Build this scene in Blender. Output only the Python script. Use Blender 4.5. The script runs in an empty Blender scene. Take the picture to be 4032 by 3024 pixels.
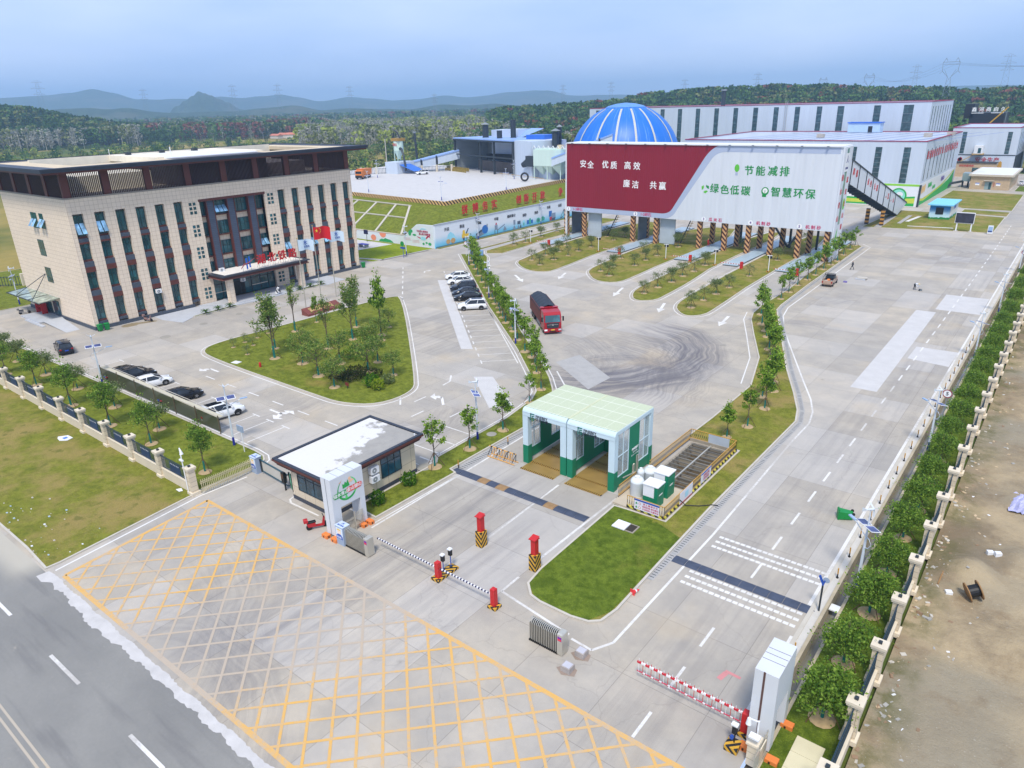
import bpy, bmesh, math, random
import numpy as np
from mathutils import Vector, Matrix
from math import radians as rad, sin, cos, pi
S = bpy.context.scene
C = S.collection
random.seed(11)
rng = np.random.default_rng(5)
# ---------------------------------------------------------------- camera, sky, sun, exposure
cd = bpy.data.cameras.new('camera'); cam = bpy.data.objects.new('camera', cd); C.objects.link(cam); S.camera = cam
cd.sensor_width = 36; cd.lens = 36*2799/4032; cd.clip_start = .5; cd.clip_end = 20000
cr, cdn, cf = (.786007, .617708, -.025113), (.208114, -.30263, -.930109), (-.582136, .725846, -.366423)
cam.matrix_world = Matrix(((cr[0], -cdn[0], -cf[0], 0), (cr[1], -cdn[1], -cf[1], 0), (cr[2], -cdn[2], -cf[2], 30), (0, 0, 0, 1)))
SUN_EL, SUN_AZ = 58, 150            # azimuth from +Y towards +X
W = bpy.data.worlds.new('World'); S.world = W; W.use_nodes = True
wn, wl = W.node_tree.nodes, W.node_tree.links
bg = wn['Background']; sky = wn.new('ShaderNodeTexSky'); sky.sky_type = 'NISHITA'; sky.sun_disc = False
sky.sun_elevation = rad(SUN_EL); sky.sun_rotation = rad(SUN_AZ); sky.air_density = 1.0; sky.dust_density = 3.0; sky.ozone_density = 2.0
bg.inputs['Strength'].default_value = .12
# thin overcast: the sky texture is veiled by an even grey cloud layer with soft structure
tc = wn.new('ShaderNodeTexCoord'); mp = wn.new('ShaderNodeMapping'); mp.inputs['Scale'].default_value = (1.2, 1.2, 5)
cl = wn.new('ShaderNodeTexNoise'); cl.inputs['Scale'].default_value = 2.2; cl.inputs['Detail'].default_value = 6; cl.inputs['Roughness'].default_value = .5
rp = wn.new('ShaderNodeValToRGB'); rp.color_ramp.elements[0].position = .3; rp.color_ramp.elements[0].color = (3.0, 4.1, 6.6, 1)
rp.color_ramp.elements[1].position = .72; rp.color_ramp.elements[1].color = (5.0, 5.75, 7.6, 1)
mx = wn.new('ShaderNodeMix'); mx.data_type = 'RGBA'; mx.inputs['Factor'].default_value = .8
wl.new(tc.outputs['Generated'], mp.inputs['Vector']); wl.new(mp.outputs[0], cl.inputs['Vector']); wl.new(cl.outputs['Fac'], rp.inputs['Fac'])
wl.new(sky.outputs[0], mx.inputs['A']); wl.new(rp.outputs[0], mx.inputs['B']); sz = wn.new('ShaderNodeSeparateXYZ'); wl.new(tc.outputs['Generated'], sz.inputs[0]); mr = wn.new('ShaderNodeMapRange'); mr.inputs[1].default_value = .0; mr.inputs[2].default_value = .3; mr.inputs[3].default_value = 1.22; mr.inputs[4].default_value = 1.0; mr.interpolation_type = 'SMOOTHSTEP'; wl.new(sz.outputs[2], mr.inputs[0])
vm = wn.new('ShaderNodeVectorMath'); vm.operation = 'SCALE'; wl.new(mx.outputs['Result'], vm.inputs[0]); wl.new(mr.outputs[0], vm.inputs['Scale']); wl.new(vm.outputs[0], bg.inputs['Color'])
sd = bpy.data.lights.new('sun', 'SUN'); sd.energy = 2.5; sd.angle = rad(11); sd.color = (1, .93, .82)
sun = bpy.data.objects.new('sun', sd); C.objects.link(sun)
sv = Vector((sin(rad(SUN_AZ))*cos(rad(SUN_EL)), cos(rad(SUN_AZ))*cos(rad(SUN_EL)), sin(rad(SUN_EL))))
sun.rotation_euler = sv.to_track_quat('Z', 'Y').to_euler(); sun.location = (0, 0, 200)
S.view_settings.view_transform = 'Standard'; S.view_settings.look = 'None'; S.view_settings.gamma = 1; S.view_settings.exposure = .46
S.render.engine = 'CYCLES'; S.cycles.volume_bounces = 2
# ---------------------------------------------------------------- materials
def c(r, g, b, k=1.0):
    return tuple(((x/255/12.92) if x/255 <= .04045 else ((x/255+.055)/1.055)**2.4)*k for x in (r, g, b))+(1,)
class NB:
    def __init__(s, name):
        s.m = bpy.data.materials.new(name); s.m.use_nodes = True; s.t = s.m.node_tree; s.b = s.t.nodes['Principled BSDF']
        s.pos = None
    def n(s, ty, props=None, **ins):
        o = s.t.nodes.new('ShaderNode'+ty)
        for k, v in (props or {}).items(): setattr(o, k, v)
        for k, v in ins.items(): s.put(o.inputs[k.replace('_', ' ')], v)
        return o
    def put(s, i, v):
        if isinstance(v, bpy.types.NodeSocket): s.t.links.new(v, i)
        elif isinstance(v, bpy.types.Node): s.t.links.new(v.outputs[0], i)
        else: i.default_value = v
    def P(s):
        if not s.pos: s.pos = s.n('NewGeometry').outputs['Position']
        return s.pos
    def O(s): return s.n('TexCoord').outputs['Object']
    def xyz(s, v): return s.n('SeparateXYZ', Vector=v).outputs
    def vec(s, x, y, z=0.): 
        o = s.n('CombineXYZ'); s.put(o.inputs[0], x); s.put(o.inputs[1], y); s.put(o.inputs[2], z); return o.outputs[0]
    def f(s, op, a, b=0., cc=None):
        o = s.n('Math', {'operation': op}); s.put(o.inputs[0], a); s.put(o.inputs[1], b)
        if cc is not None: s.put(o.inputs[2], cc)
        return o.outputs[0]
    def mul(s, v, sc): 
        o = s.n('VectorMath', {'operation': 'MULTIPLY'}); s.put(o.inputs[0], v); s.put(o.inputs[1], sc if isinstance(sc, tuple) else (sc, sc, sc)); return o.outputs[0]
    def noise(s, v, scale=1., detail=3., rough=.55): return s.n('TexNoise', Vector=v, Scale=scale, Detail=detail, Roughness=rough).outputs['Fac']
    def step(s, v, a, b, lo=0., hi=1.):
        return s.n('MapRange', {'interpolation_type': 'SMOOTHSTEP'}, Value=v, From_Min=a, From_Max=b, To_Min=lo, To_Max=hi).outputs[0]
    def mix(s, fac, a, b, mode='MIX'):
        o = s.n('Mix', {'data_type': 'RGBA', 'blend_type': mode}); s.put(o.inputs[0], fac); s.put(o.inputs[6], a); s.put(o.inputs[7], b); return o.outputs[2]
    def out(s, col=None, rough=None, **kw):
        if col is not None: s.put(s.b.inputs['Base Color'], col)
        if rough is not None: s.put(s.b.inputs['Roughness'], rough)
        for k, v in kw.items(): s.put(s.b.inputs[k.replace('_', ' ')], v)
        return s.m
    def bump(s, h, st=.3, d=.05):
        s.put(s.b.inputs['Normal'], s.n('Bump', Strength=st, Distance=d, Height=h).outputs[0])
MC = {}
def mat(name, col, rough=.7, metal=0., var=.12, scale=.8, spec=.4, var2=.0):
    if name in MC: return MC[name]
    b = NB(name); p = b.P()
    n = b.noise(p, scale, 4.); k = b.f('MULTIPLY_ADD', n, var*2.4, 1-var*1.2)
    o = b.n('Mix', {'data_type': 'RGBA', 'blend_type': 'MULTIPLY'}); o.inputs[0].default_value = 1; o.inputs[6].default_value = col
    b.put(o.inputs[7], b.vec(k, k, k))
    b.out(o.outputs[2], rough, Metallic=metal, Specular_IOR_Level=spec)
    MC[name] = b.m; return b.m
def glassy(name, col, rough=.08):
    if name in MC: return MC[name]
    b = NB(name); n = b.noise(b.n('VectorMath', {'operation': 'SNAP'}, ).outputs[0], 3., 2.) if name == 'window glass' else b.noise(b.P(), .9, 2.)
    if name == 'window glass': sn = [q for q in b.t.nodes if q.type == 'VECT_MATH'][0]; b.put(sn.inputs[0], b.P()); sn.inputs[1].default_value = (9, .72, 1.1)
    b.out(b.mix(b.step(n, .4, .75), col, tuple(x*2.6 for x in col[:3])+(1,)), rough, Specular_IOR_Level=.8); MC[name] = b.m; return b.m  # random brighter tint puts reflections into the glass colour
def stripes(name, a, b_, per=.5, kind='chev', frac=.5):
    if name in MC: return MC[name]
    b = NB(name); x, y, z = b.xyz(b.O())
    if kind == 'chev': v = b.f('ADD', z, b.f('SUBTRACT', x, y))
    elif kind == 'vee': v = b.f('ADD', z, b.f('ABSOLUTE', x))
    elif kind == 'diag': v = b.f('ADD', z, b.f('ADD', x, y))
    elif kind == 'x': v = x
    elif kind == 'y': v = y
    else: v = z
    fr = b.f('FRACT', b.f('DIVIDE', v, per)); w = b.f('LESS_THAN', fr, frac)
    n = b.noise(b.P(), 2.5, 4.); dirt = b.f('MULTIPLY_ADD', n, .3, .83)
    col = b.mix(w, a, b_); o = b.mix(1., col, b.vec(dirt, dirt, dirt), 'MULTIPLY')
    b.out(o, .65); MC[name] = b.m; return b.m
# ---- ground
def concrete():
    b = NB('concrete paving'); p = b.P(); x, y, z = b.xyz(p)
    n1 = b.noise(p, .035, 5., .6); n2 = b.noise(p, .3, 6., .65); n3 = b.noise(p, 3., 3.)
    base = b.mix(b.step(n1, .38, .62), c(190, 184, 174), c(207, 196, 177))
    base = b.mix(b.step(n2, .3, .75), b.mix(.6, base, c(158, 154, 148)), base)
    # slabs of slightly different pours
    sx, sy = b.f('FLOOR', b.f('DIVIDE', x, 5.02)), b.f('FLOOR', b.f('DIVIDE', y, 5.6))
    w = b.n('TexWhiteNoise', {'noise_dimensions': '2D'}, Vector=b.vec(sx, sy)).outputs[0]
    base = b.mix(b.f('MULTIPLY', b.step(w, .45, 1.), .4), base, c(212, 210, 208))
    base = b.mix(b.f('MULTIPLY', b.step(w, .4, 0.), .3), base, c(172, 171, 170))
    jx = b.f('ABSOLUTE', b.f('SUBTRACT', b.f('FRACT', b.f('DIVIDE', x, 5.02)), .5)); jy = b.f('ABSOLUTE', b.f('SUBTRACT', b.f('FRACT', b.f('DIVIDE', y, 5.6)), .5))
    j = b.f('MAXIMUM', b.step(jx, .4945, .4985), b.step(jy, .495, .4987))
    base = b.mix(b.f('MULTIPLY', j, .5), base, c(112, 108, 104))
    def stain(cx, cy, r0, r1, ang, wid, stre, freq):
        dx, dy = b.f('SUBTRACT', x, cx), b.f('SUBTRACT', y, cy)
        d = b.f('SQRT', b.f('ADD', b.f('MULTIPLY', dx, dx), b.f('MULTIPLY', dy, dy)))
        a = b.f('ARCTAN2', dy, dx); da = b.f('ABSOLUTE', b.f('SUBTRACT', a, ang))
        wob = b.f('MULTIPLY', b.noise(p, .12, 2.), 4.)
        st = b.noise(b.vec(b.f('MULTIPLY', b.f('ADD', d, wob), freq), b.f('MULTIPLY', a, .7), 3.), 1., 5., .7)
        band = b.f('MULTIPLY', b.step(d, r0, r0+(r1-r0)*.35), b.step(d, r1, r1-(r1-r0)*.35))
        f_ = b.f('MULTIPLY', b.f('MULTIPLY', band, b.step(da, wid, wid*.45)), b.step(st, .32, .68))
        return b.f('MULTIPLY', f_, stre)
    dark = c(104, 103, 111)
    for a in ((-47.5, 76, 6, 19, -.05, 1.9, .95, 1.1), (-46.5, 76.5, 9, 17, -.1, 1.5, .7, 3.), (-39.5, 69.5, 3.6, 7.2, 2.2, 2.6, .6, 3.), (-60, 62, 14, 24, .55, .7, .35, 2.5), (-47, 66, 8, 21, .7, 1.2, .5, 3.2),
              (-27, 95, 5, 8.5, 2.3, 1.6, .3, 3.), (-21, 112, 5, 12, 2.5, 1.8, .28, 3.), (-25, 165, 3, 16, 0., 3., .35, 1.6), (-76, 40, 10, 17, .0, .9, .25, 2.6), (-52.5, 47, 2, 10, -.2, 1.3, .45, 1.2),
              (-47, 5, 12, 20, .8, .9, .22, 3.), (-36, 0, 13, 18, 1.3, .8, .3, 2.2)):
        base = b.mix(stain(*a), base, dark)
    # wheel lanes through the gate and along the yard roads
    def lane(x0, x1, y0, y1, stre, fr=1.6):
        m_ = b.f('MULTIPLY', b.f('MULTIPLY', b.step(x, x0, x0+2.), b.step(x, x1, x1-2.)), b.f('MULTIPLY', b.step(y, y0, y0+5), b.step(y, y1, y1-5)))
        st = b.noise(b.vec(b.f('MULTIPLY', x, fr), b.f('MULTIPLY', y, .05), 0.), 1., 4., .65)
        return b.f('MULTIPLY', b.f('MULTIPLY', m_, b.step(st, .38, .72)), stre)
    for a in ((-37, -30, 14, 45, .5, .9), (-31, -24, 14, 40, .3, .9), (-54, -46.5, 14, 34, .2), (-16.5, -8, 12, 150, .22), (-84, -58, 37.5, 43.8, .45, .35), (-44, -30, 9, 27, .3, .5), (-78, -60, 58, 90, .25)):
        base = b.mix(lane(*a), base, dark)
    # sandy dust and small spills
    base = b.mix(b.f('MULTIPLY', b.step(b.noise(p, .11, 4.), .56, .74), .4), base, c(208, 190, 160))
    v = b.n('TexVoronoi', Vector=p, Scale=.28); sp = b.step(b.f('ADD', v.outputs['Distance'], b.f('MULTIPLY', n3, .1)), .13, .07)
    base = b.mix(b.f('MULTIPLY', sp, b.f('MULTIPLY', b.step(n1, .5, .62), .4)), base, c(105, 100, 92))
    base = b.mix(b.f('MULTIPLY', n3, .14), base, c(140, 138, 134))
    cr_ = b.n('TexVoronoi', {'feature': 'DISTANCE_TO_EDGE'}, Vector=b.n('VectorMath', {'operation': 'ADD'}).outputs[0], Scale=.13)
    va = cr_.inputs['Vector'].links[0].from_node; b.put(va.inputs[0], p); b.put(va.inputs[1], b.mul(b.n('TexNoise', Vector=p, Scale=.6, Detail=4.).outputs['Color'], 1.6))
    base = b.mix(b.f('MULTIPLY', b.step(cr_.outputs[0], .006, .001), .13), base, c(100, 97, 93))
    b.bump(n2, .15, .01)
    return b.out(b.mix(1., base, (.84, .83, .82, 1), 'MULTIPLY'), .85, Specular_IOR_Level=.25)
def asphalt():
    b = NB('worn asphalt'); p = b.P(); x, y, z = b.xyz(p)
    n1 = b.noise(p, .12, 5., .6); n2 = b.noise(p, 6., 4., .7); n3 = b.noise(b.vec(b.f('MULTIPLY', x, .12), b.f('MULTIPLY', y, 1.3), 0.), 1., 4.)
    col = b.mix(b.step(n1, .3, .7), c(138, 137, 133), c(156, 154, 148)); col = b.mix(b.f('MULTIPLY', n2, .3), col, c(86, 88, 92))
    col = b.mix(b.f('MULTIPLY', b.step(n3, .5, .75), .4), col, c(104, 103, 105)); col = b.mix(b.step(b.noise(p, 1.9, 6., .8), .6, .72, 0., .35), col, c(184, 180, 170))
    col = b.mix(b.step(b.noise(p, .8, 3.), .7, .78, 0., .45), col, c(196, 186, 165))
    col = b.mix(b.f('MULTIPLY', b.f('MULTIPLY', b.step(x, -52, -55), b.step(y, 9.6, 11.4)), b.step(n1, .2, .5)), col, c(186, 180, 166))
    b.bump(n2, .3, .01)
    return b.out(b.mix(1., col, (.9, .9, .9, 1), 'MULTIPLY'), .9, Specular_IOR_Level=.2)
def grass(name, g1, g2, dry, dryness=.5, sc=1.):
    b = NB(name); p = b.P()
    n1 = b.noise(p, .22*sc, 5., .65); n2 = b.noise(p, 1.4*sc, 5., .7); n3 = b.noise(p, 14., 3., .7); n4 = b.noise(p, .09, 4.)
    col = b.mix(b.step(n2, .32, .68), g1, g2)
    d = b.step(b.f('ADD', b.f('MULTIPLY', n1, .7), b.f('MULTIPLY', n4, .3)), .62-.25*dryness, .8-.25*dryness)
    col = b.mix(b.f('MULTIPLY', d, .85), col, dry)
    n5 = b.step(b.noise(p, .7*sc, 4., .6), .56, .66); col = b.mix(b.f('MULTIPLY', n5, .55), col, b.mix(.5, g1, (.02, .05, .01, 1))); k = b.f('MULTIPLY_ADD', n3, 1.5, .3); col = b.mix(1., col, b.vec(k, k, k), 'MULTIPLY')
    b.bump(n3, .9, .06)
    return b.out(col, .95, Specular_IOR_Level=.1)
def fieldmat():
    b = NB('field ground'); p = b.P()
    n1 = b.noise(p, .006, 5., .6); n2 = b.noise(p, .03, 5., .6); n3 = b.noise(p, .4, 4.)
    col = b.mix(b.step(n2, .35, .65), c(82, 106, 50), c(122, 128, 62)); col = b.mix(b.step(n1, .46, .58), col, c(176, 156, 88))
    col = b.mix(b.f('MULTIPLY', n3, .35), col, c(60, 76, 36)); return b.out(b.mix(1., col, (.8, .8, .8, 1), 'MULTIPLY'), .95, Specular_IOR_Level=.1)
def dirt():
    b = NB('bare dirt'); p = b.P()
    n1 = b.noise(p, .16, 6., .65); n2 = b.noise(p, 1.6, 6., .7); n3 = b.noise(p, .05, 4.); n4 = b.noise(p, .34, 5., .7); n5 = b.noise(p, 9., 3.)
    col = b.mix(b.step(n1, .35, .62), c(148, 132, 108), c(205, 184, 148)); col = b.mix(b.step(n3, .45, .6), col, c(172, 162, 140))
    col = b.mix(b.f('MULTIPLY', b.step(n4, .5, .75), .5), col, c(132, 106, 76)); col = b.mix(b.f('MULTIPLY', n2, .35), col, c(110, 100, 84))
    x, y, z = b.xyz(p); veg = b.f('MULTIPLY', b.step(n4, .6, .4), b.step(x, -.6, -3.2)); col = b.mix(b.f('MULTIPLY', b.f('MULTIPLY', veg, n2), 1.2), col, c(92, 96, 48))
    col = b.mix(b.step(n5, .66, .74, 0., .5), col, c(215, 210, 200)); b.bump(b.f('ADD', n2, b.f('MULTIPLY', n5, .4)), .8, .12)
    return b.out(b.mix(1., col, (.78, .78, .78, 1), 'MULTIPLY'), .95, Specular_IOR_Level=.1)
def tiles(name, col, grout, tw, th, axis='x', var=.08):
    if name in MC: return MC[name]
    b = NB(name); p = b.P(); x, y, z = b.xyz(p); u = b.f('ADD', x, y)
    jx = b.f('ABSOLUTE', b.f('SUBTRACT', b.f('FRACT', b.f('DIVIDE', u, tw)), .5)); jz = b.f('ABSOLUTE', b.f('SUBTRACT', b.f('FRACT', b.f('DIVIDE', z, th)), .5))
    j = b.f('MAXIMUM', b.step(jx, .5-.028/tw, .5-.008/tw), b.step(jz, .5-.028/th, .5-.008/th))
    w = b.n('TexWhiteNoise', {'noise_dimensions': '2D'}, Vector=b.vec(b.f('FLOOR', b.f('DIVIDE', u, tw)), b.f('FLOOR', b.f('DIVIDE', z, th)))).outputs[0]
    k = b.f('MULTIPLY_ADD', w, var*2, 1-var); n = b.f('MULTIPLY_ADD', b.noise(p, .5, 5., .7), .16, .92); k = b.f('MULTIPLY', k, n)
    col2 = b.mix(1., col, b.vec(k, k, k), 'MULTIPLY'); b.out(b.mix(b.f('MULTIPLY', j, .75), col2, grout), .6); MC[name] = b.m; return b.m
def ribbed(name, col, per=.3, axis='u', rough=.45, spec=.4, dirtc=None):
    if name in MC: return MC[name]
    b = NB(name); p = b.P(); x, y, z = b.xyz(p); u = b.f('ADD', x, y) if axis == 'u' else z
    h = b.f('PINGPONG', u, per/2); b.bump(b.step(h, per*.1, per*.22), .6, .04)
    n = b.noise(b.vec(b.f('MULTIPLY', u, .5), b.f('MULTIPLY', z, .06), 0.), 1., 4.); k = b.f('MULTIPLY_ADD', n, .22, .86)
    b.out(b.mix(1., col, b.vec(k, k, k), 'MULTIPLY'), rough, Specular_IOR_Level=spec); MC[name] = b.m; return b.m
CONC, ASPH = concrete(), asphalt()
GRASS = grass('lawn grass', c(88, 98, 30), c(122, 130, 48), c(140, 124, 68), .35)
GRASS2 = grass('dry lawn grass', c(98, 104, 36), c(126, 128, 50), c(146, 128, 78), .75)
GRASS3 = grass('deep green lawn grass', c(70, 88, 24), c(104, 120, 40), c(122, 116, 54), .15)  # deeper green mix with few dry patches
FIELD, DIRT = fieldmat(), dirt()
KERB = mat('kerb stone', c(190, 184, 172), .85, var=.15, scale=1.5)
def paint(name, col, wear):
    if name in MC: return MC[name]
    b = NB(name); p = b.P(); n = b.noise(p, 3.5, 6., .75); n2 = b.noise(p, .22, 4.)
    x, y, z = b.xyz(p); tr = b.f('MULTIPLY', b.step(b.f('ABSOLUTE', b.f('ADD', x, b.f('MULTIPLY_ADD', y, -.4, 41.8))), 7., 3.), wear*.5)
    w = b.step(b.f('ADD', b.f('ADD', b.f('MULTIPLY', n, .6), tr), b.f('MULTIPLY', n2, .6)), .62-wear*.3, .86-wear*.2)
    b.out(b.mix(b.f('MULTIPLY', w, .8), col, c(170, 165, 158)), .75); MC[name] = b.m; return b.m
WPAINT, YPAINT = paint('white road paint', c(216, 214, 210), .22), paint('yellow road paint', c(212, 166, 88), .42)
WPAINT2 = paint('worn white road paint', c(222, 220, 216), .3)
white = mat('white paint', c(226, 228, 230), .45, var=.05)
grey = mat('grey steel', c(140, 146, 150), .45, .3, var=.1)
dgrey = mat('dark grey steel', c(52, 60, 66), .5, .2, var=.15)
black = mat('black plastic', c(24, 25, 28), .5, var=.1)
red = mat('red paint', c(190, 36, 38), .45, var=.08)
beige = tiles('beige stone tile', c(230, 212, 190), c(170, 148, 122), .62, .62, var=.03)
brown = mat('dark red brown metal', c(96, 50, 42), .5, var=.12)
slate = mat('slate grey stone', c(74, 82, 94), .6, var=.2, scale=2.)
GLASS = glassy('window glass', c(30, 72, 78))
GLASS2 = glassy('open window glass', c(110, 150, 178), .1)
trunkm = mat('bark', c(96, 84, 70), .9, var=.25, scale=4.)
wrapm = mat('green trunk wrap', c(24, 112, 104), .8, var=.15, scale=3.)
stakem = mat('wooden stake', c(98, 74, 52), .9, var=.2)
yel = mat('yellow paint', c(214, 164, 44), .5, var=.12); orange = mat('orange paint', c(224, 128, 62), .6, var=.12)
blue = mat('blue paint', c(30, 96, 200), .45, var=.1); steel = mat('stainless steel', c(200, 196, 184), .35, .55, var=.1)
HAZ = stripes('yellow and black chevrons', c(206, 158, 46), c(32, 32, 34), .42)
HAZD = stripes('yellow and black diagonal stripes', c(206, 158, 46), c(32, 32, 34), .5, 'diag')
COLS = stripes('tan and brown chevrons', c(206, 158, 108), c(72, 34, 24), .95)
PARA = stripes('tan and brown diagonal stripes', c(232, 192, 126), c(60, 36, 26), 1.1, 'diag')
BWZ = stripes('black and yellow bollard bands', c(190, 140, 52), c(34, 34, 38), .9, 'z', .35)
RWX = stripes('red and white bands', c(228, 228, 228), c(190, 34, 44), .5, 'x'); BWX = stripes('black and white bands', c(228, 228, 232), c(48, 46, 80), .26, 'x')
# ---------------------------------------------------------------- mesh helpers
ORG = {}
class MB:
    def __init__(s): s.v, s.f, s.mi, s.ms = [], [], [], []
    def k(s, m):
        if m not in s.ms: s.ms.append(m)
        return s.ms.index(m)
    def add(s, vs, fs, m, M=None):
        o = len(s.v); k = s.k(m)
        if M is not None: vs = [M @ Vector(v) for v in vs]
        s.v += [tuple(v) for v in vs]; s.f += [tuple(i+o for i in f) for f in fs]; s.mi += [k]*len(fs); return s
    def poly(s, pts, m, M=None): return s.add(pts, [tuple(range(len(pts)))], m, M)
    def box(s, x0, x1, y0, y1, z0, z1, m, M=None, ch=0.):
        if ch:
            e = ch; vs = []
            for z, d in ((z0, 0), (z1-e, 0), (z1, e)): vs += [(x0+d, y0+d, z), (x1-d, y0+d, z), (x1-d, y1-d, z), (x0+d, y1-d, z)]
            fs = [(3, 2, 1, 0), (8, 9, 10, 11)]
            for a in (0, 4): fs += [(a+i, a+(i+1) % 4, a+4+(i+1) % 4, a+4+i) for i in range(4)]
            return s.add(vs, fs, m, M)
        vs = [(x0, y0, z0), (x1, y0, z0), (x1, y1, z0), (x0, y1, z0), (x0, y0, z1), (x1, y0, z1), (x1, y1, z1), (x0, y1, z1)]
        return s.add(vs, [(3, 2, 1, 0), (4, 5, 6, 7), (0, 1, 5, 4), (1, 2, 6, 5), (2, 3, 7, 6), (3, 0, 4, 7)], m, M)
    def prism(s, pts, z0, z1, m, mt=None, M=None, bottom=True):
        n = len(pts); a = sum(pts[i][0]*pts[(i+1) % n][1]-pts[(i+1) % n][0]*pts[i][1] for i in range(n))
        if a < 0: pts = pts[::-1]
        vs = [(x, y, z0) for x, y in pts]+[(x, y, z1) for x, y in pts]
        s.add(vs, [(i, (i+1) % n, n+(i+1) % n, n+i) for i in range(n)]+([tuple(range(n))[::-1]] if bottom else []), m, M)
        return s.add([(x, y, z1) for x, y in pts], [tuple(range(n))], mt or m, M)
    def tube(s, pts, r, m, n=6, M=None, cap=True):
        pts = [Vector(p) for p in pts]; rs = r if isinstance(r, (list, tuple)) else [r]*len(pts); vs, fs = [], []
        for i, p in enumerate(pts):
            d = (pts[min(i+1, len(pts)-1)]-pts[max(i-1, 0)])
            d = d.normalized() if d.length > 1e-9 else Vector((0, 0, 1))
            u = d.cross(Vector((0, 0, 1)) if abs(d.z) < .95 else Vector((1, 0, 0))).normalized(); w = d.cross(u)
            vs += [p+(u*cos(2*pi*j/n)+w*sin(2*pi*j/n))*rs[i] for j in range(n)]
        for i in range(len(pts)-1):
            fs += [(i*n+j, i*n+(j+1) % n, (i+1)*n+(j+1) % n, (i+1)*n+j) for j in range(n)]
        if cap: fs += [tuple(range(n))[::-1], tuple((len(pts)-1)*n+j for j in range(n))]
        return s.add(vs, [f[::-1] for f in fs], m, M)
    def bar(s, p0, p1, w, h, m, M=None):
        p0, p1 = Vector(p0), Vector(p1); d = (p1-p0).normalized(); u = d.cross(Vector((0, 0, 1)) if abs(d.z) < .95 else Vector((1, 0, 0))).normalized(); v = u.cross(d)
        vs = [q+u*a*w/2+v*b*h/2 for q in (p0, p1) for a, b in ((-1, -1), (1, -1), (1, 1), (-1, 1))]
        return s.add(vs, [(0, 1, 2, 3)[::-1], (4, 5, 6, 7), (0, 1, 5, 4), (1, 2, 6, 5), (2, 3, 7, 6), (3, 0, 4, 7)], m, M)
    def lathe(s, prof, m, n=16, M=None):
        vs, fs = [], []
        for r, z in prof: vs += [(r*cos(2*pi*j/n), r*sin(2*pi*j/n), z) for j in range(n)]
        for i in range(len(prof)-1): fs += [(i*n+j, i*n+(j+1) % n, (i+1)*n+(j+1) % n, (i+1)*n+j) for j in range(n)]
        fs += [tuple(range(n))[::-1], tuple((len(prof)-1)*n+j for j in range(n))]
        return s.add(vs, fs, m, M)
    def text(s, t, size, m, M, depth=.01, bold=.0):
        vs, fs = text_geo(t, 0., depth/size)
        for i, (dx, dy) in enumerate(((-1, -.4), (1, -.4), (0, .7)) if bold > .005 else ((0, 0),)): s.add([Vector(((v[0]+dx*max(.02, bold*.5))*size, (v[1]+dy*max(.02, bold*.5))*size, v[2]*size+.0015*i)) for v in vs], fs, m, M)
        return s
    def build(s, name, parent=None, smooth=False, ang=40):
        me = bpy.data.meshes.new(name); o = bpy.data.objects.new(name, me); C.objects.link(o)
        q = ORG.get(parent.name, (0, 0, 0)) if parent else (0, 0, 0)
        me.from_pydata([(v[0]-q[0], v[1]-q[1], v[2]-q[2]) for v in s.v], [], s.f)
        for m in s.ms: me.materials.append(m)
        me.polygons.foreach_set('material_index', s.mi)
        if smooth: me.shade_smooth(); me.set_sharp_from_angle(angle=rad(ang))
        me.update(); o.parent = parent
        if parent: ORG[o.name] = q
        return o
TG = {}
def text_geo(t, bold, depth):
    key = (t, round(bold, 3), round(depth, 3))
    if key not in TG:
        cu = bpy.data.curves.new('t', 'FONT'); cu.body = t; cu.size = 1; cu.align_x = 'CENTER'; cu.align_y = 'CENTER'; cu.offset = bold; cu.extrude = depth/2; cu.resolution_u = 3
        o = bpy.data.objects.new('t', cu); C.objects.link(o); dg = bpy.context.evaluated_depsgraph_get(); me = bpy.data.meshes.new_from_object(o.evaluated_get(dg))
        TG[key] = ([tuple(v.co) for v in me.vertices], [tuple(p.vertices) for p in me.polygons])
        bpy.data.objects.remove(o); bpy.data.curves.remove(cu); bpy.data.meshes.remove(me)
    return TG[key]
def tag(o, label=None, cat=None, group=None, kind=None):
    for k, v in (('label', label), ('category', cat), ('group', group), ('kind', kind)):
        if v: o[k] = v
    return o
def thing(name, label, cat, loc=(0, 0, 0), rz=0., group=None):
    o = bpy.data.objects.new(name, None); C.objects.link(o); o.empty_display_size = .3; o.location = loc; o.rotation_euler = (0, 0, rz)
    ORG[o.name] = tuple(loc) if not rz else (0, 0, 0); return tag(o, label, cat, group)
def dup(root, loc, rz=0., sc=1., label=None, group=None):
    r = root.copy(); C.objects.link(r); r.location = loc; r.rotation_euler = (0, 0, rz); r.scale = (sc, sc, sc) if not isinstance(sc, tuple) else sc
    if label: r['label'] = label
    if group: r['group'] = group
    for ch in root.children:
        d = ch.copy(); C.objects.link(d); d.parent = r
        for g_ in ch.children:
            e = g_.copy(); C.objects.link(e); e.parent = d
    return r
def purge(root):
    for ch in list(root.children):
        for g_ in list(ch.children): bpy.data.objects.remove(g_)
        bpy.data.objects.remove(ch)
    bpy.data.objects.remove(root)
def st(name, mb, smooth=False): return tag(mb.build(name, None, smooth), kind='structure')
def FX(y0, z0, x): return Matrix(((0, 0, 1, x), (1, 0, 0, y0), (0, 1, 0, z0), (0, 0, 0, 1)))       # text on a +X face
def FY(x0, z0, y): return Matrix(((1, 0, 0, x0), (0, 0, -1, y), (0, 1, 0, z0), (0, 0, 0, 1)))      # text on a -Y face
def RZ(x, y, z, a): return Matrix.Translation((x, y, z)) @ Matrix.Rotation(a, 4, 'Z')
def flatXY(pts, z): return [(x, y, z) for x, y in pts]
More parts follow.
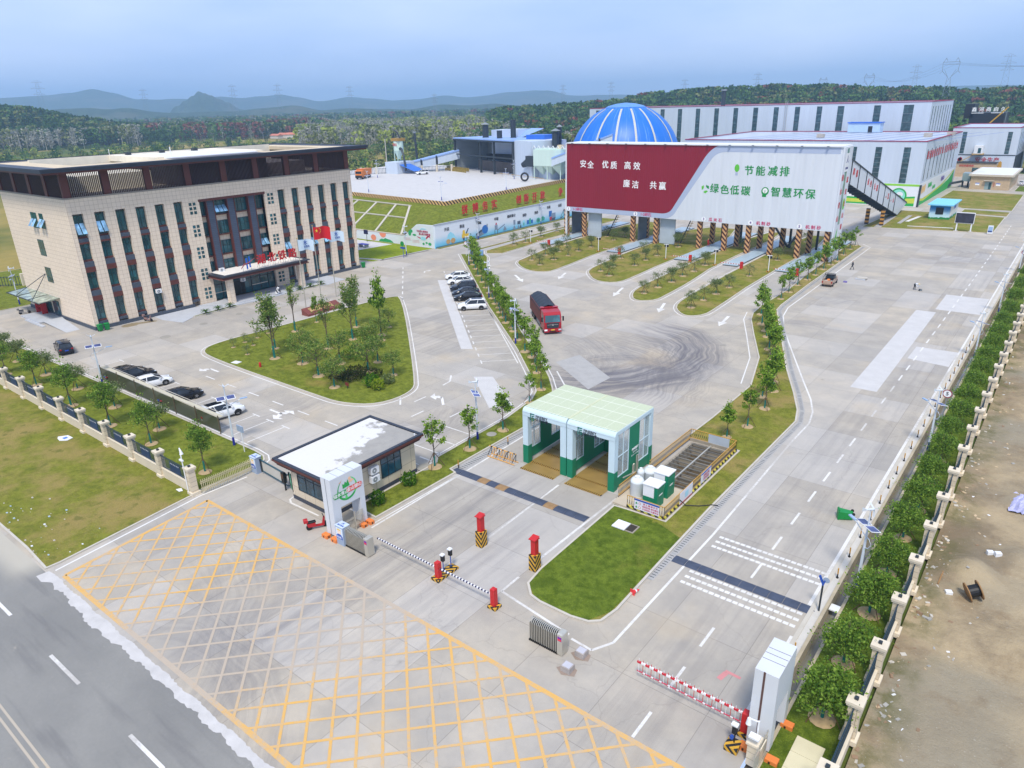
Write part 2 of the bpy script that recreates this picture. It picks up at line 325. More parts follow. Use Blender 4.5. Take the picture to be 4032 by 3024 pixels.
ORD = 'first second third fourth fifth sixth seventh eighth ninth tenth eleventh twelfth thirteenth fourteenth fifteenth sixteenth seventeenth eighteenth nineteenth twentieth'.split()
ORD += ['twenty-'+o for o in ORD[:9]]+['thirtieth']+['thirty-'+o for o in ORD[:9]]
def smoothpoly(P, it=2):
    for _ in range(it):
        q = []
        for i in range(len(P)):
            a, b_ = P[i], P[(i+1) % len(P)]; q += [(a[0]*.75+b_[0]*.25, a[1]*.75+b_[1]*.25), (a[0]*.25+b_[0]*.75, a[1]*.25+b_[1]*.75)]
        P = q
    return P
def offset(P, d):
    n = len(P); a = sum(P[i][0]*P[(i+1) % n][1]-P[(i+1) % n][0]*P[i][1] for i in range(n)); sg = 1 if a > 0 else -1; out = []
    for i in range(n):
        p0, p1, p2 = Vector(P[i-1]), Vector(P[i]), Vector(P[(i+1) % n]); e1, e2 = (p1-p0), (p2-p1)
        if e1.length < 1e-6 or e2.length < 1e-6: out.append(P[i]); continue
        n1 = Vector((e1.y, -e1.x)).normalized(); n2 = Vector((e2.y, -e2.x)).normalized(); nn = n1+n2
        nn = nn/max(.35, nn.dot(nn)/2) if nn.length > .1 else n1
        out.append(tuple(p1+nn*d*sg))
    return out
def ringstrip(mb, A, B, z, m, close=True):
    n = len(A); R_ = range(n if close else n-1)
    a = sum(A[i][0]*A[(i+1) % n][1]-A[(i+1) % n][0]*A[i][1] for i in range(n))
    for i in R_:
        j = (i+1) % n; q = [(A[i][0], A[i][1], z), (B[i][0], B[i][1], z), (B[j][0], B[j][1], z), (A[j][0], A[j][1], z)]
        e = (Vector(q[1])-Vector(q[0])).cross(Vector(q[3])-Vector(q[0]))
        mb.poly(q if e.z > 0 else q[::-1], m)
def lawn(P, gm, kerb=True, line=True, h=.12, lw=.13, gap=.3, name='lawn'):
    mb = MB(); mb.prism(offset(P, -.16) if kerb else P, -.02, h-.02, gm, bottom=False); st(name, mb)
    if kerb:
        k = MB(); I = offset(P, -.16)
        for i in range(len(P)):
            j = (i+1) % len(P); a, b_, b2, a2 = P[i], P[j], I[j], I[i]
            k.add([(*a, 0), (*b_, 0), (*b_, h), (*a, h), (*a2, h), (*b2, h)], [(0, 1, 2, 3), (3, 2, 5, 4)], KERB)
        st('kerb', k)
    if line:
        l = MB(); ringstrip(l, offset(P, gap), offset(P, gap+lw), .005, WPAINT); st('road_marking', l)
def strip(mb, p0, p1, w, m, z=.005):
    p0, p1 = Vector(p0), Vector(p1); d = (p1-p0).normalized(); u = Vector((-d.y, d.x))*w/2
    return mb.poly([(*(p0-u), z), (*(p1-u), z), (*(p1+u), z), (*(p0+u), z)], m)
def pline(mb, P, w, m, z=.005):
    for a, b_ in zip(P[:-1], P[1:]): strip(mb, a, b_, w, m, z)
HAZE = .00024
# ================================================================ GROUND
mb = MB()
for x0, x1, y0, y1 in ((-9000, -140, -300, 9000), (-140, -113, 120, 9000), (-113, -7.45, 345, 9000), (-7.45, -6.85, 345, 9000), (-6.85, 9000, -300, 9000), (-140, -7.45, -300, -40)):
    mb.poly(flatXY([(x0, y0), (x1, y0), (x1, y1), (x0, y1)], -.25), FIELD)
st('ground', mb)
mb = MB(); PX = (-24.25, -20.95); PY = (48.6, 57.1)
for x0, x1, y0, y1 in ((-140, -113, 12.1, 120), (-113, PX[0], 12.1, 345), (PX[1], -7.45, 12.1, 345), (PX[0], PX[1], 12.1, PY[0]), (PX[0], PX[1], PY[1], 345)):
    mb.poly(flatXY([(x0, y0), (x1, y0), (x1, y1), (x0, y1)], 0), CONC)
st('pavement', mb)
mb = MB(); mb.poly(flatXY([(-140, -40), (-7.45, -40), (-7.45, 12.1), (-140, 12.1)], 0), ASPH); st('road', mb)
# ragged cement strip between the old asphalt and the new apron
mb = MB(); xs = [-52.2+i*.2 for i in range(231)]; CEM = mat('cement repair', c(206, 203, 200, .85), .9, var=.2, scale=1.2)
lo = [11.82-.28*math.exp(-((x+44)/3.)**2)+.08*sin(x*2.3)+.05*sin(x*5.1+1)+.04*sin(x*11)+random.uniform(-.03, .03) for x in xs]
hi = [12.36+.05*sin(x*1.7)+random.uniform(-.05, .05) for x in xs]
for i in range(len(xs)-1): mb.poly([(xs[i], lo[i], .006), (xs[i+1], lo[i+1], .006), (xs[i+1], hi[i+1], .006), (xs[i], hi[i], .006)], CEM)
mb.poly(flatXY([(-52.5, 11.5), (-51.5, 11.45), (-50.6, 12.0), (-51.6, 12.4), (-52.4, 12.3)], .007), CEM); st('cement_strip', mb)
# road markings on the asphalt
mb = MB()
for x0, x1 in ((-51.6, -49.2), (-43.1, -39.25), (-33.3, -29.9), (-25, -21)): strip(mb, (x0, 8.8+.012*(x0+52)), (x1, 8.8+.012*(x1+52)), .2, WPAINT2, .008)
for y in (5.28, 5.62): strip(mb, (-80, y), (-20, y), .12, paint('faded yellow paint', c(206, 176, 116), .5), .008)
# hatched keep clear box: border and two families of diagonals
yb, yt, xl, xr = 12.78, 24.3, -51.2, -7.6
strip(mb, (-52.3, yt), (xr, yt), .3, YPAINT, .006); strip(mb, (-50.95, yb-.05), (xr, yb+.25), .3, YPAINT, .006); strip(mb, (-50.95, yb), (-52.25, yt), .3, YPAINT, .006)
for k in range(-8, 32):
    for sgn, off in ((1, -52.06), (-1, -49.1)):
        x0 = off+k*1.93; p, q = Vector((x0, yb)), Vector((x0+sgn*(yt-yb)*(.96 if sgn > 0 else 1.08), yt))
        ts = [0., 1.]
        def xlim(y): return -50.95-(y-yb)*1.3/(yt-yb)
        fa = lambda t: (p+(q-p)*t).x-xlim((p+(q-p)*t).y)
        if fa(0) < 0 and fa(1) < 0: continue
        if fa(0) < 0: ts[0] = fa(0)/(fa(0)-fa(1))
        if fa(1) < 0: ts[1] = fa(0)/(fa(0)-fa(1))
        fb = lambda t: xr-(p+(q-p)*t).x
        if fb(0) < 0 and fb(1) < 0: continue
        if fb(0) < 0: ts[0] = max(ts[0], fb(0)/(fb(0)-fb(1)))
        if fb(1) < 0: ts[1] = min(ts[1], fb(0)/(fb(0)-fb(1)))
        if ts[1]-ts[0] > .02: strip(mb, p+(q-p)*ts[0], p+(q-p)*ts[1], .16, YPAINT, .010 if sgn > 0 else .014)
st('road_marking', mb)
# verge outside the left wall, lawn inside it
lawn([(-140, 12.35), (-57, 12.4), (-52.8, 12.2), (-52.75, 13.2), (-53.95, 24.1), (-54.2, 24.5), (-140, 24.5)], GRASS2, True, False, .1, name='verge')
mb = MB(); strip(mb, (-52.1, 12.6), (-53.45, 24.4), .16, WPAINT); strip(mb, (-53.45, 24.4), (-53.15, 28.6), .16, WPAINT); st('road_marking', mb)
lawn([(-140, 24.5), (-54.1, 24.5), (-54.2, 30.6), (-54.6, 31.4), (-55.4, 31.85), (-57, 32.0), (-64, 31.9), (-92, 31.55), (-114, 31.3), (-118, 31.2), (-140, 31.2)], GRASS, True, True, .1)
lawn([(-175, 37.2), (-138.6, 36.6), (-138.6, 60), (-175, 60)], GRASS, True, False, .1)
lawn(smoothpoly([(-87.9, 80.6), (-57.6, 53.9), (-55.2, 50.9), (-55.6, 46.2), (-59.4, 44.05), (-64, 44.0), (-86, 44.1), (-90.2, 45.3), (-91.3, 48.8), (-90.9, 54.9), (-90.5, 64), (-90.2, 75), (-89.5, 79.6)], 2), GRASS, name='lawn')
lawn([(-104.2, 113.2), (-90.8, 101.1), (-71.6, 83.75), (-54.6, 69.3), (-48.8, 63.9), (-45.5, 60.7), (-44, 59), (-43, 56.8), (-42.2, 51.4), (-41.95, 41), (-41.3, 40.2), (-41.25, 30.8), (-38.65, 30.65), (-38.5, 39.85), (-39.3, 40.1), (-39.2, 54), (-40.4, 57.6), (-43, 61), (-45.2, 63.5), (-49.6, 67.8), (-59.8, 76.8), (-86.7, 101.4), (-97, 113.9), (-99.2, 115.7)], GRASS, True, True)
lawn(smoothpoly([(-79.6, 172), (-79.5, 131), (-77.7, 112.5), (-77.8, 108.9), (-80.6, 107.7), (-84.4, 109.2), (-88.9, 113.2), (-89.6, 117), (-91.8, 128), (-92.6, 140), (-92.8, 172)], 1), GRASS2)
lawn(smoothpoly([(-63.3, 172), (-63, 127), (-62.1, 113.5), (-62.2, 109), (-64, 107.5), (-67, 107.9), (-70.8, 111.9), (-72.4, 114.8), (-73.2, 120), (-74.6, 133), (-75, 146), (-75.2, 172)], 1), GRASS2)
lawn(smoothpoly([(-53.9, 172), (-53.8, 131), (-51.8, 115), (-51.2, 105), (-51.1, 101.5), (-52.6, 99.7), (-54.4, 99.7), (-56.2, 102.4), (-57.4, 105.8), (-58, 112), (-58.6, 130), (-58.9, 172)], 1), GRASS2)
lawn(smoothpoly([(-43.4, 172), (-42.6, 122), (-41.2, 101.5), (-41.2, 97.6), (-42.6, 95.8), (-44, 95.9), (-46.2, 98.2), (-47.5, 101.4), (-48, 106), (-49.2, 131), (-49.5, 172)], 1), GRASS2)
lawn([(-104.4, 172), (-103.6, 152), (-101.8, 119), (-99.7, 116.7), (-96.7, 118.5), (-97.2, 127.4), (-98.6, 138), (-98.9, 172)], GRASS2, True, True)
# long strip between truck yard and exit road, and the front lawn
lawn([(-38.4, 165.2), (-37, 132), (-36.15, 119.7), (-36.2, 107.2), (-35.8, 102.6), (-34.8, 99.1), (-31.8, 92.2), (-27.9, 83.6), (-25.3, 74), (-25.2, 63.5), (-25.35, 57.9), (-20.25, 57.85), (-20.25, 43.45), (-23.4, 43.3), (-24.6, 43.2), (-24.45, 33), (-24.2, 31.2), (-23.3, 30.3), (-22.4, 30.1), (-20, 30.1), (-18.8, 30.35), (-18.2, 30.9), (-17.95, 32.4), (-18.1, 40), (-18.2, 47), (-18.05, 67.3), (-18.8, 70.2), (-20.6, 74.6), (-23.7, 81.6), (-33.3, 106), (-33.7, 109.2), (-34.3, 123.7), (-35.4, 164), (-36.4, 165.3)], GRASS2, True, False)
mb = MB(); ringstrip(mb, flat := [(-24.6, 43.3), (-24.45, 33.2), (-24.15, 31.3), (-22.9, 30.3), (-20, 30.25), (-18.9, 30.5), (-18.2, 32), (-18.25, 42)], [(-21, 43.0), (-21, 42.9), (-21, 42.8), (-21, 42.7), (-20.9, 42.7), (-20.8, 42.7), (-20.7, 42.8), (-20.6, 42.9)], .106, GRASS3, False); st('lawn', mb)
mb = MB()
pline(mb, [(-25, 44.3), (-25.2, 33.3)], .2, WPAINT); pline(mb, [(-25.1, 31.5), (-25.1, 29.6), (-19.2, 28.8)], .18, WPAINT); pline(mb, [(-18.9, 28.6), (-17.4, 28.5), (-16.7, 29.8), (-16.6, 44), (-17.0, 63), (-16.95, 67.7), (-17.5, 70.7), (-18.7, 74), (-21, 78.9), (-29.3, 97), (-31.6, 103.6), (-32.5, 108.4), (-32.7, 118.3), (-33.8, 164), (-36, 167)], .17, WPAINT)
pline(mb, [(-26.4, 74.2), (-28.8, 83.2), (-32.6, 91.9), (-35.7, 98.8), (-36.7, 102.7)], .14, WPAINT)
pline(mb, [(-8.45, 29), (-8.45, 36.6)], .2, WPAINT); pline(mb, [(-8.5, 39.6), (-8.5, 190)], .22, WPAINT)
for i in range(46):
    if i != 3: strip(mb, (-12.45-(0 if i < 20 else .0008*(i-20)**2), 24.1+4.03*i+.4), (-12.45-(0 if i < 20 else .0008*(i-20)**2), 26.1+4.03*i+.4), .17, WPAINT)
for y0 in (43.85, 43.15, 42.45, 38.8, 38.1, 37.4):
    x = -16.1
    while x < -8.7: mb.poly(flatXY([(x, y0), (x+.33, y0), (x+.33, y0+.27), (x, y0+.27)], .006), WPAINT if y0 > 39 or x > -13 else WPAINT2); x += .4
strip(mb, (-29.8, 33.6), (-30.05, 43.4), .18, WPAINT); pline(mb, [(-37.95, 29.6), (-38.05, 40), (-38.3, 56), (-41.5, 61.6), (-45.8, 65.8)], .17, WPAINT)
# right angle traces left in red
pline(mb, [(-10.5, 31.6), (-9.6, 31.55)], .2, mat('faded red mark', c(196, 132, 132), .8)); pline(mb, [(-10.4, 31.5), (-10.55, 30.8)], .3, MC['faded red mark'])
# parking bays along the tree strip (slanted bays, 2.66 m pitch)
D, E_ = Vector((.746, -.666)), Vector((.725, .69))
for i in range(-11, 10):
    p = Vector((-73.46, 79.19))+D*2.66*i; strip(mb, p, p+E_*4.35, .1, WPAINT); strip(mb, p-D*.5, p+D*.75, .16, WPAINT)
p = Vector((-73.46, 79.19))-D*2.66*11.5+E_*4.4; strip(mb, p, p+D*2.66*21, .14, WPAINT)
for i in range(18):
    p = Vector((-105.5, 97.5))+Vector((.72, -.694))*i*4.1; strip(mb, p, p+Vector((.72, -.694))*2., .2, WPAINT)
pline(mb, [(-55.4, 57.5), (-54.2, 56), (-54.0, 54.6)], .2, WPAINT)
# bays along the left lawn, lane dashes, bays beside the gatehouse
for i, x in enumerate((-95.2, -91.9, -81, -78, -72.8, -67.6, -64.6, -62.1, -59.4)): strip(mb, (x, 32.6), (x, 36.9), .12, WPAINT); strip(mb, (x-.55, 36.95), (x+.75, 36.95), .15, WPAINT)
for i in range(10): strip(mb, (-80.2+i*4.6, 40.25), (-78.2+i*4.6, 40.25), .16, WPAINT)
for x0, x1, y in ((-45.8, -42, 41.75), (-43.4, -42, 39.1), (-46.6, -42.3, 46.5), (-45.3, -42, 43.95)): strip(mb, (x0, y), (x1, y), .12, WPAINT)
for x, y in ((-50.6, 46.2), (-47.2, 48.4), (-53.2, 49.2)): strip(mb, (x, y), (x, y+1.8), .16, WPAINT)
pline(mb, [(-46.9, 29.2), (-46.75, 28.5), (-46.2, 28.2), (-42.7, 28.3)], .16, WPAINT)
def arrow(mb, p, a, L, turn=0, w=.14):
    M_ = RZ(p[0], p[1], .006, a)
    mb.add([(0, -w, 0), (L*.62, -w, 0), (L*.62, w, 0), (0, w, 0)], [(0, 1, 2, 3)], WPAINT2, M_)
    if turn == 0: mb.add([(L*.6, -w*3, 0), (L, 0, 0), (L*.6, w*3, 0)], [(0, 1, 2)], WPAINT2, M_)
    for t in ((-1, 1) if turn == 2 else (turn,)):
        if t: mb.add([(L*.6, 0, 0), (L*.75, w*2*t, 0), (L*.75, w*5*t, 0), (L, w*5*t, 0), (L*.72, w*9*t, 0), (L*.45, w*5*t, 0), (L*.6, w*4*t, 0), (L*.5, w*.5*t, 0)], [(0, 1, 2, 3, 4, 5, 6, 7)], WPAINT2, M_)
arrow(mb, (-80.3, 42), pi, 3.2, 1); arrow(mb, (-64.6, 38.7), 0, 3.4, 2); arrow(mb, (-50, 50.4), 2.4, 3.6, 1); arrow(mb, (-98, 96), 2.3, 2.6, -1)
for p, q in (((-81.8, 103.8), (-77.1, 100.1)), ((-74.8, 110.4), (-73, 105.4)), ((-59.9, 106), (-58.3, 100)), ((-49.3, 100.7), (-47.6, 95.3)), ((-38.1, 99.1), (-37.3, 93.6)), ((-90, 106), (-92.5, 108.5))):
    d = Vector(q)-Vector(p); arrow(mb, p, math.atan2(d.y, d.x), d.length, 0, .22)
for x in (-108.3,): 
    for i in range(12): strip(mb, (x, 121+i*5), (x, 123+i*5), .15, WPAINT)
pline(mb, [(-111.9, 116), (-111.5, 200)], .14, WPAINT); pline(mb, [(-105.2, 118), (-105.3, 200)], .14, WPAINT)
st('road_marking', mb)
# newly poured pale slabs and darker patches (4 mm sheets)
mb = MB(); NEW = mat('new pale concrete', c(206, 204, 202, .86), .85, var=.12, scale=.7); OLD = mat('older grey concrete', c(178, 176, 173, .85), .85, var=.16, scale=.9)
for P in ([(-14.4, 119.1), (-8.7, 119.1), (-8.7, 129.6), (-14.5, 129.4)], [(-13.2, 93.5), (-8.7, 92.8), (-8.6, 99.1), (-13.2, 98.9)], [(-16.3, 80), (-13.6, 80), (-14, 117.3), (-16.6, 117.3)], [(-91.4, 92.8), (-90.1, 93.8), (-59.7, 66.4), (-61, 65.5)], [(-52.9, 58.7), (-51, 60), (-43.6, 54.5), (-45.4, 52.6)]): mb.poly(flatXY(P, .003), NEW)
for P in ([(-47.8, 68.4), (-46.8, 72.3), (-39.4, 67.5), (-39.6, 63)], [(-39.3, 40.1), (-38.1, 40.1), (-38.2, 56), (-39.1, 56)]): mb.poly(flatXY(P, .003), OLD)
mb.poly(flatXY(smoothpoly([(-112, 44.5), (-110.5, 44.2), (-110, 46), (-110.6, 46.6), (-109.4, 49), (-110.4, 49.4), (-111.2, 47.2), (-112, 46.6)]), .004), mat('wet stain', c(140, 126, 98), .5, var=.1))
st('pavement_patch', mb)
# gutters with gratings along the yard kerbs
GRT = mat('drain grating', c(150, 152, 152), .6, .2, var=.1); mb = MB()
GUT = [(-17.85, 36.5), (-17.85, 47), (-17.7, 67.4), (-18.45, 70.4), (-20.2, 74.8), (-23.3, 81.8), (-32.95, 106), (-33.35, 109.2), (-33.95, 123.7), (-35, 164)]
pline(mb, GUT, .5, OLD, .012); pline(mb, [(-38.75, 40.3), (-38.75, 56)], .6, OLD, .012)
for a, b_ in zip(GUT[:-1], GUT[1:]):
    a, b_ = Vector(a), Vector(b_); n = int((b_-a).length/.3); d = (b_-a).normalized(); u = Vector((-d.y, d.x))*.16
    for i in range(n): p = a+d*.3*i; strip(mb, p-u, p+u, .07, dgrey if i % 12 else GRT, .018)
for i in range(50): strip(mb, (-39, 40.5+i*.3), (-38.5, 40.5+i*.3), .07, dgrey, .018)
st('drain_gutter', mb)
# rubber speed humps
def hump(x0, x1, y, label):
    mb = MB(); n = int((x1-x0)/.95); RUB = mat('worn speed hump steel', c(70, 78, 96), .6, .1, var=.35, scale=1.6); RST = mat('rusty hump segment', c(150, 120, 84), .8, var=.3, scale=2.)
    for i in range(n):
        a, b_ = x0+(x1-x0)*i/n, x0+(x1-x0)*(i+1)/n-.02
        for k in range(4):
            u0, u1 = k/4, (k+1)/4; h0, h1 = .055*sin(pi*u0)+.008, .055*sin(pi*u1)+.008
            mb.add([(a, y-.43+.86*u0, h0), (b_, y-.43+.86*u0, h0), (b_, y-.43+.86*u1, h1), (a, y-.43+.86*u1, h1)], [(0, 1, 2, 3)], RST if i in (3, 5, 10) and x0 < -30 else RUB)
    return tag(mb.build('speed_hump'), label, 'speed hump', 'speed humps across the gate roads')
hump(-39.1, -25.2, 40.25, 'rusty blue-grey speed hump across the two wash bay lanes'); hump(-17.6, -8.0, 39.6, 'dark blue speed hump across the exit road between rumble stripes')
# side of the exit road: low kerb wall, open drain with water, far bank, lawn, dirt
mb = MB(); mb.box(-8.35, -8.1, 29, 190, 0, .1, KERB); mb.box(-8.1, -7.62, 29, 190, 0, .06, mat('ledge concrete', c(196, 192, 184), .85, var=.15)); mb.box(-7.62, -7.42, 29, 190, -.9, .3, mat('drain wall concrete', c(176, 164, 140), .9, var=.25)); st('kerb_wall', mb)
mb = MB(); mb.box(-6.86, -6.68, -20, 190, -.9, .08, MC['drain wall concrete']); st('drain_bank', mb)
mb = MB(); mb.poly(flatXY([(-7.45, -20), (-6.85, -20), (-6.85, 345), (-7.45, 345)], -.62), mat('drain mud', c(120, 110, 94), .8, var=.25)); st('drain_bed', mb)
wt = NB('drain water'); wn_ = wt.noise(wt.P(), 2., 3.); wt.bump(wn_, .15, .03); wt.out(wt.mix(wn_, c(98, 98, 90), c(128, 124, 112)), .12, Specular_IOR_Level=.5)
mb = MB(); mb.poly(flatXY([(-7.42, -20), (-6.88, -20), (-6.88, 100), (-7.42, 100)], -.5), wt.m); st('water', mb)
mb = MB(); mb.prism([(-6.68, -20), (-4.05, -20), (-4.05, 190), (-6.68, 190)], -.05, .06, GRASS3); st('lawn', mb)
mb = MB(); gx_, gy_ = 46, 150; vs = []
def piles(x, y):
    h = 0
    for px_, py_, r, k in ((-1.1, 49.6, 2.3, 1.15), (1.6, 53, 2.6, .6), (2.5, 43, 2.4, .35), (.8, 62, 2., .4), (4.5, 60, 3., .7), (-1.6, 38, 1.4, .22)):
        d = math.hypot(x-px_, y-py_)/r
        if d < 1: h += k*(1-d)**1.2 if k > 1 else k*(.5+.5*cos(pi*d))
    return h
for j in range(gy_+1):
    for i in range(gx_+1):
        x, y = -3.45+i*.42, -5+j*.85; vs.append((x, y, .05+piles(x, y)+.04*sin(x*1.9+y*.8)+.04*sin(x*.7-y*1.3)+(random.uniform(-.03, .03) if i else 0)))
mb.add(vs, [(j*(gx_+1)+i, j*(gx_+1)+i+1, (j+1)*(gx_+1)+i+1, (j+1)*(gx_+1)+i) for j in range(gy_) for i in range(gx_)], DIRT)
mb.poly(flatXY([(-3.45, 122.5), (90, 122.5), (90, 215), (-3.45, 215)], -.02), DIRT); st('dirt_ground', mb, True)
# lawns round the sheds, path by the office
for P in ([(-41.9, 190), (-9.6, 193.5), (-15.4, 194.2), (-15.4, 221), (-26, 222.8), (-39, 222.6), (-41, 210)],): lawn([(-41.9, 190), (-15.2, 194.3), (-15.4, 221), (-26, 222.8), (-40.5, 223)], GRASS2, True, False, .08)
lawn([(-26, 224.6), (-15.2, 222.6), (-15.2, 231), (-26, 232.4)], GRASS2, True, False, .08); lawn([(-35.5, 251.5), (-26.8, 234.4), (-15.1, 234), (-15.6, 274), (-35.3, 277)], GRASS2, True, False, .08); lawn([(-19, 282), (-8, 281), (-8, 299), (-19, 299)], GRASS3, True, False, .08)
mb = MB(); strip(mb, (-33, 196), (-23.5, 197.5), .8, WPAINT2, .085); strip(mb, (-38.6, 191), (-39.2, 211), 1.5, OLD, .085); strip(mb, (-35.5, 199), (-35.7, 214), .9, OLD, .088); strip(mb, (-34.5, 203), (-33.4, 213.5), .9, WPAINT, .092); st('path', mb)
lawn([(-140, 97.2), (-118.2, 97.1), (-114.6, 97.5), (-113.6, 113.6), (-113.6, 114.9), (-140, 114.9)], grass('bright lawn grass', c(112, 132, 22), c(136, 146, 34), c(140, 132, 50), .1), True, False, .1)
mb = MB(); mb.poly(flatXY([(-140, 104), (-127.3, 104.3), (-125.9, 113.6), (-140, 113.6)], .105), NEW); strip(mb, (-120, 98.4), (-114.2, 100), 1.0, OLD, .105); strip(mb, (-114.4, 100), (-113.7, 113), .7, OLD, .105); st('path', mb)
mb = MB(); mb.prism([(-113.25, 115.5), (-112.45, 115.5), (-112.2, 205), (-113.25, 205)], 0, .08, GRASS2); mb.prism([(-104.9, 118.4), (-104.2, 118.8), (-104.6, 172), (-105.1, 172)], 0, .08, GRASS2); st('lawn', mb)
mb = MB(); strip(mb, (-103.0, 118), (-104.2, 172), .9, OLD, .012); st('path', mb)
# ================================================================ LARGE BUILDINGS
# ---- office block (front at X=-112.6 facing +X)
OX, OY0, OY1, OB = -112.6, 41.25, 92.35, -137.2
off = thing('office_building', 'four storey office block clad in beige tile under a dark overhanging roof', 'building', (OX, 66.8, 0))
ROWS = [(13.76, 16.72), (10.4, 12.7), (6.12, 8.6), (1.44, 4.35)]        # sill, head
mb = MB()
mb.box(OB, OX-1.4, OY0+.02, OY1-.02, 0, 19.05, beige)                                  # core
mb.box(OB-.1, OX+.08, OY0-.08, OY1+.08, 19.05, 19.25, mat('grey coping', c(150, 142, 132), .6))
mb.box(OX-1.4, OX, OY0, OY1, 16.95, 19.05, beige)
WL = [41.84+2.97*i for i in range(6)]; WR = [75.73+2.9*i for i in range(6)]
ed = [OY0]
for w in WL: ed += [w, w+1.45]
ed += [60.95, 73.0]
for w in WR: ed += [w, w+1.45]
ed += [OY1]
for i in range(0, len(ed), 2): mb.box(OX-1.4, OX, ed[i], ed[i+1], .0, 16.95, beige)
mb.box(OX-.3, OX+.12, OY0-.1, 57, 0, .55, slate); mb.box(OX-.3, OX+.12, 76.6, OY1+.1, 0, .55, slate); mb.box(OB-.08, OX-.3, OY0-.1, OY0+.4, 0, .55, slate)
mb.build('wall', off)
for w in WL+WR:
    for k, (s0, h0) in enumerate(ROWS):
        lo_ = ROWS[k+1][1] if k < 3 else .55; mb = MB()
        mb.box(OX-.7, OX-.1, w, w+1.45, max(s0-1.05, lo_+.25), s0-.28, slate); mb.box(OX-.7, OX-.36, w, w+1.45, s0-.28, s0, brown)
        if k < 3: mb.box(OX-.7, OX-.02, w, w+1.45, lo_, max(s0-1.05, lo_+.25), brown)
        mb.build('spandrel', off)
openw = {(0, 0): 1, (1, 0): 1, (7, 2): 1, (8, 2): 1, (6, 2): 1, (9, 2): 1}
FRM = mat('green grey window frame', c(44, 76, 78), .45, var=.05)
def window(par, y0, y1, z0, z1, x, n=2, open_=False, tr=.62):
    f_ = MB(); e = .07
    f_.box(x-.06, x+.03, y0, y1, z0, z0+e, FRM); f_.box(x-.06, x+.03, y0, y1, z1-e, z1, FRM); f_.box(x-.06, x+.03, y0, y1, z0+(z1-z0)*tr, z0+(z1-z0)*tr+.05, FRM)
    for i in range(n+1): yy = y0+(y1-y0-e)*i/n; f_.box(x-.06, x+.03, yy, yy+e, z0+e, z1-e, FRM)
    o = f_.build('window', par); g_ = MB(); g_.box(x-.08, x-.045, y0, y1, z0, z1, GLASS); g_.build('pane', o)
    if open_:
        s_ = MB()
        for i in range(n):
            a, b_ = y0+(y1-y0)*i/n+.08, y0+(y1-y0)*(i+1)/n-.06; zt, zb = z0+(z1-z0)*tr, z0+.1
            s_.add([(x+.03, a, zt), (x+.03, b_, zt), (x+.75, b_, zb+.25), (x+.75, a, zb+.25), (x+.06, a, zt), (x+.06, b_, zt), (x+.79, b_, zb+.27), (x+.79, a, zb+.27)], [(3, 2, 1, 0), (4, 5, 6, 7), (2, 3, 7, 6), (0, 4, 7, 3), (1, 2, 6, 5)], GLASS2)
        s_.build('open_sash', o)
for i, w in enumerate(WL+WR):
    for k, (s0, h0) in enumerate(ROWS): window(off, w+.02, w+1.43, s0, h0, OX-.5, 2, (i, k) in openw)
# recessed centre bay with slate fins
mb = MB(); mb.box(OX-1.39, OX-1.15, 60.96, 72.99, 4.5, 16.9, beige)
mb.build('bay_wall', off)
mb = MB()
for y in (62.4, 66.14, 70.05): mb = MB(); mb.box(OX-1.14, OX-.42, y, y+1.15, 5.0, 16.55, tiles('ribbed slate cladding', c(70, 80, 98), c(40, 46, 60), 9, .3)); mb.build('fin', off)
mb = MB()
for y in (60.85, 62.28, 63.55, 66.0, 67.3, 69.92, 71.2, 73.0): mb.box(OX-1.14, OX-.36, y, y+.12, 4.9, 16.54, brown)
mb.box(OX-1.0, OX+.02, 60.8, 73.15, 16.55, 16.95, brown)
for y0, y1 in ((60.95, 62.3), (63.65, 66), (67.4, 69.9), (71.3, 73)):
    for z in (14.15, 10.85, 7.55): mb.box(OX-1.14, OX-.6, y0, y1, z-.12, z, brown)
mb.build('frame', off)
for j, (y0, y1) in enumerate(((60.97, 62.28), (63.67, 66), (67.42, 69.92), (71.32, 73))):
    for k, z in enumerate((14.2, 10.9, 7.6)): window(off, y0+.03, y1-.03, z, z+2.2, OX-1.05, 3 if j in (1, 2) else 2, (j, k) in ((1, 0), (3, 2)))
    window(off, y0+.03, y1-.03, 4.9, 6.6, OX-1.05, 2)
for yc in (59.15, 73.57):                                                # six-pane ornaments
    for z in (14.75, 11.2, 7.65, 4.1, .9):
        p_ = MB()
        for a in range(2):
            for b_ in range(3): p_.box(OX-.0, OX+.03, yc+a*.68, yc+a*.68+.46, z+b_*.68, z+b_*.68+.46, GLASS)
        p_.build('ornament_window', off)
# end wall openings (faces -Y)
def windowy(par, x0, x1, z0, z1, y, open_=False):
    f_ = MB(); f_.box(x0, x1, y-.03, y+.02, z0, z1, FRM); o = f_.build('window', par); g_ = MB()
    n = 2
    for i in range(n): g_.box(x0+(x1-x0)*i/n+.08, x0+(x1-x0)*(i+1)/n-.04, y-.05, y-.028, z0+.08, z1-.08, GLASS)
    g_.build('pane', o)
    if open_:
        s_ = MB()
        for a in (x0+.1, x0+1.15): s_.add([(a, y-.05, z0+1.4), (a+.85, y-.05, z0+1.4), (a+.85, y-.75, z0+.35), (a, y-.75, z0+.35)], [(0, 1, 2, 3)], GLASS2)
        s_.build('open_sash', o)
for z0, z1, op in ((14.2, 16.55, True), (9.95, 12.4, False), (5.75, 8.1, False)): windowy(off, -126.5, -124.3, z0, z1, OY0, op)
windowy(off, -123.3, -121.9, 14.3, 16.55, OY0, True)
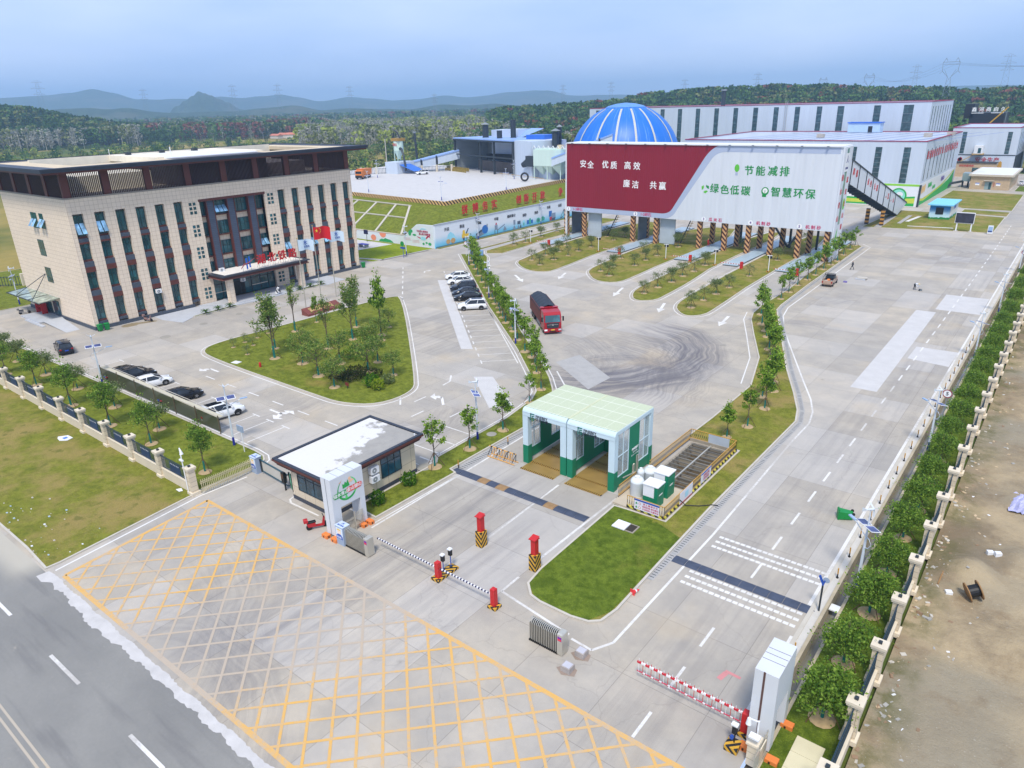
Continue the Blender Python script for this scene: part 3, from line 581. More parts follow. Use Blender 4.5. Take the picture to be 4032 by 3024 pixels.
for x0, x1 in ((-130.1, -127.7), (-127.1, -124.6)):
    d_ = MB(); d_.box(x0, x1, OY0-.04, OY0+.02, .25, 2.7, FRM); o = d_.build('door', off); g_ = MB(); g_.box(x0+.12, x1-.12, OY0-.06, OY0-.035, .35, 2.6, GLASS); g_.build('pane', o)
# louvred crown
mb = MB(); LV = mat('dark louvre metal', c(66, 42, 40), .5, var=.15)
for i in range(200):
    y = OY0+.4+i*(OY1-OY0-.8)/199; mb.box(OX-.35, OX-.2, y, y+.09, 19.25, 22.75, LV)
for i in range(90):
    x = OB+.3+i*(OX-OB-.6)/89
    for yy in (OY0+.2, OY1-.35): mb.box(x, x+.09, yy, yy+.15, 19.25, 22.75, LV)
mb.box(OB+.2, OB+.35, OY0, OY1, 19.25, 22.75, LV); mb.build('louvre', off)
for y in (OY0+.1, 46.9, 53.1, 59.4, 65.6, 71.6, 77.9, 84.2, OY1-1.1): mb = MB(); mb.box(OX-.6, OX-.1, y, y+1., 19.25, 22.75, brown); mb.build('crown_post', off)
for x in (OB+.2, -131, -125, -119): mb = MB(); mb.box(x, x+1., OY0+.05, OY0+.4, 19.25, 22.75, brown); mb.build('crown_post', off)
mb = MB(); inn = mat('plant room render', c(232, 224, 205), .8)
mb.box(-128, -118.5, 44.5, 57, 19.2, 21.6, inn); mb.box(-131, -117.8, 76, 86, 19.2, 21.2, mat('plant room grey', c(120, 110, 108), .8)); mb.box(OB+.5, OX-.8, 58.8, 75, 19.2, 23.3, mat('core grey', c(88, 84, 88), .7)); mb.build('plant_room', off)
mb = MB(); RT = mat('dark roof tile', c(58, 64, 76), .45, .2, var=.12, scale=2.)
X0, X1, Y0, Y1, zb, zt = OB-2.4, OX+2.4, OY0-2.9, OY1+3.0, 22.75, 23.35
def ringbox(mb, a, b_, z0, z1, m):
    mb.box(a[0], a[1], a[2], b_[2], z0, z1, m); mb.box(a[0], a[1], b_[3], a[3], z0, z1, m); mb.box(a[0], b_[0], b_[2], b_[3], z0, z1, m); mb.box(b_[1], a[1], b_[2], b_[3], z0, z1, m)
ringbox(mb, (X0, X1, Y0, Y1), (X0+2.6, X1-2.6, Y0+2.8, Y1-2.8), zb+.15, zt, RT); ringbox(mb, (X0+.25, X1-.25, Y0+.25, Y1-.25), (X0+2.7, X1-2.7, Y0+2.9, Y1-2.9), zb-.12, zb+.15, brown)
ringbox(mb, (X0-.08, X1+.08, Y0-.08, Y1+.08), (X0+.1, X1-.1, Y0+.1, Y1-.1), zt-.12, zt+.1, RT)
mb.build('roof_overhang', off)
mb = MB(); RC = mat('roof cement', c(206, 190, 162), .85, var=.14)
ringbox(mb, (X0+2.6, X1-2.6, Y0+2.8, Y1-2.8), (X0+6.6, X1-6.2, Y0+6.6, Y1-6.6), zb-.1, zt-.06, RC)
mb.box(X0+6.6, X1-6.2, 57.2, 58.6, zb-.1, zt+.25, inn); mb.box(X0+6.6, X1-6.2, 75.2, 76.6, zb-.1, zt+.25, inn)
mb.box(X0+6.6, X0+7., Y0+6.6, Y1-6.6, 19.2, zt+.3, inn); mb.box(X0+6.6, X1-6.2, Y0+6.6, 57.2, 19.1, 19.2, RC); mb.box(X0+6.6, X1-6.2, 76.6, Y1-6.6, 19.1, 19.2, RC); mb.build('roof_terrace', off)
mb = MB(); mb.box(X0+7, X1-5.8, 58.6, 75.2, zt-.2, zt+.08, white); mb.build('white_roof', off)
mb = MB()
for x, y in ((-133, 60), (-133, 66), (-132.5, 72)): mb.box(x, x+1, y, y+.8, zt+.08, zt+.55, dgrey)
mb.tube([(-118, 60.6, zt), (-118, 60.6, zt+1.6)], .08, white); mb.tube([(-134, 58, zt), (-134, 58, zt+1.2)], .05, white); mb.build('roof_equipment', off)
# entrance porch
mb = MB(); mb.box(OX-1, -108.1, 60.3, 76.9, 4.35, 4.95, brown); mb.box(OX-1, -107.75, 60., 77.2, 4.8, 4.98, RT); mb.box(OX-1, -107.95, 60.1, 77.1, 4.3, 4.45, mat('brown trim', c(120, 70, 62), .5)); mb.build('porch_roof', off)
mb = MB(); mb.box(OX-.7, -108.6, 60.9, 76.3, 4.99, 5.03, mat('porch membrane', c(226, 222, 214), .8)); mb.build('porch_deck', off)
for y in (61.2, 75.2): mb = MB(); mb.box(-109.4, -108.5, y, y+.95, .1, 4.3, beige); mb.build('porch_column', off)
mb = MB(); mb.box(OX-.7, OX-.55, 60.9, 73.05, .2, 4.3, GLASS); mb.build('entrance_glazing', off)
mb = MB()
for y in (60.95, 62.6, 64.3, 66, 68.2, 70, 71.6, 72.9): mb.box(OX-.56, OX-.48, y, y+.12, .2, 4.3, dgrey)
mb.box(OX-.56, OX-.48, 60.95, 73, 2.6, 2.72, dgrey); mb.box(OX-.55, OX-.5, 64.5, 66.9, .2, 2.6, black); mb.box(OX-.54, OX-.46, 68.3, 71.4, 1.3, 1.42, steel); mb.box(OX-.54, OX-.46, 61.2, 64.2, 1.3, 1.42, steel); mb.build('entrance_frame', off)
PAV = mat('grey paving', c(178, 182, 188), .85, var=.12)
mb = MB(); mb.prism([(OX+.15, 57.5), (-107.4, 61.2), (-107.0, 64.8), (-107, 72), (-107.6, 75.4), (OX+.15, 79)], 0, .16, PAV); mb.prism([(OX+.1, 62), (-107.9, 62), (-107.9, 75), (OX+.1, 75)], .16, .24, PAV); mb.prism([(OX+.2, 50), (-109.6, 49.8), (-105.3, 50.9), (-106.9, 53.6), (-107.4, 61.2), (OX+.2, 61)], -.01, .05, PAV); mb.prism([(OX+.2, 76), (-107.6, 75.4), (-106.2, 79.6), (-107, 84), (OX+.2, 84)], -.01, .05, PAV); st('steps', mb)
lawn([(-107.1, 53.6), (-106.5, 53.5), (-106.8, 61.5), (-107.6, 61.2)], GRASS3, True, False, .14); lawn([(-107.7, 73), (-106.6, 72.6), (-106.8, 79.3), (-107.6, 79.5)], GRASS3, True, False, .14)
# side porch: glass awning on rods, steps, red fire cabinet
aw = thing('glass_awning', 'glass awning on steel rods over the side doors of the office block', 'awning', (-130, OY0, 3))
mb = MB(); mb.add([(-137, OY0, 3.35), (-123.6, OY0, 3.35), (-123.7, OY0-3, 3.05), (-137.2, OY0-3, 3.05), (-137, OY0, 3.42), (-123.6, OY0, 3.42), (-123.7, OY0-3, 3.12), (-137.2, OY0-3, 3.12)], [(3, 2, 1, 0), (4, 5, 6, 7), (0, 1, 5, 4), (1, 2, 6, 5), (2, 3, 7, 6), (3, 0, 4, 7)], glassy('awning glass', c(120, 132, 120), .15)); mb.build('glass_pane', aw)
mb = MB(); mb.bar((-137.2, OY0-3, 3.1), (-123.7, OY0-3, 3.1), .12, .12, dgrey)
for x in (-137, -132.6, -128.2, -123.7): mb.bar((x, OY0, 3.4), (x, OY0-3, 3.13), .1, .1, dgrey)
mb.tube([(-127, OY0, 6.9), (-133.5, OY0-2.8, 3.15)], .05, dgrey); mb.tube([(-127, OY0, 6.9), (-127, OY0-2.8, 3.15)], .05, dgrey); mb.build('frame', aw)
mb = MB(); mb.box(-131.5, -124, OY0-3.6, OY0, 0, .25, PAV); mb.box(-128.5, -121.5, OY0-4.1, OY0-3.6, 0, .14, PAV); mb.add([(-124, OY0-3, .25), (-124, OY0-.2, .25), (-115.3, OY0-1.2, .01), (-115.3, OY0-3.1, .01)], [(0, 3, 2, 1)], PAV); st('steps', mb)
fc = thing('fire_cabinet', 'open red fire equipment cabinet against the end wall of the office', 'cabinet', (-130.2, 40.3, .25))
mb = MB(); mb.box(-131.4, -129, 40.75, 40.85, .25, 2.2, red); mb.box(-131.4, -131.3, 40, 40.75, .25, 2.2, red); mb.box(-129.1, -129, 40, 40.75, .25, 2.2, red); mb.box(-131.4, -129, 40, 40.85, 2.2, 2.3, red); mb.build('case', fc)
mb = MB()
for z in (.75, 1.4): mb.box(-131.3, -129.1, 40.1, 40.75, z, z+.05, red)
mb.build('shelf', fc)
# letters over the porch, each a thing; a bird-like emblem
for i, ch in enumerate('湖北铁路'):
    t = thing('roof_letter', f'red standing character {ch} on stilts on the office porch roof', 'sign letter', (-108.6, 68.0+2.1*i, 5.0), 0, 'red characters on the office porch roof')
    m_ = MB(); m_.text(ch, 1.75, red, FX(68.0+2.1*i, 6.35, -108.6), .14, .03); m_.build('letter', t); m_ = MB()
    for dy in (-.5, .5): m_.tube([(-108.62, 68+2.1*i+dy, 4.98), (-108.62, 68+2.1*i+dy, 5.7)], .025, grey); m_.tube([(-109.4, 68+2.1*i+dy, 4.98), (-108.65, 68+2.1*i+dy, 6.)], .02, grey)
    m_.build('stilt', t)
t = thing('roof_emblem', 'blue and red rail emblem on stilts on the porch roof', 'sign emblem', (-108.6, 65.4, 5))
m_ = MB()
for y, z0, z1 in ((65.2, 5.3, 7.1), (65.75, 5.5, 7.3)): m_.bar((-108.6, y, z0), (-108.6, y, z1), .22, .12, blue)
m_.build('rail', t); m_ = MB(); m_.tube([(-108.55, 64, 5.5), (-108.55, 64.6, 6.1), (-108.55, 65.5, 6.3), (-108.55, 66.8, 6.9)], [.05, .1, .1, .03], mat('grey red emblem', c(150, 80, 84), .5)); m_.build('wing', t)
m_ = MB()
for dy in (64.4, 65.2, 65.9): m_.tube([(-108.62, dy, 4.98), (-108.62, dy, 5.7)], .025, grey)
m_.build('stilt', t)
# ---- loading station with the big sign board
BX0, BX1, BY, BZ0, BZ1 = -97.55, -36.75, 144.4, 5.85, 21.15
bb = thing('loading_station', 'long raised silo hall with a crimson and white slogan front on striped columns', 'loading station', (-67, BY, 0))
PANW = ribbed('white cladding', c(214, 219, 226), 1.8); PANR = ribbed('crimson cladding', c(138, 24, 44), .5); PANG = mat('pale grey blue paint', c(172, 184, 208), .5, var=.05)
mb = MB(); mb.box(BX0, BX1, BY, BY+5.4, BZ0, BZ1, PANW); mb.box(BX0, BX1-.0, BY-.25, BY+5.6, BZ1, BZ1+.22, white); mb.box(BX1-.02, BX1+.25, BY-.12, BY+5.5, 0, BZ1, PANW); mb.box(BX0-.3, BX0, BY-.12, BY+.4, 0, BZ1, white); mb.build('hall', bb)
def arc(cx, cz, r, a0, a1, n=8): return [(cx+r*cos(rad(a0+(a1-a0)*i/n)), cz+r*sin(rad(a0+(a1-a0)*i/n))) for i in range(n+1)]
def panel(mb, P, y, m): mb.poly([(x, y, z) for x, z in P], m)
def bez(p, q, r, n=9): return [(p[0]*(1-t)**2+2*q[0]*t*(1-t)+r[0]*t*t, p[1]*(1-t)**2+2*q[1]*t*(1-t)+r[1]*t*t) for t in [i/n for i in range(n+1)]]
mb = MB(); panel(mb, [(BX0, BZ0+.05)]+[(-72.5, BZ0+.05)]+bez((-72.2, BZ0+.05), (-69.8, BZ0+.1), (-69, 8))+bez((-62.2, 18.2), (-61.2, 19.9), (-59, 19.95))+[(BX1-.5, 19.95), (BX1-.5, BZ1), (BX0, BZ1)], BY-.015, PANG); mb.build('grey_band', bb)
mb = MB(); panel(mb, [(BX0+.02, 6.9)]+[(-73, 6.9)]+bez((-72.6, 6.9), (-70.6, 6.95), (-69.9, 8.4))+bez((-63.6, 18.6), (-62.3, 20.6), (-60.6, BZ1))+[(BX0+.02, BZ1)], BY-.03, PANR); mb.build('crimson_panel', bb)
lw_, lg_, lm_ = mat('white lettering', c(240, 240, 240), .5, var=.02), mat('green lettering', c(20, 140, 64), .5, var=.05), mat('magenta lettering', c(196, 40, 96), .5, var=.05)
for k, (ch, x, z) in enumerate((('安', -93.0, 16.65), ('全', -91, 16.5), ('优', -87.1, 16.65), ('质', -84.9, 16.55), ('高', -81.4, 16.6), ('效', -79.1, 16.55), ('廉', -81.5, 12.75), ('洁', -79.3, 12.6), ('共', -74.9, 12.65), ('赢', -72.7, 12.6))):
    if k % 2 == 0: mb = MB()
    mb.text(ch, 1.75, lw_, FY(x, z, BY-.045), .03, .018)
    if k % 2: mb.build('slogan', bb)
for k, (ch, x, z) in enumerate((('节', -54, 16.4), ('能', -51.7, 16.4), ('减', -49.3, 16.45), ('排', -47, 16.45), ('绿', -60.9, 12.65), ('色', -58.7, 12.5), ('低', -56.6, 12.5), ('碳', -54.3, 12.45), ('智', -48.3, 12.55), ('慧', -46.1, 12.5), ('环', -43.9, 12.5), ('保', -41.7, 12.45))):
    if k % 4 == 0: mb = MB()
    mb.text(ch, 1.95, lg_, FY(x, z, BY-.03), .03, .02)
    if k % 4 == 3: mb.build('slogan', bb)
for n_, t_, x in ((1, '1-3碎石', -94.6), (2, '1-2碎石', -76.6), (3, '瓜 米 石', -60.4), (4, '机 制 砂', -50.3), (5, '机 制 砂', -40.6)):
    z = 6.38; mb = MB(); mb.text(t_, .82, lm_, FY(x+.2, z-.02, BY-.03), .02, .012)
    mb.add([(x-2.4+.5*cos(a*pi/10), BY-.02, z+.5*sin(a*pi/10)) for a in range(20)], [tuple(range(20))], lw_); mb.text(str(n_), .75, mat('violet lettering', c(84, 40, 140), .5), FY(x-2.4, z, BY-.03), .02, .02); mb.build('lane_label', bb)
mb = MB()
# bulb, recycling loop and head symbols
mb.add([(-56.5+.5*cos(a*pi/8), BY-.02, 16.9+.75*sin(a*pi/8)) for a in range(16)], [tuple(range(16))], mat('lime sign green', c(96, 190, 60), .5)); mb.box(-56.75, -56.25, BY-.025, BY-.015, 15.5, 16.1, PANG)
for k in range(3): mb.poly([(-62.9+r*cos(a), BY-.02, 12.6+r*sin(a)) for r, a in ((.8, 2.1*k), (.95, 2.1*k+.6), (.8, 2.1*k+1.4), (.45, 2.1*k+1.3), (.45, 2.1*k+.2))], MC['lime sign green'] if k else lg_)
mb.add([(-50.4+.75*cos(a*pi/10), BY-.02, 12.7+.8*sin(a*pi/10)) for a in range(20)], [tuple(range(20))], lg_); mb.add([(-50.4+.5*cos(a*pi/10), BY-.03, 12.8+.5*sin(a*pi/10)) for a in range(20)], [tuple(range(20))], lw_); mb.box(-50.9, -50.1, BY-.025, BY-.015, 11.6, 12.1, lg_)
for a, b_ in ((-50.4, 13.0), (-50.65, 13), (-50.15, 13)): mb.bar((-50.4, BY-.035, 12.4), (a, BY-.035, b_), .08, .02, lg_)
mb.build('pictogram', bb)
# end face
mb = MB(); xe = BX1+.26; mb.box(xe-.01, xe+.04, BY+1.7, BY+2.8, 7, BZ1-.3, glassy('end strip glazing', c(84, 116, 110), .2)); mb.build('end_window', bb)
mb = MB()
for i, ch in enumerate('绿水青山'): mb.text(ch, 1.25, red, FX(BY+.8, 15.6-2.5*i, xe+.01), .02, .02)
for i, ch in enumerate('就是金山银山'): mb.text(ch, 1.15, red, FX(BY+4.2, 15-2.2*i, xe+.01), .02, .02)
mb.build('end_lettering', bb); mb = MB(); mb.box(xe, xe+.06, BY+1.3, BY+3.2, 16.7, 20, white); mb.build('emblem_board', bb)
mb = MB(); mb.text('人', 1.4, mat('navy lettering', c(50, 50, 120), .5), FX(BY+2.25, 18.8, xe+.07), .02, .03); mb.text('湖北铁路', .42, MC['navy lettering'], FX(BY+2.25, 17.3, xe+.07), .02, .02); mb.build('emblem', bb)
mb = MB()
mb.poly([(xe+.01, y, z) for y, z in ((BY+.1, 1.6), (BY+.5, 3), (BY+1.4, 5.6), (BY+2, 6.4), (BY+1.9, 4.4), (BY+2.4, 3.2), (BY+1.5, 2.4))], mat('leaf green paint', c(92, 190, 84), .5)); mb.add([(xe+.012, BY+3.9+.7*cos(a*pi/7), 10.6+1.1*sin(a*pi/7)) for a in range(14)], [tuple(range(14))], MC['lime sign green']); mb.build('leaf_painting', bb)
cl_ = [-98.0, -79.9, -74.1, -63.8, -58.2, -53.2, -48.5, -43.1, -37.8]
for x in cl_+[-92.9]:
    for yy in (BY+.75, BY+6.4):
        m_ = MB(); m_.box(-.45, .45, -.45, .45, 0, BZ0+(.3 if yy < BY+3 else 1.5), COLS); o = m_.build('striped_column', None); o.parent = bb; o.location = (x+67+(.5 if yy > BY+3 else 0)-.0, yy-BY, 0)
for x in (-96.5, -78.5, -62.8, -58.5, -47.8, -42.3): 
    m_ = MB(); m_.box(x, x+.4, BY+10, BY+10.4, 0, 8, dgrey); m_.build('steel_post', bb)
mb = MB(); mb.bar((-50.6, BY+6, 6.2), (-46.6, BY+6, 1), .5, .3, dgrey); mb.bar((-44.6, BY+12, 6.2), (-46.6, BY+6, 1.2), .3, .3, dgrey); mb.build('brace', bb)
for x in (-97.3, -79.2):
    m_ = MB(); m_.box(x, x+.15, BY+1.8, BY+5.8, .2, BZ0, ribbed('grey lane screen', c(84, 94, 104), .8, 'z')); m_.build('lane_screen', bb)
for x in (-92.2, -73.4): m_ = MB(); m_.box(x, x+3.6, BY+1.2, BY+1.5, .2, BZ0, mat('pale grey cabin', c(176, 188, 200), .5)); m_.box(x, x+.3, BY+1.5, BY+5, .2, BZ0, MC['pale grey cabin']); m_.build('control_cabin', bb)
for x in (-88.2, -69.4):
    m_ = MB()
    for k in range(9): m_.box(x+.33*k*.3, x+.33*k*.3+.9, BY+3.5+.35*k, BY+3.8+.35*k, .4+.55*k, .46+.55*k, mat('rusty stair', c(112, 86, 60), .8))
    m_.bar((x, BY+3.5, .2), (x+1, BY+6.6, 5.4), .1, .2, dgrey); m_.bar((x+.9, BY+3.5, 1.1), (x+1.9, BY+6.6, 6.3), .06, .06, yel); m_.build('stair', bb)
m_ = MB()
for i in range(13): x = -96+4.7*i; m_.box(x, x+.35, BY-.7, BY-.1, BZ1+.05, BZ1+.2, grey)
m_.build('floodlight', bb)
for x0, x1 in ((-96.4, -93.6), (-78.6, -75.4), (-63, -59.4), (-52.7, -49.9), (-42.6, -38.6)):     # weigh plates
    m_ = MB(); WP = mat('weighbridge steel', c(168, 186, 196), .5, .2, var=.14); m_.box(x0, x1, 131.8, 168, .02, .22, WP); m_.box(x0-.08, x1+.08, 131.7, 168.1, 0, .12, dgrey); o = m_.build('weighbridge'); tag(o, f'pale steel weighbridge deck of the {ORD[[-96.4, -78.6, -63, -52.7, -42.6].index(x0)]} lane from the left under the sign board', 'weighbridge', 'weighbridges under the sign board')
# ---- raised platform, embankments, mural walls
PZ = 7.6; PC = (-121.5, 127.5); PL = (-205, 135.6); PR = (-125.3, 186)
mb = MB(); mb.poly(flatXY([(PC[0]-.3, PC[1]+.3), (PR[0]-.3, PR[1]), (-126, 206), (-230, 222), (-222, 150), (PL[0], PL[1]+.3)], PZ), NEW); st('platform_pavement', mb)
mb = MB(); pc = flatXY([PC, PR, PL], PZ+.02); F0, F1, F2 = (-113.55, 115.3, 5.0), (-113.3, 206, 5.0), (-126, 206, PZ)
n = 24; vs = []
for i in range(n+1):
    t = i/n; a = Vector((-113.5, 115.2+t*88, 5.0)); b_ = Vector(PC+(PZ,))+(Vector((-126, 206, PZ))-Vector(PC+(PZ,)))*t
    for k in range(7): p = a+(b_-a)*(k/6); p.z += .18*sin(k*1.3+i*.9)*(0 < k < 6)+.3*sin(pi*k/6); vs.append(tuple(p))
mb.add(vs, [(i*7+k, i*7+k+1, (i+1)*7+k+1, (i+1)*7+k) for i in range(n) for k in range(6)], GRASS)
def southz(x): return 2.1 if x < -123 else (2.1+(x+123)/4*2.9 if x < -119 else 5.0)
vs = []
for i in range(n+1):
    t = i/n; x = -113.55-t*95; a = Vector((x, 115.35, southz(x)-.05)); b_ = Vector(PC+(PZ,))+(Vector(PL+(PZ,))-Vector(PC+(PZ,)))*t
    for k in range(7): p = a+(b_-a)*(k/6); p.z += .12*sin(pi*k/6); vs.append(tuple(p))
mb.add(vs, [(i*7+k, i*7+k+1, (i+1)*7+k+1, (i+1)*7+k)[::-1] for i in range(n) for k in range(6)], GRASS)
mb.poly([PL+(PZ,), (-222, 150, PZ), (-226, 146, 0), (-207, 131, 0)], GRASS2); mb.poly([(-222, 150, PZ), (-230, 222, PZ), (-234, 222, 0), (-226, 146, 0)], GRASS2)
st('embankment', mb, True)
mb = MB()                                                                # concrete grid beams on the south slope
def sl(x, k):
    t = (-113.55-x)/95; a = Vector((x, 115.35, southz(x))); b_ = Vector(PC+(PZ,))+(Vector(PL+(PZ,))-Vector(PC+(PZ,)))*t; p = a+(b_-a)*k; p.z += .16; return p
for k in (.48, .86):
    pts = [sl(x, k) for x in range(-125-int((k-.2)*4), -206, -4)]
    for a, b_ in zip(pts[:-1], pts[1:]): mb.bar(a, b_, .5, .22, KERB)
for x in (-124.5, -133.5, -142.5, -151.5, -160.5, -169.5): mb.bar(sl(x, .0), sl(x-(3 if x > -125 else 0), .86), .5, .24, KERB)
st('slope_beams', mb)
pp = thing('striped_parapet', 'low tan and brown striped parapet along the platform edge', 'parapet', (*PC, PZ))
for a, b_ in ((PC, PL), (PC, PR)):
    m_ = MB(); m_.bar((*a, PZ+.45), (*b_, PZ+.45), .35, .95, PARA) ; m_.build('parapet_wall', pp)
MUR = NB('mural paint gradient'); x_, y_, z_ = MUR.xyz(MUR.P()); gz = MUR.f('ADD', z_, MUR.f('MULTIPLY', MUR.noise(MUR.P(), .25, 4.), .9))
MUR.out(MUR.mix(MUR.step(gz, .4, 3.3), c(88, 190, 228), c(218, 226, 234)), .6); MUR = MUR.m
mw = thing('mural_wall', 'tall retaining wall painted with quarry machines on a white to sky blue ground', 'mural wall', (-113.4, 140, 0))
mb = MB(); mb.box(-113.6, -113.3, 115.2, 205, 0, 5.15, MUR); mb.box(-113.7, -113.2, 115.1, 205, 5.15, 5.33, mat('grey wall coping', c(160, 168, 180), .7)); mb.box(-113.35, -113.26, 115.2, 205, 0, .35, mat('mural base band', c(92, 130, 150), .7)); mb.build('wall', mw)
xm = -113.27; mb = MB(); ink = mat('ink black paint', c(48, 50, 56), .6)
s_ = lambda y: y*113.3/114.5-.0       # positions on the wall measured along Y
for t_, y, z in (('开采', 120.2, 3.75), ('装运', 125.4, 3.75), ('颚破', 131.5, 3.7), ('中破', 138, 3.75), ('细碎筛分', 144, 3.7), ('制砂', 149.5, 3.2), ('洗砂', 154.6, 3.2), ('包装', 160.2, 3.9), ('运送', 165.5, 3.8)): mb.text(t_, .85, ink, FX(y-1.2, z, xm+.01), .02, .02)
mb.build('caption', mw)
mC = {k: mat('mural '+k, v, .6, var=.15, scale=1.5) for k, v in dict(tan=c(196, 158, 104), sky=c(150, 214, 232), yellow=c(226, 190, 60), steel=c(128, 146, 166), navy=c(40, 110, 186), red=c(186, 60, 84), green=c(72, 172, 150), dark=c(76, 92, 110), coral=c(232, 142, 110), leaf=c(44, 160, 96), wine=c(180, 40, 80), pink=c(226, 170, 180)).items()}
def mp_(k, P, x=xm): 
    m_.poly([(x+.006*(1+len(m_.f) % 7), y, z) for y, z in P], mC[k])
def disc(y, z, ry, rz_, n=14): return [(y+ry*cos(2*pi*a/n), z+rz_*sin(2*pi*a/n)) for a in range(n)]
def rect(y0, y1, z0, z1): return [(y0, z0), (y1, z0), (y1, z1), (y0, z1)]
m_ = MB()
mp_('sky', [(118.6, 1.1), (119.3, 2.6), (120.2, 3.1), (121.2, 2.5), (122.1, 1.2)]); mp_('tan', disc(119.3, 1.0, .7, .55)); mp_('tan', disc(120.9, 1, .8, .6)); m_.build('quarry_picture', mw)
m_ = MB(); mp_('yellow', rect(124.0, 126.4, 1.0, 1.9)); mp_('yellow', [(124.2, 1.9), (125.2, 1.9), (125, 2.8), (124.4, 2.8)]); mp_('dark', disc(124.6, .8, .35, .35)); mp_('dark', disc(125.9, .8, .35, .35)); mp_('dark', [(125.3, 2), (126.2, 3.1), (126.5, 3), (125.7, 1.9)]); m_.build('loader_picture', mw)
m_ = MB(); mp_('steel', [(128.9, .4), (129.6, .3), (132.6, 1.0), (132.5, 1.9), (129, 1.3)]); mp_('navy', disc(132.4, 1.9, 1.15, 1.05)); mp_('dark', [(129, 1.3), (131.2, 2.1), (131.4, 1.6), (129.1, .95)]); mp_('steel', rect(133, 133.4, 2.4, 3.1)); m_.build('crusher_picture', mw)
m_ = MB(); mp_('red', [(136.3, 2.4), (136.7, 3.0), (137.1, 2.4)]); mp_('steel', rect(136.1, 137.2, 1.2, 2.3)); mp_('dark', rect(136, 136.2, .1, 1.2)); mp_('dark', rect(137, 137.2, .1, 1.2)); mp_('steel', [(137, 1.1), (140, 2.2), (140.1, 2), (137.1, .9)]); mp_('steel', [(139.3, .6), (140, 1.7), (140.8, .7)]); m_.build('cone_crusher_picture', mw)
m_ = MB(); mp_('steel', rect(143.6, 144.4, 1.4, 2.6)); mp_('steel', [(143.2, .3), (143.9, 1.3), (144.6, .3)]); mp_('dark', rect(145.2, 146.5, 1.3, 2.1)); mp_('steel', [(145.1, .3), (145.6, 1.2), (146.1, .3)]); mp_('dark', [(146.1, .3), (146.5, 1.2), (146.9, .4)]); m_.build('screen_picture', mw)
m_ = MB(); mp_('sky', disc(147.9, 1.6, .5, .4)); mp_('green', rect(147.7, 148.1, .7, 1.4)); mp_('navy', rect(149.2, 150.2, .8, 1.8)); mp_('green', disc(150.6, 1.4, .5, .8)); mp_('navy', rect(151, 151.8, .8, 1.7)); m_.build('sand_plant_picture', mw)
m_ = MB(); mp_('green', disc(154.2, 1.2, .8, .65)); mp_('green', [(154, .6), (157, .9), (157.2, 1.5), (156.3, 2.0), (154.6, 1.3)]); mp_('dark', disc(154.2, 1.2, .3, .3)); m_.build('washer_picture', mw)
m_ = MB(); mp_('navy', rect(159.1, 160.5, 1.4, 2.9)); mp_('steel', rect(160.2, 162.2, .9, 2.2)); mp_('red', rect(159.4, 160.6, .4, 1.3)); mp_('dark', [(160.4, .3), (161.8, .3), (162.3, 1), (160.2, .9)]); m_.build('packing_picture', mw)
m_ = MB(); mp_('dark', [(164.4, .3), (166.2, 2.7), (166.4, 2.6), (166.1, .9), (164.9, .2)]); mp_('sky', [(164.8, .5), (166, 2.2), (166, 1)]); m_.build('belt_picture', mw)
lm = thing('low_mural_wall', 'white retaining wall painted with suns, clouds and green hills, stepping up to a tall end', 'mural wall', (-127, 115.1, 0))
mb = MB(); MURW = mat('mural white', c(216, 224, 232), .6, var=.06)
P_ = [(-215, 0), (-113.6, 0), (-113.6, 5.15), (-118.2, 5.1), (-119, 5.0), (-123.2, 2.15), (-215, 2.15)]
mb.add([(x, 115.05, z) for x, z in P_]+[(x, 115.4, z) for x, z in P_], [tuple(range(7)), tuple(range(7, 14))[::-1]]+[(i, i+7, (i+1) % 7+7, (i+1) % 7)[::-1] for i in range(7)], MURW); mb.box(-215, -123.3, 115.0, 115.5, 2.15, 2.3, mat('beige coping', c(196, 184, 168), .8)); mb.build('wall', lm)
def mq(k, P): m_.poly([(x, 115.03-.005*(1+len(m_.f) % 6), z) for x, z in P], mC[k])
m_ = MB(); mq('coral', [(-130.6+1.15*cos(a*pi/10), 2.1+1.05*sin(a*pi/10)) for a in range(-10, 1)]); mq('coral', disc(-134, .8, .95, .7)); mq('coral', [(-141+.9*cos(a*pi/10), 2.1+.9*sin(a*pi/10)) for a in range(-10, 1)]); m_.build('sun_painting', lm)
m_ = MB(); mq('leaf', [(-132.2, .02), (-131.8, .5), (-131, .75), (-130.4, .7), (-129.8, 1.0), (-129, .8), (-128.2, .75), (-127.4, .4), (-127, .02)]); mq('leaf', disc(-121.3, 2.9, .5, .6)); mq('leaf', disc(-120.8, 3.4, .5, .4)); mq('leaf', disc(-119.8, 2.6, .6, .22)); mq('leaf', disc(-117, .8, .35, .25)); mq('leaf', disc(-116, 1.1, .35, .22)); mq('leaf', disc(-115, .9, .5, .35)); m_.build('foliage_painting', lm)
m_ = MB(); mq('sky', disc(-142.5, .9, 2.2, .6)); mq('pink', disc(-141, 1.2, .8, .9)); mq('sky', disc(-146, 1.4, .9, .3)); mq('sky', disc(-117, 2.0, .9, .4)); mq('sky', [(-118.2, 3.6), (-117.4, 4.3), (-116.4, 4.3), (-115.6, 4.0), (-116.4, 4.1), (-117.3, 4.05)]); m_.build('cloud_painting', lm)
m_ = MB(); mq('wine', [(-119.2, 2.35), (-118.6, 2.3), (-117.8, 2.1), (-117, 2.4), (-116.2, 2.2), (-115.6, 2.75), (-114.9, 2.7), (-114.7, 2.2), (-115.2, 2.5), (-116, 1.95), (-117, 2.1), (-118, 1.85)])
for i in range(3):
    mq('pink', rect(-123.4+.1*i, -121.2+.1*i, 1.7-.22*i, 1.76-.22*i)); mq('pink', rect(-120.6, -118.3, 1.35-.25*i, 1.41-.25*i))
m_.build('ribbon_painting', lm)
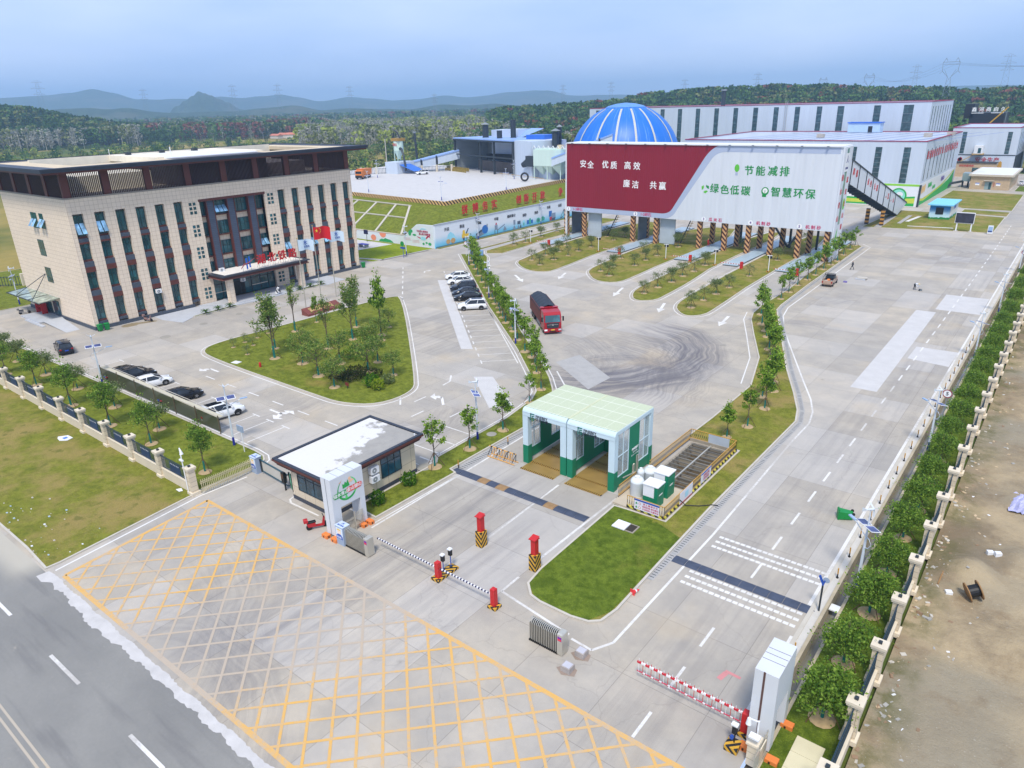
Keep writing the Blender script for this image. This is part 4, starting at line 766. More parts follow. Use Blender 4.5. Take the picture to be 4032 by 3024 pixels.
m_ = MB(); m_.text('不忘初心跟党走', .52, mC['wine'], FY(-117.2, 3.55, 115.0), .02, .02); m_.text('凝心聚力谱新篇', .52, mC['wine'], FY(-116.5, 2.95, 115.0), .02, .02); m_.build('lettering', lm)
for i, (ch, y) in enumerate(zip('拼搏务实创新开放争当', (127.5, 131.3, 134.9, 138.4, 148.3, 151.6, 155.2, 158.8, 167.3, 170.6))):
    t = thing('slogan_letter', f'tall red character {ch} on a lattice frame standing on the grass bank above the mural', 'sign letter', (-115.2, y, 5.1), 0, 'red characters on the grass bank')
    m_ = MB(); m_.text(ch, 2.15, red, FX(y, 7.0, -115.1), .12, .07); m_.build('letter', t); m_ = MB()
    for dy in (-.6, 0, .6): m_.bar((-115.3, y+dy, 4.9), (-115.2, y+dy, 6.2), .06, .06, red)
    for z in (5.6, 6.4): m_.bar((-115.25, y-.7, z), (-115.25, y+.7, z), .05, .05, red)
    m_.build('frame', t)
# ---- plant on the platform
CLW = ribbed('plant white cladding', c(196, 208, 222), .8); CLB = mat('blue steel sheet', c(52, 112, 206), .4, .1, var=.12); CLD = ribbed('inside grey cladding', c(134, 142, 144), .9, 'z'); RBL = mat('pale blue roof sheet', c(140, 170, 220), .45, var=.1)
cs = thing('crusher_shed', 'open fronted steel shed with dark bays and a tall white clad wing', 'shed', (-168, 200, PZ))
U, V_ = Vector((39.6, -14.4, 0)).normalized(), Vector((14.4, 39.6, 0)).normalized()
base = Vector((-189.5, 205.9, PZ))
def CP(u, v, z): p = base+U*u+V_*v; return (p.x, p.y, PZ+z)
def cbox(mb, u0, u1, v0, v1, z0, z1, m):
    mb.add([CP(u0, v0, z0), CP(u1, v0, z0), CP(u1, v1, z0), CP(u0, v1, z0), CP(u0, v0, z1), CP(u1, v0, z1), CP(u1, v1, z1), CP(u0, v1, z1)], [(3, 2, 1, 0), (4, 5, 6, 7), (0, 1, 5, 4), (1, 2, 6, 5), (2, 3, 7, 6), (3, 0, 4, 7)], m)
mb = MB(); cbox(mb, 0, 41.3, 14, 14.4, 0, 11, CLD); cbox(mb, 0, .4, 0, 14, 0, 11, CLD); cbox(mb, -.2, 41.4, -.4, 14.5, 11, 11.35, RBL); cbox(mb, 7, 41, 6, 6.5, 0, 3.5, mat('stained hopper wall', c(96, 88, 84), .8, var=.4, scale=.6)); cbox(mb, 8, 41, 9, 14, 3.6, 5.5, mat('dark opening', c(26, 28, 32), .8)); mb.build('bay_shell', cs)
mb = MB()
for u in (0, 19.3, 28.6, 40.9): cbox(mb, u, u+.6, -.3, .3, 0, 11, dgrey)
cbox(mb, 0, 41, -.25, .2, 5.4, 5.8, dgrey); cbox(mb, 0, 41.4, -.45, .3, 10.5, 11, dgrey); mb.build('steel_frame', cs)
mb = MB(); cbox(mb, 41.2, 51.5, .4, 14, 0, 11.3, CLW); cbox(mb, 51.5, 58, 3, 14, 0, 4.6, CLW); mb.build('clad_wing', cs)
mb = MB(); mb.box(-176.5, -170, 212, 220, 10, 21.4, CLW); mb.box(-170, -164, 211.6, 219, 10, 21.6, CLW); mb.build('rear_tower', cs)
mb = MB(); mb.add([CP(14, 14, 11.2), CP(24, 14, 11.2), CP(30, 20, 14.2), CP(22, 20, 14.2)], [(0, 1, 2, 3)], RBL); mb.box(-151.5, -144, 200, 206, 13, 20.3, CLB); mb.add([(-143.6, 192, 13.9), (-139.8, 192, 13.9), (-140.4, 198, 17), (-145.5, 198, 17)], [(0, 1, 2, 3)], CLB); cbox(mb, 57, 66, 11, 19, 0, 9, CLW); mb.build('blue_roof', cs)
cbox_yel = MB(); cbox(cbox_yel, -3, 14, -2.2, -1.9, .2, 1.3, stripes('yellow black rail', c(190, 160, 50), c(60, 56, 40), .5, 'diag')); cbox(cbox_yel, 0, 16, -4.4, -4.2, 0, .9, MC['yellow black rail']); cbox_yel.build('guard_rail', cs)
mb = MB()
for i in range(60): p = CP(40.5+i*.4, -3.5, 0); mb.box(p[0], p[0]+.06, p[1], p[1]+.06, PZ, PZ+1.2, white)
mb.bar(CP(38, -3.5, 1.2), CP(64, -3.5, 1.2), .08, .08, yel); mb.build('white_railing', cs)
for k, (u, v, z0, z1, r) in enumerate(((-175.9, 208, 10, 15.6, 1.1), (-166.2, 204, 10, 13.9, .95), (-163.2, 208, 10, 17.3, .95), (-136.1, 195, 0, 14, 1.1), (-136.3, 197.5, 0, 15.1, .7))):
    t = thing('exhaust_stack', f'dark steel exhaust stack, {("left, capped with a pale cone", "short open topped one at the front", "tallest with a slanted top", "stout capped one near the sign board", "slim one behind the stout stack")[k]}', 'stack', (u, v, PZ+z0), 0, 'exhaust stacks of the crushing plant'); p = (u, v)
    m_ = MB(); m_.tube([(p[0], p[1], PZ+z0), (p[0], p[1], PZ+z1)], r, dgrey, 12); m_.tube([(p[0], p[1], PZ+z0), (p[0], p[1], PZ+z0+1.5)], r*1.15, dgrey, 12); m_.build('pipe', t, True)
    if k in (0, 3, 4): m_ = MB(); m_.tube([(p[0], p[1], PZ+z1+.2), (p[0], p[1], PZ+z1+.9)], [r*1.5, .05], grey, 12); m_.build('rain_cap', t)
cv = thing('conveyor_gallery', 'long white enclosed conveyor with pale blue roof climbing to the left of the open shed', 'conveyor', (-200, 190, PZ)); A_, B_ = Vector((-199.5, 191, PZ+.2)), Vector((-188.8, 207, PZ+3.9))
d_ = (B_-A_).normalized(); up = Vector((0, 0, 1)); sd_ = d_.cross(up).normalized()
def gall(name, par, A_, B_, w, h, m, mr, ribs=(), floor=None):
    sd_ = (B_-A_).cross(Vector((0, 0, 1))).normalized()*w/2; m_ = MB(); q = [A_-sd_, A_+sd_, B_+sd_, B_-sd_]; hu = Vector((0, 0, h))
    m_.add([tuple(p) for p in q]+[tuple(p+hu) for p in q], [(0, 1, 5, 4), (1, 2, 6, 5), (2, 3, 7, 6), (3, 0, 4, 7)], m); m_.poly([tuple(p) for p in q][::-1], floor or m); m_.build(name, par)
    m_ = MB(); s2 = sd_*1.12; q = [A_-s2+hu, A_+s2+hu, B_+s2+hu, B_-s2+hu]; m_.poly([tuple(p) for p in q], mr); m_.add([tuple(p) for p in q]+[tuple(p-Vector((0, 0, .5))) for p in q], [(0, 1, 5, 4), (1, 2, 6, 5), (2, 3, 7, 6), (3, 0, 4, 7)], mr); m_.build('roof', par)
    m_ = MB()
    for t in ribs:
        for s2 in (-1, 1): p = A_+(B_-A_)*t+sd_*1.03*s2; m_.bar(p, p+hu, .9, .3, dgrey)
    if ribs: m_.build('dark_panel', par)
gall('gallery', cv, A_, B_, 3.2, 3.2, CLW, RBL, (.25, .55))
t = thing('feed_shed', 'small white clad shed with blue lean-to roof under the pale silo', 'shed', (-208, 192, PZ)); m_ = MB(); m_.box(-202.5, -196.2, 182.5, 191, PZ, PZ+4, CLW); m_.build('wall', t); m_ = MB(); m_.add([(-196.2, 183.5, PZ+3.2), (-196.2, 189, PZ+3.2), (-190.5, 190.5, PZ+.9), (-191, 185.5, PZ+.9)], [(0, 1, 2, 3)], CLB); m_.build('lean_to_roof', t)
PALE = mat('pale green painted steel', c(196, 218, 206), .5, var=.1)
t = thing('dust_silo', 'pale green silo on legs with bent black duct, left of the crushing plant', 'silo', (-212, 199, PZ)); m_ = MB(); sx, sy = -199.6, 187
m_.tube([(sx, sy, PZ+7.8), (sx, sy, PZ+11)], 1.75, PALE, 16); m_.tube([(sx, sy, PZ+4.8), (sx, sy, PZ+7.8)], [.35, 1.75], PALE, 16); m_.build('tank', t, True); m_ = MB()
for a in range(4): m_.bar((sx+1.7*cos(a*pi/2+.5), sy+1.7*sin(a*pi/2+.5), PZ+4), (sx+1.7*cos(a*pi/2+.5), sy+1.7*sin(a*pi/2+.5), PZ+8), .2, .2, PALE)
m_.build('leg', t); m_ = MB(); m_.tube([(sx-2.2, sy, PZ+6), (sx-2.2, sy, PZ+13.6), (sx-1.6, sy, PZ+14.5), (sx, sy, PZ+13.9), (sx+1, sy, PZ+12)], .28, dgrey, 8); m_.tube([(sx+1.5, sy-.6, PZ+8.4), (sx+2.6, sy-1, PZ+8.3), (sx+4, sy-1.6, PZ+6), (sx+5.5, sy-2.2, PZ+1)], [.6, .45, .38, .38], dgrey, 8); m_.build('duct', t, True)
m_ = MB(); m_.box(sx-1.8, sx+1.8, sy-1.8, sy+1.8, PZ+11.05, PZ+12, mat('ochre hand rail', c(160, 124, 62), .7)); m_.build('hand_rail', t); m_ = MB(); m_.text('除尘', 1.1, red, FY(sx+.2, PZ+9.8, sy-1.85), .02, .02); m_.build('lettering', t)
t = thing('exhaust_stack', 'thin tall dark pipe with a small cap left of the white car', 'stack', (-198, 190, PZ), 0, 'exhaust stacks of the crushing plant'); m_ = MB(); m_.tube([(-205.4, 201.8, PZ), (-206.2, 202, PZ+13)], .45, dgrey, 10); m_.tube([(-206.2, 202, PZ+13), (-206.2, 202, PZ+13.6)], .65, grey, 10); m_.build('pipe', t, True)
t = thing('utility_pole', 'thin concrete pole left of the pale silo', 'pole', (-222, 205, 0)); m_ = MB(); m_.tube([(-212, 192, 0), (-212, 192, 19)], [.22, .14], KERB, 8); m_.build('post', t)
t = thing('dust_collector', 'pale green baghouse with hopper bottoms and legs beside the sign board', 'dust collector', (-131, 188, PZ)); m_ = MB(); m_.box(-139, -128.5, 187, 193, PZ+4.2, PZ+9, ribbed('pale green ribbed steel', c(200, 220, 208), .7)); m_.box(-138.6, -129, 187.5, 192.5, PZ+9, PZ+9.3, PALE); m_.build('housing', t)
for k in range(3): m_ = MB(); x = -137.2+3.4*k; m_.add([(x-1.7, 187.1, PZ+4.2), (x+1.7, 187.1, PZ+4.2), (x+1.7, 192.9, PZ+4.2), (x-1.7, 192.9, PZ+4.2), (x-.3, 189.6, PZ+1.4), (x+.3, 189.6, PZ+1.4), (x+.3, 190.4, PZ+1.4), (x-.3, 190.4, PZ+1.4)], [(0, 1, 5, 4), (1, 2, 6, 5), (2, 3, 7, 6), (3, 0, 4, 7), (4, 5, 6, 7)], PALE); m_.build('hopper', t)
for x in (-138.8, -133.8, -128.8):
    for y in (187.2, 192.8): m_ = MB(); m_.box(x-.12, x+.12, y-.12, y+.12, PZ, PZ+4.2, PALE); m_.build('leg', t)
m_ = MB(); m_.box(-142.5, -139.2, 187.5, 190.5, PZ+3.8, PZ+7, dgrey); m_.tube([(-142.5, 189, PZ+5), (-144.5, 188.5, PZ+4)], [1.3, .8], dgrey, 10); m_.build('fan_box', t); m_ = MB()
for k in range(7): x = -140+1.8*k; m_.tube([(x, 188, PZ+9.3), (x+.6, 188, PZ+10.1), (x+1.2, 188, PZ+9.3)], .12, white, 6)
m_.build('pulse_pipe', t); m_ = MB(); m_.box(-130.5, -129, 188, 189.5, PZ+9.3, PZ+10.4, mat('tan motor cover', c(214, 196, 160), .6)); m_.build('motor', t)
t = thing('bent_duct', 'grey bent duct rising behind the sign board', 'duct', (-127, 196, PZ)); m_ = MB(); m_.tube([(-127, 200, PZ), (-127, 200, PZ+14.5), (-126, 200, PZ+16), (-124, 200, PZ+16.5), (-122, 200, PZ+15)], .6, grey, 8); m_.build('pipe', t, True); m_ = MB(); m_.box(-129, -122, 199, 203, PZ, PZ+12.5, PALE); m_.build('housing', t)
t = thing('tyre', 'upright black lorry tyre standing on the pale platform', 'tyre', (-137.8, 180.8, PZ)); m_ = MB()
m_.add([((1.1+.28*cos(b_*pi/4))*cos(a*pi/12)*1.0, .35*sin(b_*pi/4), 1.4+(1.1+.28*cos(b_*pi/4))*sin(a*pi/12)) for a in range(24) for b_ in range(8)], [(a*8+b_, ((a+1) % 24)*8+b_, ((a+1) % 24)*8+(b_+1) % 8, a*8+(b_+1) % 8) for a in range(24) for b_ in range(8)], black, RZ(-137.8, 180.8, PZ, .35)); m_.build('tread', t, True)
# ---- dome store
dm = thing('dome_store', 'large blue dome with grey skylight strips behind the sign board', 'dome', (-118, 207, 0)); R_ = 17.3; cz = 12.0
BLU = NB('dome blue sheet'); bx, by, bz = BLU.xyz(BLU.P()); a_ = BLU.f('ARCTAN2', BLU.f('SUBTRACT', by, 207.), BLU.f('SUBTRACT', bx, -118.)); sn = BLU.noise(BLU.vec(BLU.f('MULTIPLY', a_, 22.), BLU.f('MULTIPLY', bz, .12), 0.), 1., 4., .7)
BLU.out(BLU.mix(BLU.f('MULTIPLY', BLU.step(sn, .5, .75), .6), c(14, 108, 204), c(130, 172, 226)), .45); BLU = BLU.m
m_ = MB(); m_.lathe([(R_, 0), (R_, cz)]+[(R_*cos(rad(a)), cz+R_*sin(rad(a))) for a in range(6, 90, 6)]+[(.1, cz+R_)], BLU, 48, Matrix.Translation((-118, 207, 0))); m_.build('shell', dm, True)
m_ = MB(); SKL = mat('skylight sheet', c(186, 188, 182), .5, var=.1)
for az_ in (-150, -118, -92, -70, -48, -26, 0, 60, 120):
    vs = []
    for k in range(9):
        el = rad(8+k*7.2)
        for da in (-1.15, 1.15): a = rad(az_+da/max(.35, cos(el))*.9); vs.append((-118+(R_+.08)*cos(el)*cos(a), 207+(R_+.08)*cos(el)*sin(a), cz+(R_+.08)*sin(el)))
    m_.add(vs, [(2*k, 2*k+1, 2*k+3, 2*k+2) for k in range(8)], SKL)
m_.build('skylight', dm, True); m_ = MB(); m_.lathe([(6.2, cz+16.2), (5.4, cz+16.62), (3, cz+17.2), (.2, cz+17.5)], mat('dome cap sheet', c(96, 146, 214), .5, var=.15), 32, Matrix.Translation((-118, 207, 0))); m_.build('cap', dm, True)
t = thing('conveyor_gallery', 'white boxed conveyor with pale blue roof running up into the blue dome', 'conveyor', (-122, 190, 0)); gall('gallery', t, Vector((-131, 186, 12)), Vector((-114, 193, 18.6)), 2.6, 2.6, CLW, RBL, (.8,))
t = thing('conveyor_gallery', 'pale blue covered conveyor low behind the left edge of the sign board', 'conveyor', (-124, 190, 0)); gall('gallery', t, Vector((-135, 200, 8)), Vector((-118, 186, 14)), 2.6, 2.4, CLW, RBL)
# ---- warehouses
WHC = ribbed('warehouse white cladding', c(198, 208, 220), 1.1); TRIM = mat('crimson trim', c(150, 34, 70), .5); SKY_ = glassy('dark strip window', c(44, 66, 70), .25); WROOF = ribbed('grey roof sheet', c(188, 198, 212), .9, 'u', .4)
def wh(name, label, x0, x1, y0, y1, h, wins, wz0, wz1, side, roofdip=.5):
    t = thing(name, label, 'warehouse', ((x0+x1)/2, y0, 0)); m_ = MB(); m_.box(x0, x1, y0, y1, 0, h-roofdip, WHC)
    for a in ((x0, x1, y0, y0+.3), (x0, x1, y1-.3, y1), (x0, x0+.3, y0+.3, y1-.3), (x1-.3, x1, y0+.3, y1-.3)): m_.box(a[0], a[1], a[2], a[3], h-roofdip, h, WHC)
    m_.build('wall', t)
    m_ = MB(); ringbox(m_, (x0-.12, x1+.12, y0-.12, y1+.12), (x0+.35, x1-.35, y0+.35, y1-.35), h, h+.22, TRIM); m_.build('parapet_trim', t)
    m_ = MB(); m_.poly([(x0+.4, y0+.4, h-roofdip+.1), (x1-.4, y0+.4, h-roofdip+.1), (x1-.4, y1-.4, h-roofdip+.4), (x0+.4, y1-.4, h-roofdip+.4)], WROOF); m_.build('roof', t)
    for x, w in wins:
        m_ = MB(); m_.box(x, x+w, y0-.06, y0+.01, wz0, wz1, SKY_); o = m_.build('window_strip', t); g_ = MB()
        for k in range(1, 7): g_.box(x, x+w, y0-.09, y0-.06, wz0+(wz1-wz0)*k/7-.08, wz0+(wz1-wz0)*k/7, grey)
        g_.build('mullion', o)
    for y, w in side[0]: m_ = MB(); m_.box(x1-.01, x1+.06, y, y+w, side[1], side[2], SKY_); m_.build('window_strip', t)
    return t
w2 = wh('warehouse', 'broad white warehouse with crimson eaves and a green environmental mural', -109, -37.6, 231.4, 292, 17.5, [(-57.1+(-6.7)*-k if 0 else -57.1-6.7*k+0, 1.7) for k in range(7)]+[(-50.4, 1.7), (-43.1, 1.75)], 6.4, 16.0, ([(234+5.9*i, .7) for i in range(9)], 7, 15.4))
m_ = MB()
for i in range(11): x = -100+6*i; m_.add([(x, 232, 17.25), (x+.5, 232, 17.25), (x+14.5, 290, 17.5), (x+14, 290, 17.5)], [(0, 1, 2, 3)], CLB if i % 3 == 2 else mat('dull blue roof line', c(70, 100, 170), .5))
m_.build('roof_line', w2); m_ = MB()
for x, y in ((-74, 255), (-44, 262), (-38.9, 270)): m_.box(x, x+2.2, y, y+1.6, 17.3, 18.4, mat('roof fan housing', c(178, 170, 160), .6))
m_.build('roof_fan', w2)
# mural at the foot of the warehouse
m_ = MB(); wx = -37.53; yw = 231.33; LG, DGN, LY = mat('lime mural paint', c(140, 204, 56), .6), mat('deep green mural paint', c(40, 168, 70), .6), mat('yellow green mural paint', c(196, 206, 70), .6)
m_.box(-60, -37.6, yw, yw+.06, 0, 6.2, white); m_.box(-37.62, wx-.02, 231.4, 289, 0, 6.3, white)
m_.box(-60, -37.6, yw-.03, yw, 5.6, 6.15, LG)
for P, m in (([(-60, 2.2), (-50, 2.0), (-44, 2.4), (-38.3, 2.9), (-38.3, .2), (-60, .2)], DGN), ([(-60, 1.7), (-50, 1.5), (-44, 1.9), (-38.3, 2.4), (-38.3, 1.0), (-44, .8), (-50, .6), (-60, .6)], LY), ([(-60, .6), (-48, .5), (-38.3, 1.2), (-38.3, .95), (-48, .3), (-60, .3)], white)):
    m_.poly([(x, yw-.02-.01*(len(m_.f) % 5), z) for x, z in P], m)
for P, m in (([(231.6, .1), (289, .1), (289, 5.4), (280, 3.4), (268, 2.4), (250, 1.5), (240, .9), (231.6, 1.6)], DGN), ([(231.6, 2.4), (238, 1.7), (250, 2.0), (268, 3.0), (289, 5.9), (289, 5.4), (268, 2.4), (250, 1.5), (240, .9), (231.6, 1.6)], LY)): m_.poly([(wx+.01*(len(m_.f) % 4), y, z) for y, z in P], m)
for k in range(3): m_.add([(wx+.02, 235.6+1.9*k+.75*cos(a*pi/6), 4.3+.1*k+1.2*sin(a*pi/6)) for a in range(12)], [tuple(range(12))], mat('amber mural paint', c(236, 184, 76), .6))
m_.build('mural', w2); m_ = MB()
for i in range(28):
    a = i*2*pi/28; r0, r1 = 1.75, 2.15
    m_.add([(-42.6+r*cos(b_), yw-.09, 2.9+r*sin(b_)) for r, b_ in ((r0, a), (r1, a), (r1, a+.23), (r0, a+.23))], [(0, 1, 2, 3)], DGN)
m_.add([(-42.6+1.75*cos(a*pi/12), yw-.08, 2.9+1.75*sin(a*pi/12)) for a in range(24)], [tuple(range(24))], mat('aqua mural paint', c(140, 216, 196), .6)); m_.add([(-42.3+.9*cos(a*pi/6), yw-.095, 3.3+.7*sin(a*pi/6)) for a in range(12)], [tuple(range(12))], white)
m_.poly([(-42.9, yw-.1, 2.4), (-42, yw-.1, 2.5), (-41.8, yw-.1, 2.9), (-42.4, yw-.1, 3.1), (-42.9, yw-.1, 2.8)], DGN); m_.box(-47.9, -46.9, yw-.05, yw, 2.6, 5.0, mat('pencil blue paint', c(50, 84, 150), .6)); m_.text('创新', .75, lw_, FY(-47.4, 4.2, yw-.06), .02, .02); m_.add([(-49.2+.6*cos(a*pi/6), yw-.05, 4.1+.6*sin(a*pi/6)) for a in range(12)], [tuple(range(12))], mC['coral']); m_.build('globe_mural', w2)
m_ = MB(); m_.text('青山绿水', 1.5, DGN, FX(247, 4.6, wx+.03), .03, .02); m_.text('金山银山', 1.2, DGN, FX(254, 3.4, wx+.03), .03, .02); m_.text('绿色矿山', 1.5, MC['violet lettering'], FX(268, 4.6, wx+.03), .02, .02); m_.build('mural_lettering', w2)
m_ = MB()
for i, ch in enumerate('建设绿色智慧矿山'): m_.text(ch, 2.4, red, FX(235.6+3.3*i, 13.6, -37.52), .03, .03)
for i, ch in enumerate('打造环保标杆企业'): m_.text(ch, 2.4, red, FX(263+3.2*i, 13.6, -37.52), .03, .03)
m_.build('red_lettering', w2); m_ = MB(); m_.box(-37.6, -37.2, 231.2, 232.4, 0, 6, dgrey); m_.build('corner_door', w2)
w1 = wh('warehouse', 'very long tall white warehouse with many dark window strips in front of the wooded hill', -190, -49.5, 300, 345, 27.0, [(-186.5+8.2*i, 1.9) for i in range(13)]+[(-80.6, 2.3), (-68, 2.3), (-58.2, 3.2)], 6, 26.2, ([(303+5.2*i, .8) for i in range(8)], 6, 25.5))
t = thing('roof_cabin', 'pale blue rooftop cabin on the broad warehouse', 'cabin', (-66, 287, 17.5)); m_ = MB(); m_.box(-72.5, -62, 286, 291, 17.5, 20.6, mat('pale blue cabin', c(176, 200, 226), .5)); m_.build('wall', t); m_ = MB(); m_.box(-72.8, -61.7, 285.7, 291.2, 20.6, 20.9, blue); m_.build('roof', t); m_ = MB(); m_.box(-65.8, -64.4, 285.93, 286, 17.6, 19.6, black); m_.build('door', t)
t = thing('exhaust_stack', 'short dark stack rising behind the long warehouse roof', 'stack', (-135, 330, 27), 0, 'exhaust stacks of the crushing plant'); m_ = MB(); m_.tube([(-134, 320, 26), (-134, 320, 33)], .9, dgrey, 10); m_.tube([(-134, 320, 33), (-134, 320, 33.6)], 1.3, grey, 10); m_.build('pipe', t, True)
t = thing('wall_ladder', 'caged steel ladder on the front of the long warehouse', 'ladder', (-98, 299.6, 5)); m_ = MB()
for x in (-100, -99.2): m_.bar((x, 299.6, 6), (x, 299.6, 28.5), .1, .1, steel)
for i in range(40): m_.bar((-100, 299.6, 6.5+i*.55), (-99.2, 299.6, 6.5+i*.55), .06, .06, steel)
m_.build('rung', t)
w3 = wh('warehouse', 'smaller white warehouse with crimson eaves and red safety slogan at the far right', -46, -24.3, 332, 375, 17.2, [(-42.5, 1.4), (-28, 1.4)], 8, 15.8, ([(336+6*i, .7) for i in range(6)], 8, 15.5))
m_ = MB()
for i, ch in enumerate('安全生产'): m_.text(ch, 1.9, red, FY(-36+2.0*i, 5.7, 331.9), .03, .02)
for x in (-43.5, -42, -41.8): m_.add([(x+.7*cos(a*pi/6), 331.95, 5+.8*(x+43)+.7*sin(a*pi/6)) for a in range(12)], [tuple(range(12))], red)
m_.build('lettering', w3); m_ = MB(); m_.poly([(x, 331.94, z) for x, z in ((-29.6, 2.6), (-27.6, 2.6), (-27.9, 3.4), (-28.1, 5), (-28.6, 5.5), (-29.1, 5), (-29.3, 3.4))], mat('bell gold paint', c(190, 146, 50), .5)); m_.build('bell_painting', w3); m_ = MB(); m_.box(-46, -24.3, 331.9, 332, 7.4, 7.7, dgrey); m_.box(-24.3, -23.9, 332, 360, 0, 7.5, dgrey); m_.build('base_trim', w3)
t = thing('control_box', 'white control box with a stair on the front of the safety slogan warehouse', 'control box', (-36, 330, 7)); m_ = MB(); m_.box(-37.5, -34.7, 329, 331.9, 8.2, 11, white); m_.box(-36.2, -35.2, 328.95, 329, 8.4, 10.2, GLASS); m_.build('cabin', t); m_ = MB(); m_.bar((-37, 330, 7.9), (-42, 330, 4.8), 1., .3, mat('ochre stair', c(190, 160, 110), .7)); m_.box(-38, -34.3, 329, 331.9, 7.8, 8.2, MC['ochre stair']); m_.build('stair', t)
t = thing('screen_house', 'black industrial building with white characters on its roof edge beyond the right warehouse', 'building', (-46, 420, 0)); m_ = MB(); m_.box(-52.5, -38.4, 420, 440, 0, 20.5, black); m_.box(-55, -51, 420, 432, 18, 24.5, black); m_.build('wall', t); m_ = MB()
for i, ch in enumerate('鑫河商启久'): m_.text(ch, 2.1, lw_, FY(-51+2.9*i, 21.9, 419.9), .2, .02)
m_.box(-52, -47, 419.9, 420.2, 20.3, 20.6, white); m_.box(-44, -39, 419.9, 420.2, 20.3, 20.6, white); m_.build('lettering', t); m_ = MB(); m_.bar((-46, 416, 13), (-37, 414, 23), .5, .5, yel); m_.bar((-37.5, 416, 13), (-37.2, 414, 24), .3, .3, grey); m_.build('boom', t)
t = thing('shed', 'dark grey open shed at the right edge beyond the safety slogan warehouse', 'shed', (-18, 350, 0)); m_ = MB(); m_.box(-22, -4, 352, 370, 0, 11, mat('dark shed cladding', c(70, 80, 92), .6)); m_.box(-22.3, -3.7, 351.6, 370, 11, 11.4, RBL); m_.build('wall', t)
# end conveyor on the right of the sign board
t = thing('conveyor_gallery', 'white conveyor gallery with red words descending from the sign board to the green mural', 'conveyor', (-38.5, 180, 0)); xa, xb = -40.9, -37.9
A0, B0 = Vector((-39.4, BY+5, 15.2)), Vector((-40, 212, .3)); m_ = MB(); hu = 4.6; lx = 1.5; q = [A0+Vector((-lx, 0, 0)), A0+Vector((lx, 0, 0)), B0+Vector((lx, 0, 0)), B0+Vector((-lx, 0, 0))]; top = [p+Vector((0, 0, hu)) for p in q]; top[2] += Vector((0, 10, -2.6)); top[3] += Vector((0, 10, -2.6))
m_.add([tuple(p) for p in q+top], [(0, 1, 5, 4), (1, 2, 6, 5), (2, 3, 7, 6), (3, 0, 4, 7), (4, 5, 6, 7)], PANW); m_.build('gallery', t); m_ = MB(); m_.poly([tuple(p-Vector((0, 0, .02))) for p in q][::-1], dgrey)
for k in range(24): p = A0+(B0-A0)*(k/24); m_.bar(p+Vector((-lx, 0, -.12)), p+Vector((lx, 0, -.12)), .25, .25, dgrey)
m_.build('soffit', t); m_ = MB()
for k in range(1, 9): p = q[1]+(q[2]-q[1])*(k/9); m_.bar(p+Vector((.03, 0, 0)), p+Vector((.03, 0, hu)), .12, .3, dgrey)
m_.bar(top[1]+Vector((.03, 0, 0)), top[2]+Vector((.03, 0, 0)), .15, .3, dgrey); m_.build('rib', t); m_ = MB()
for k, w_ in enumerate(('节约', '和谐', '', '绿色', '低碳', '', '智慧', '矿山')):
    p = q[1]+(q[2]-q[1])*((k+.55)/9)
    for j, ch in enumerate(w_): m_.text(ch, 1.5, red, FX(p.y+(j-.5)*2.6, p.z+2.6-(j-.5)*.6, p.x+.05), .03, .02)
m_.build('lettering', t)
for x, y in ((-42.0, 195), (-38.4, 194)): m_ = MB(); m_.box(x-.4, x+.4, y-.4, y+.4, 0, 3.8, stripes('amber black bands', c(196, 140, 60), c(50, 40, 30), .9, 'z')); m_.build('striped_leg', t)
# small buildings at the right
t = thing('guard_hut', 'small hut painted as blue sky and hills with a pale blue roof', 'hut', (-28.7, 211, 0)); HUT = NB('sky painted wall'); hx, hy, hz = HUT.xyz(HUT.P()); hn = HUT.f('ADD', hz, HUT.f('MULTIPLY', HUT.noise(HUT.P(), .9, 2.), 1.3))
HUT.out(HUT.mix(HUT.step(hn, 1.15, 1.2), c(30, 130, 60), HUT.mix(HUT.step(hn, 1.5, 3.8), c(196, 226, 240), c(30, 130, 214))), .6); HUT = HUT.m
m_ = MB(); m_.box(-31, -26.4, 210.5, 222, 0, 3.5, HUT); m_.box(-26.42, -26.3, 210.5, 222, .9, 3.5, white); m_.build('wall', t); m_ = MB(); m_.box(-31.5, -25.8, 209.6, 222.6, 3.5, 3.8, mat('sky blue roof', c(130, 206, 240), .5)); m_.build('roof', t); m_ = MB(); m_.box(-29.6, -27.9, 210.4, 210.5, 1.3, 3.0, black); m_.build('window', t)
m_ = MB(); m_.text('安全岗亭', .9, blue, FX(216.5, 2.6, -26.28), .02, .02); m_.build('lettering', t)
t = thing('display_screen', 'dark outdoor display screen on two white posts', 'screen', (-21, 193.6, 0)); m_ = MB(); m_.box(-23, -19.2, 193.5, 193.9, 1.9, 4.35, white); m_.build('casing', t); m_ = MB(); m_.box(-22.9, -19.3, 193.44, 193.5, 2, 4.2, glassy('dark screen', c(28, 30, 44), .3)); m_.build('display', t)
for x in (-22.6, -19.7): m_ = MB(); m_.box(x, x+.25, 193.6, 193.85, 0, 1.9, white); m_.box(x-.3, x+.5, 193.3, 194.1, 0, .15, KERB); m_.build('post', t)
BRK = tiles('tan brick', c(190, 166, 134), c(150, 130, 106), 1.2, .4)
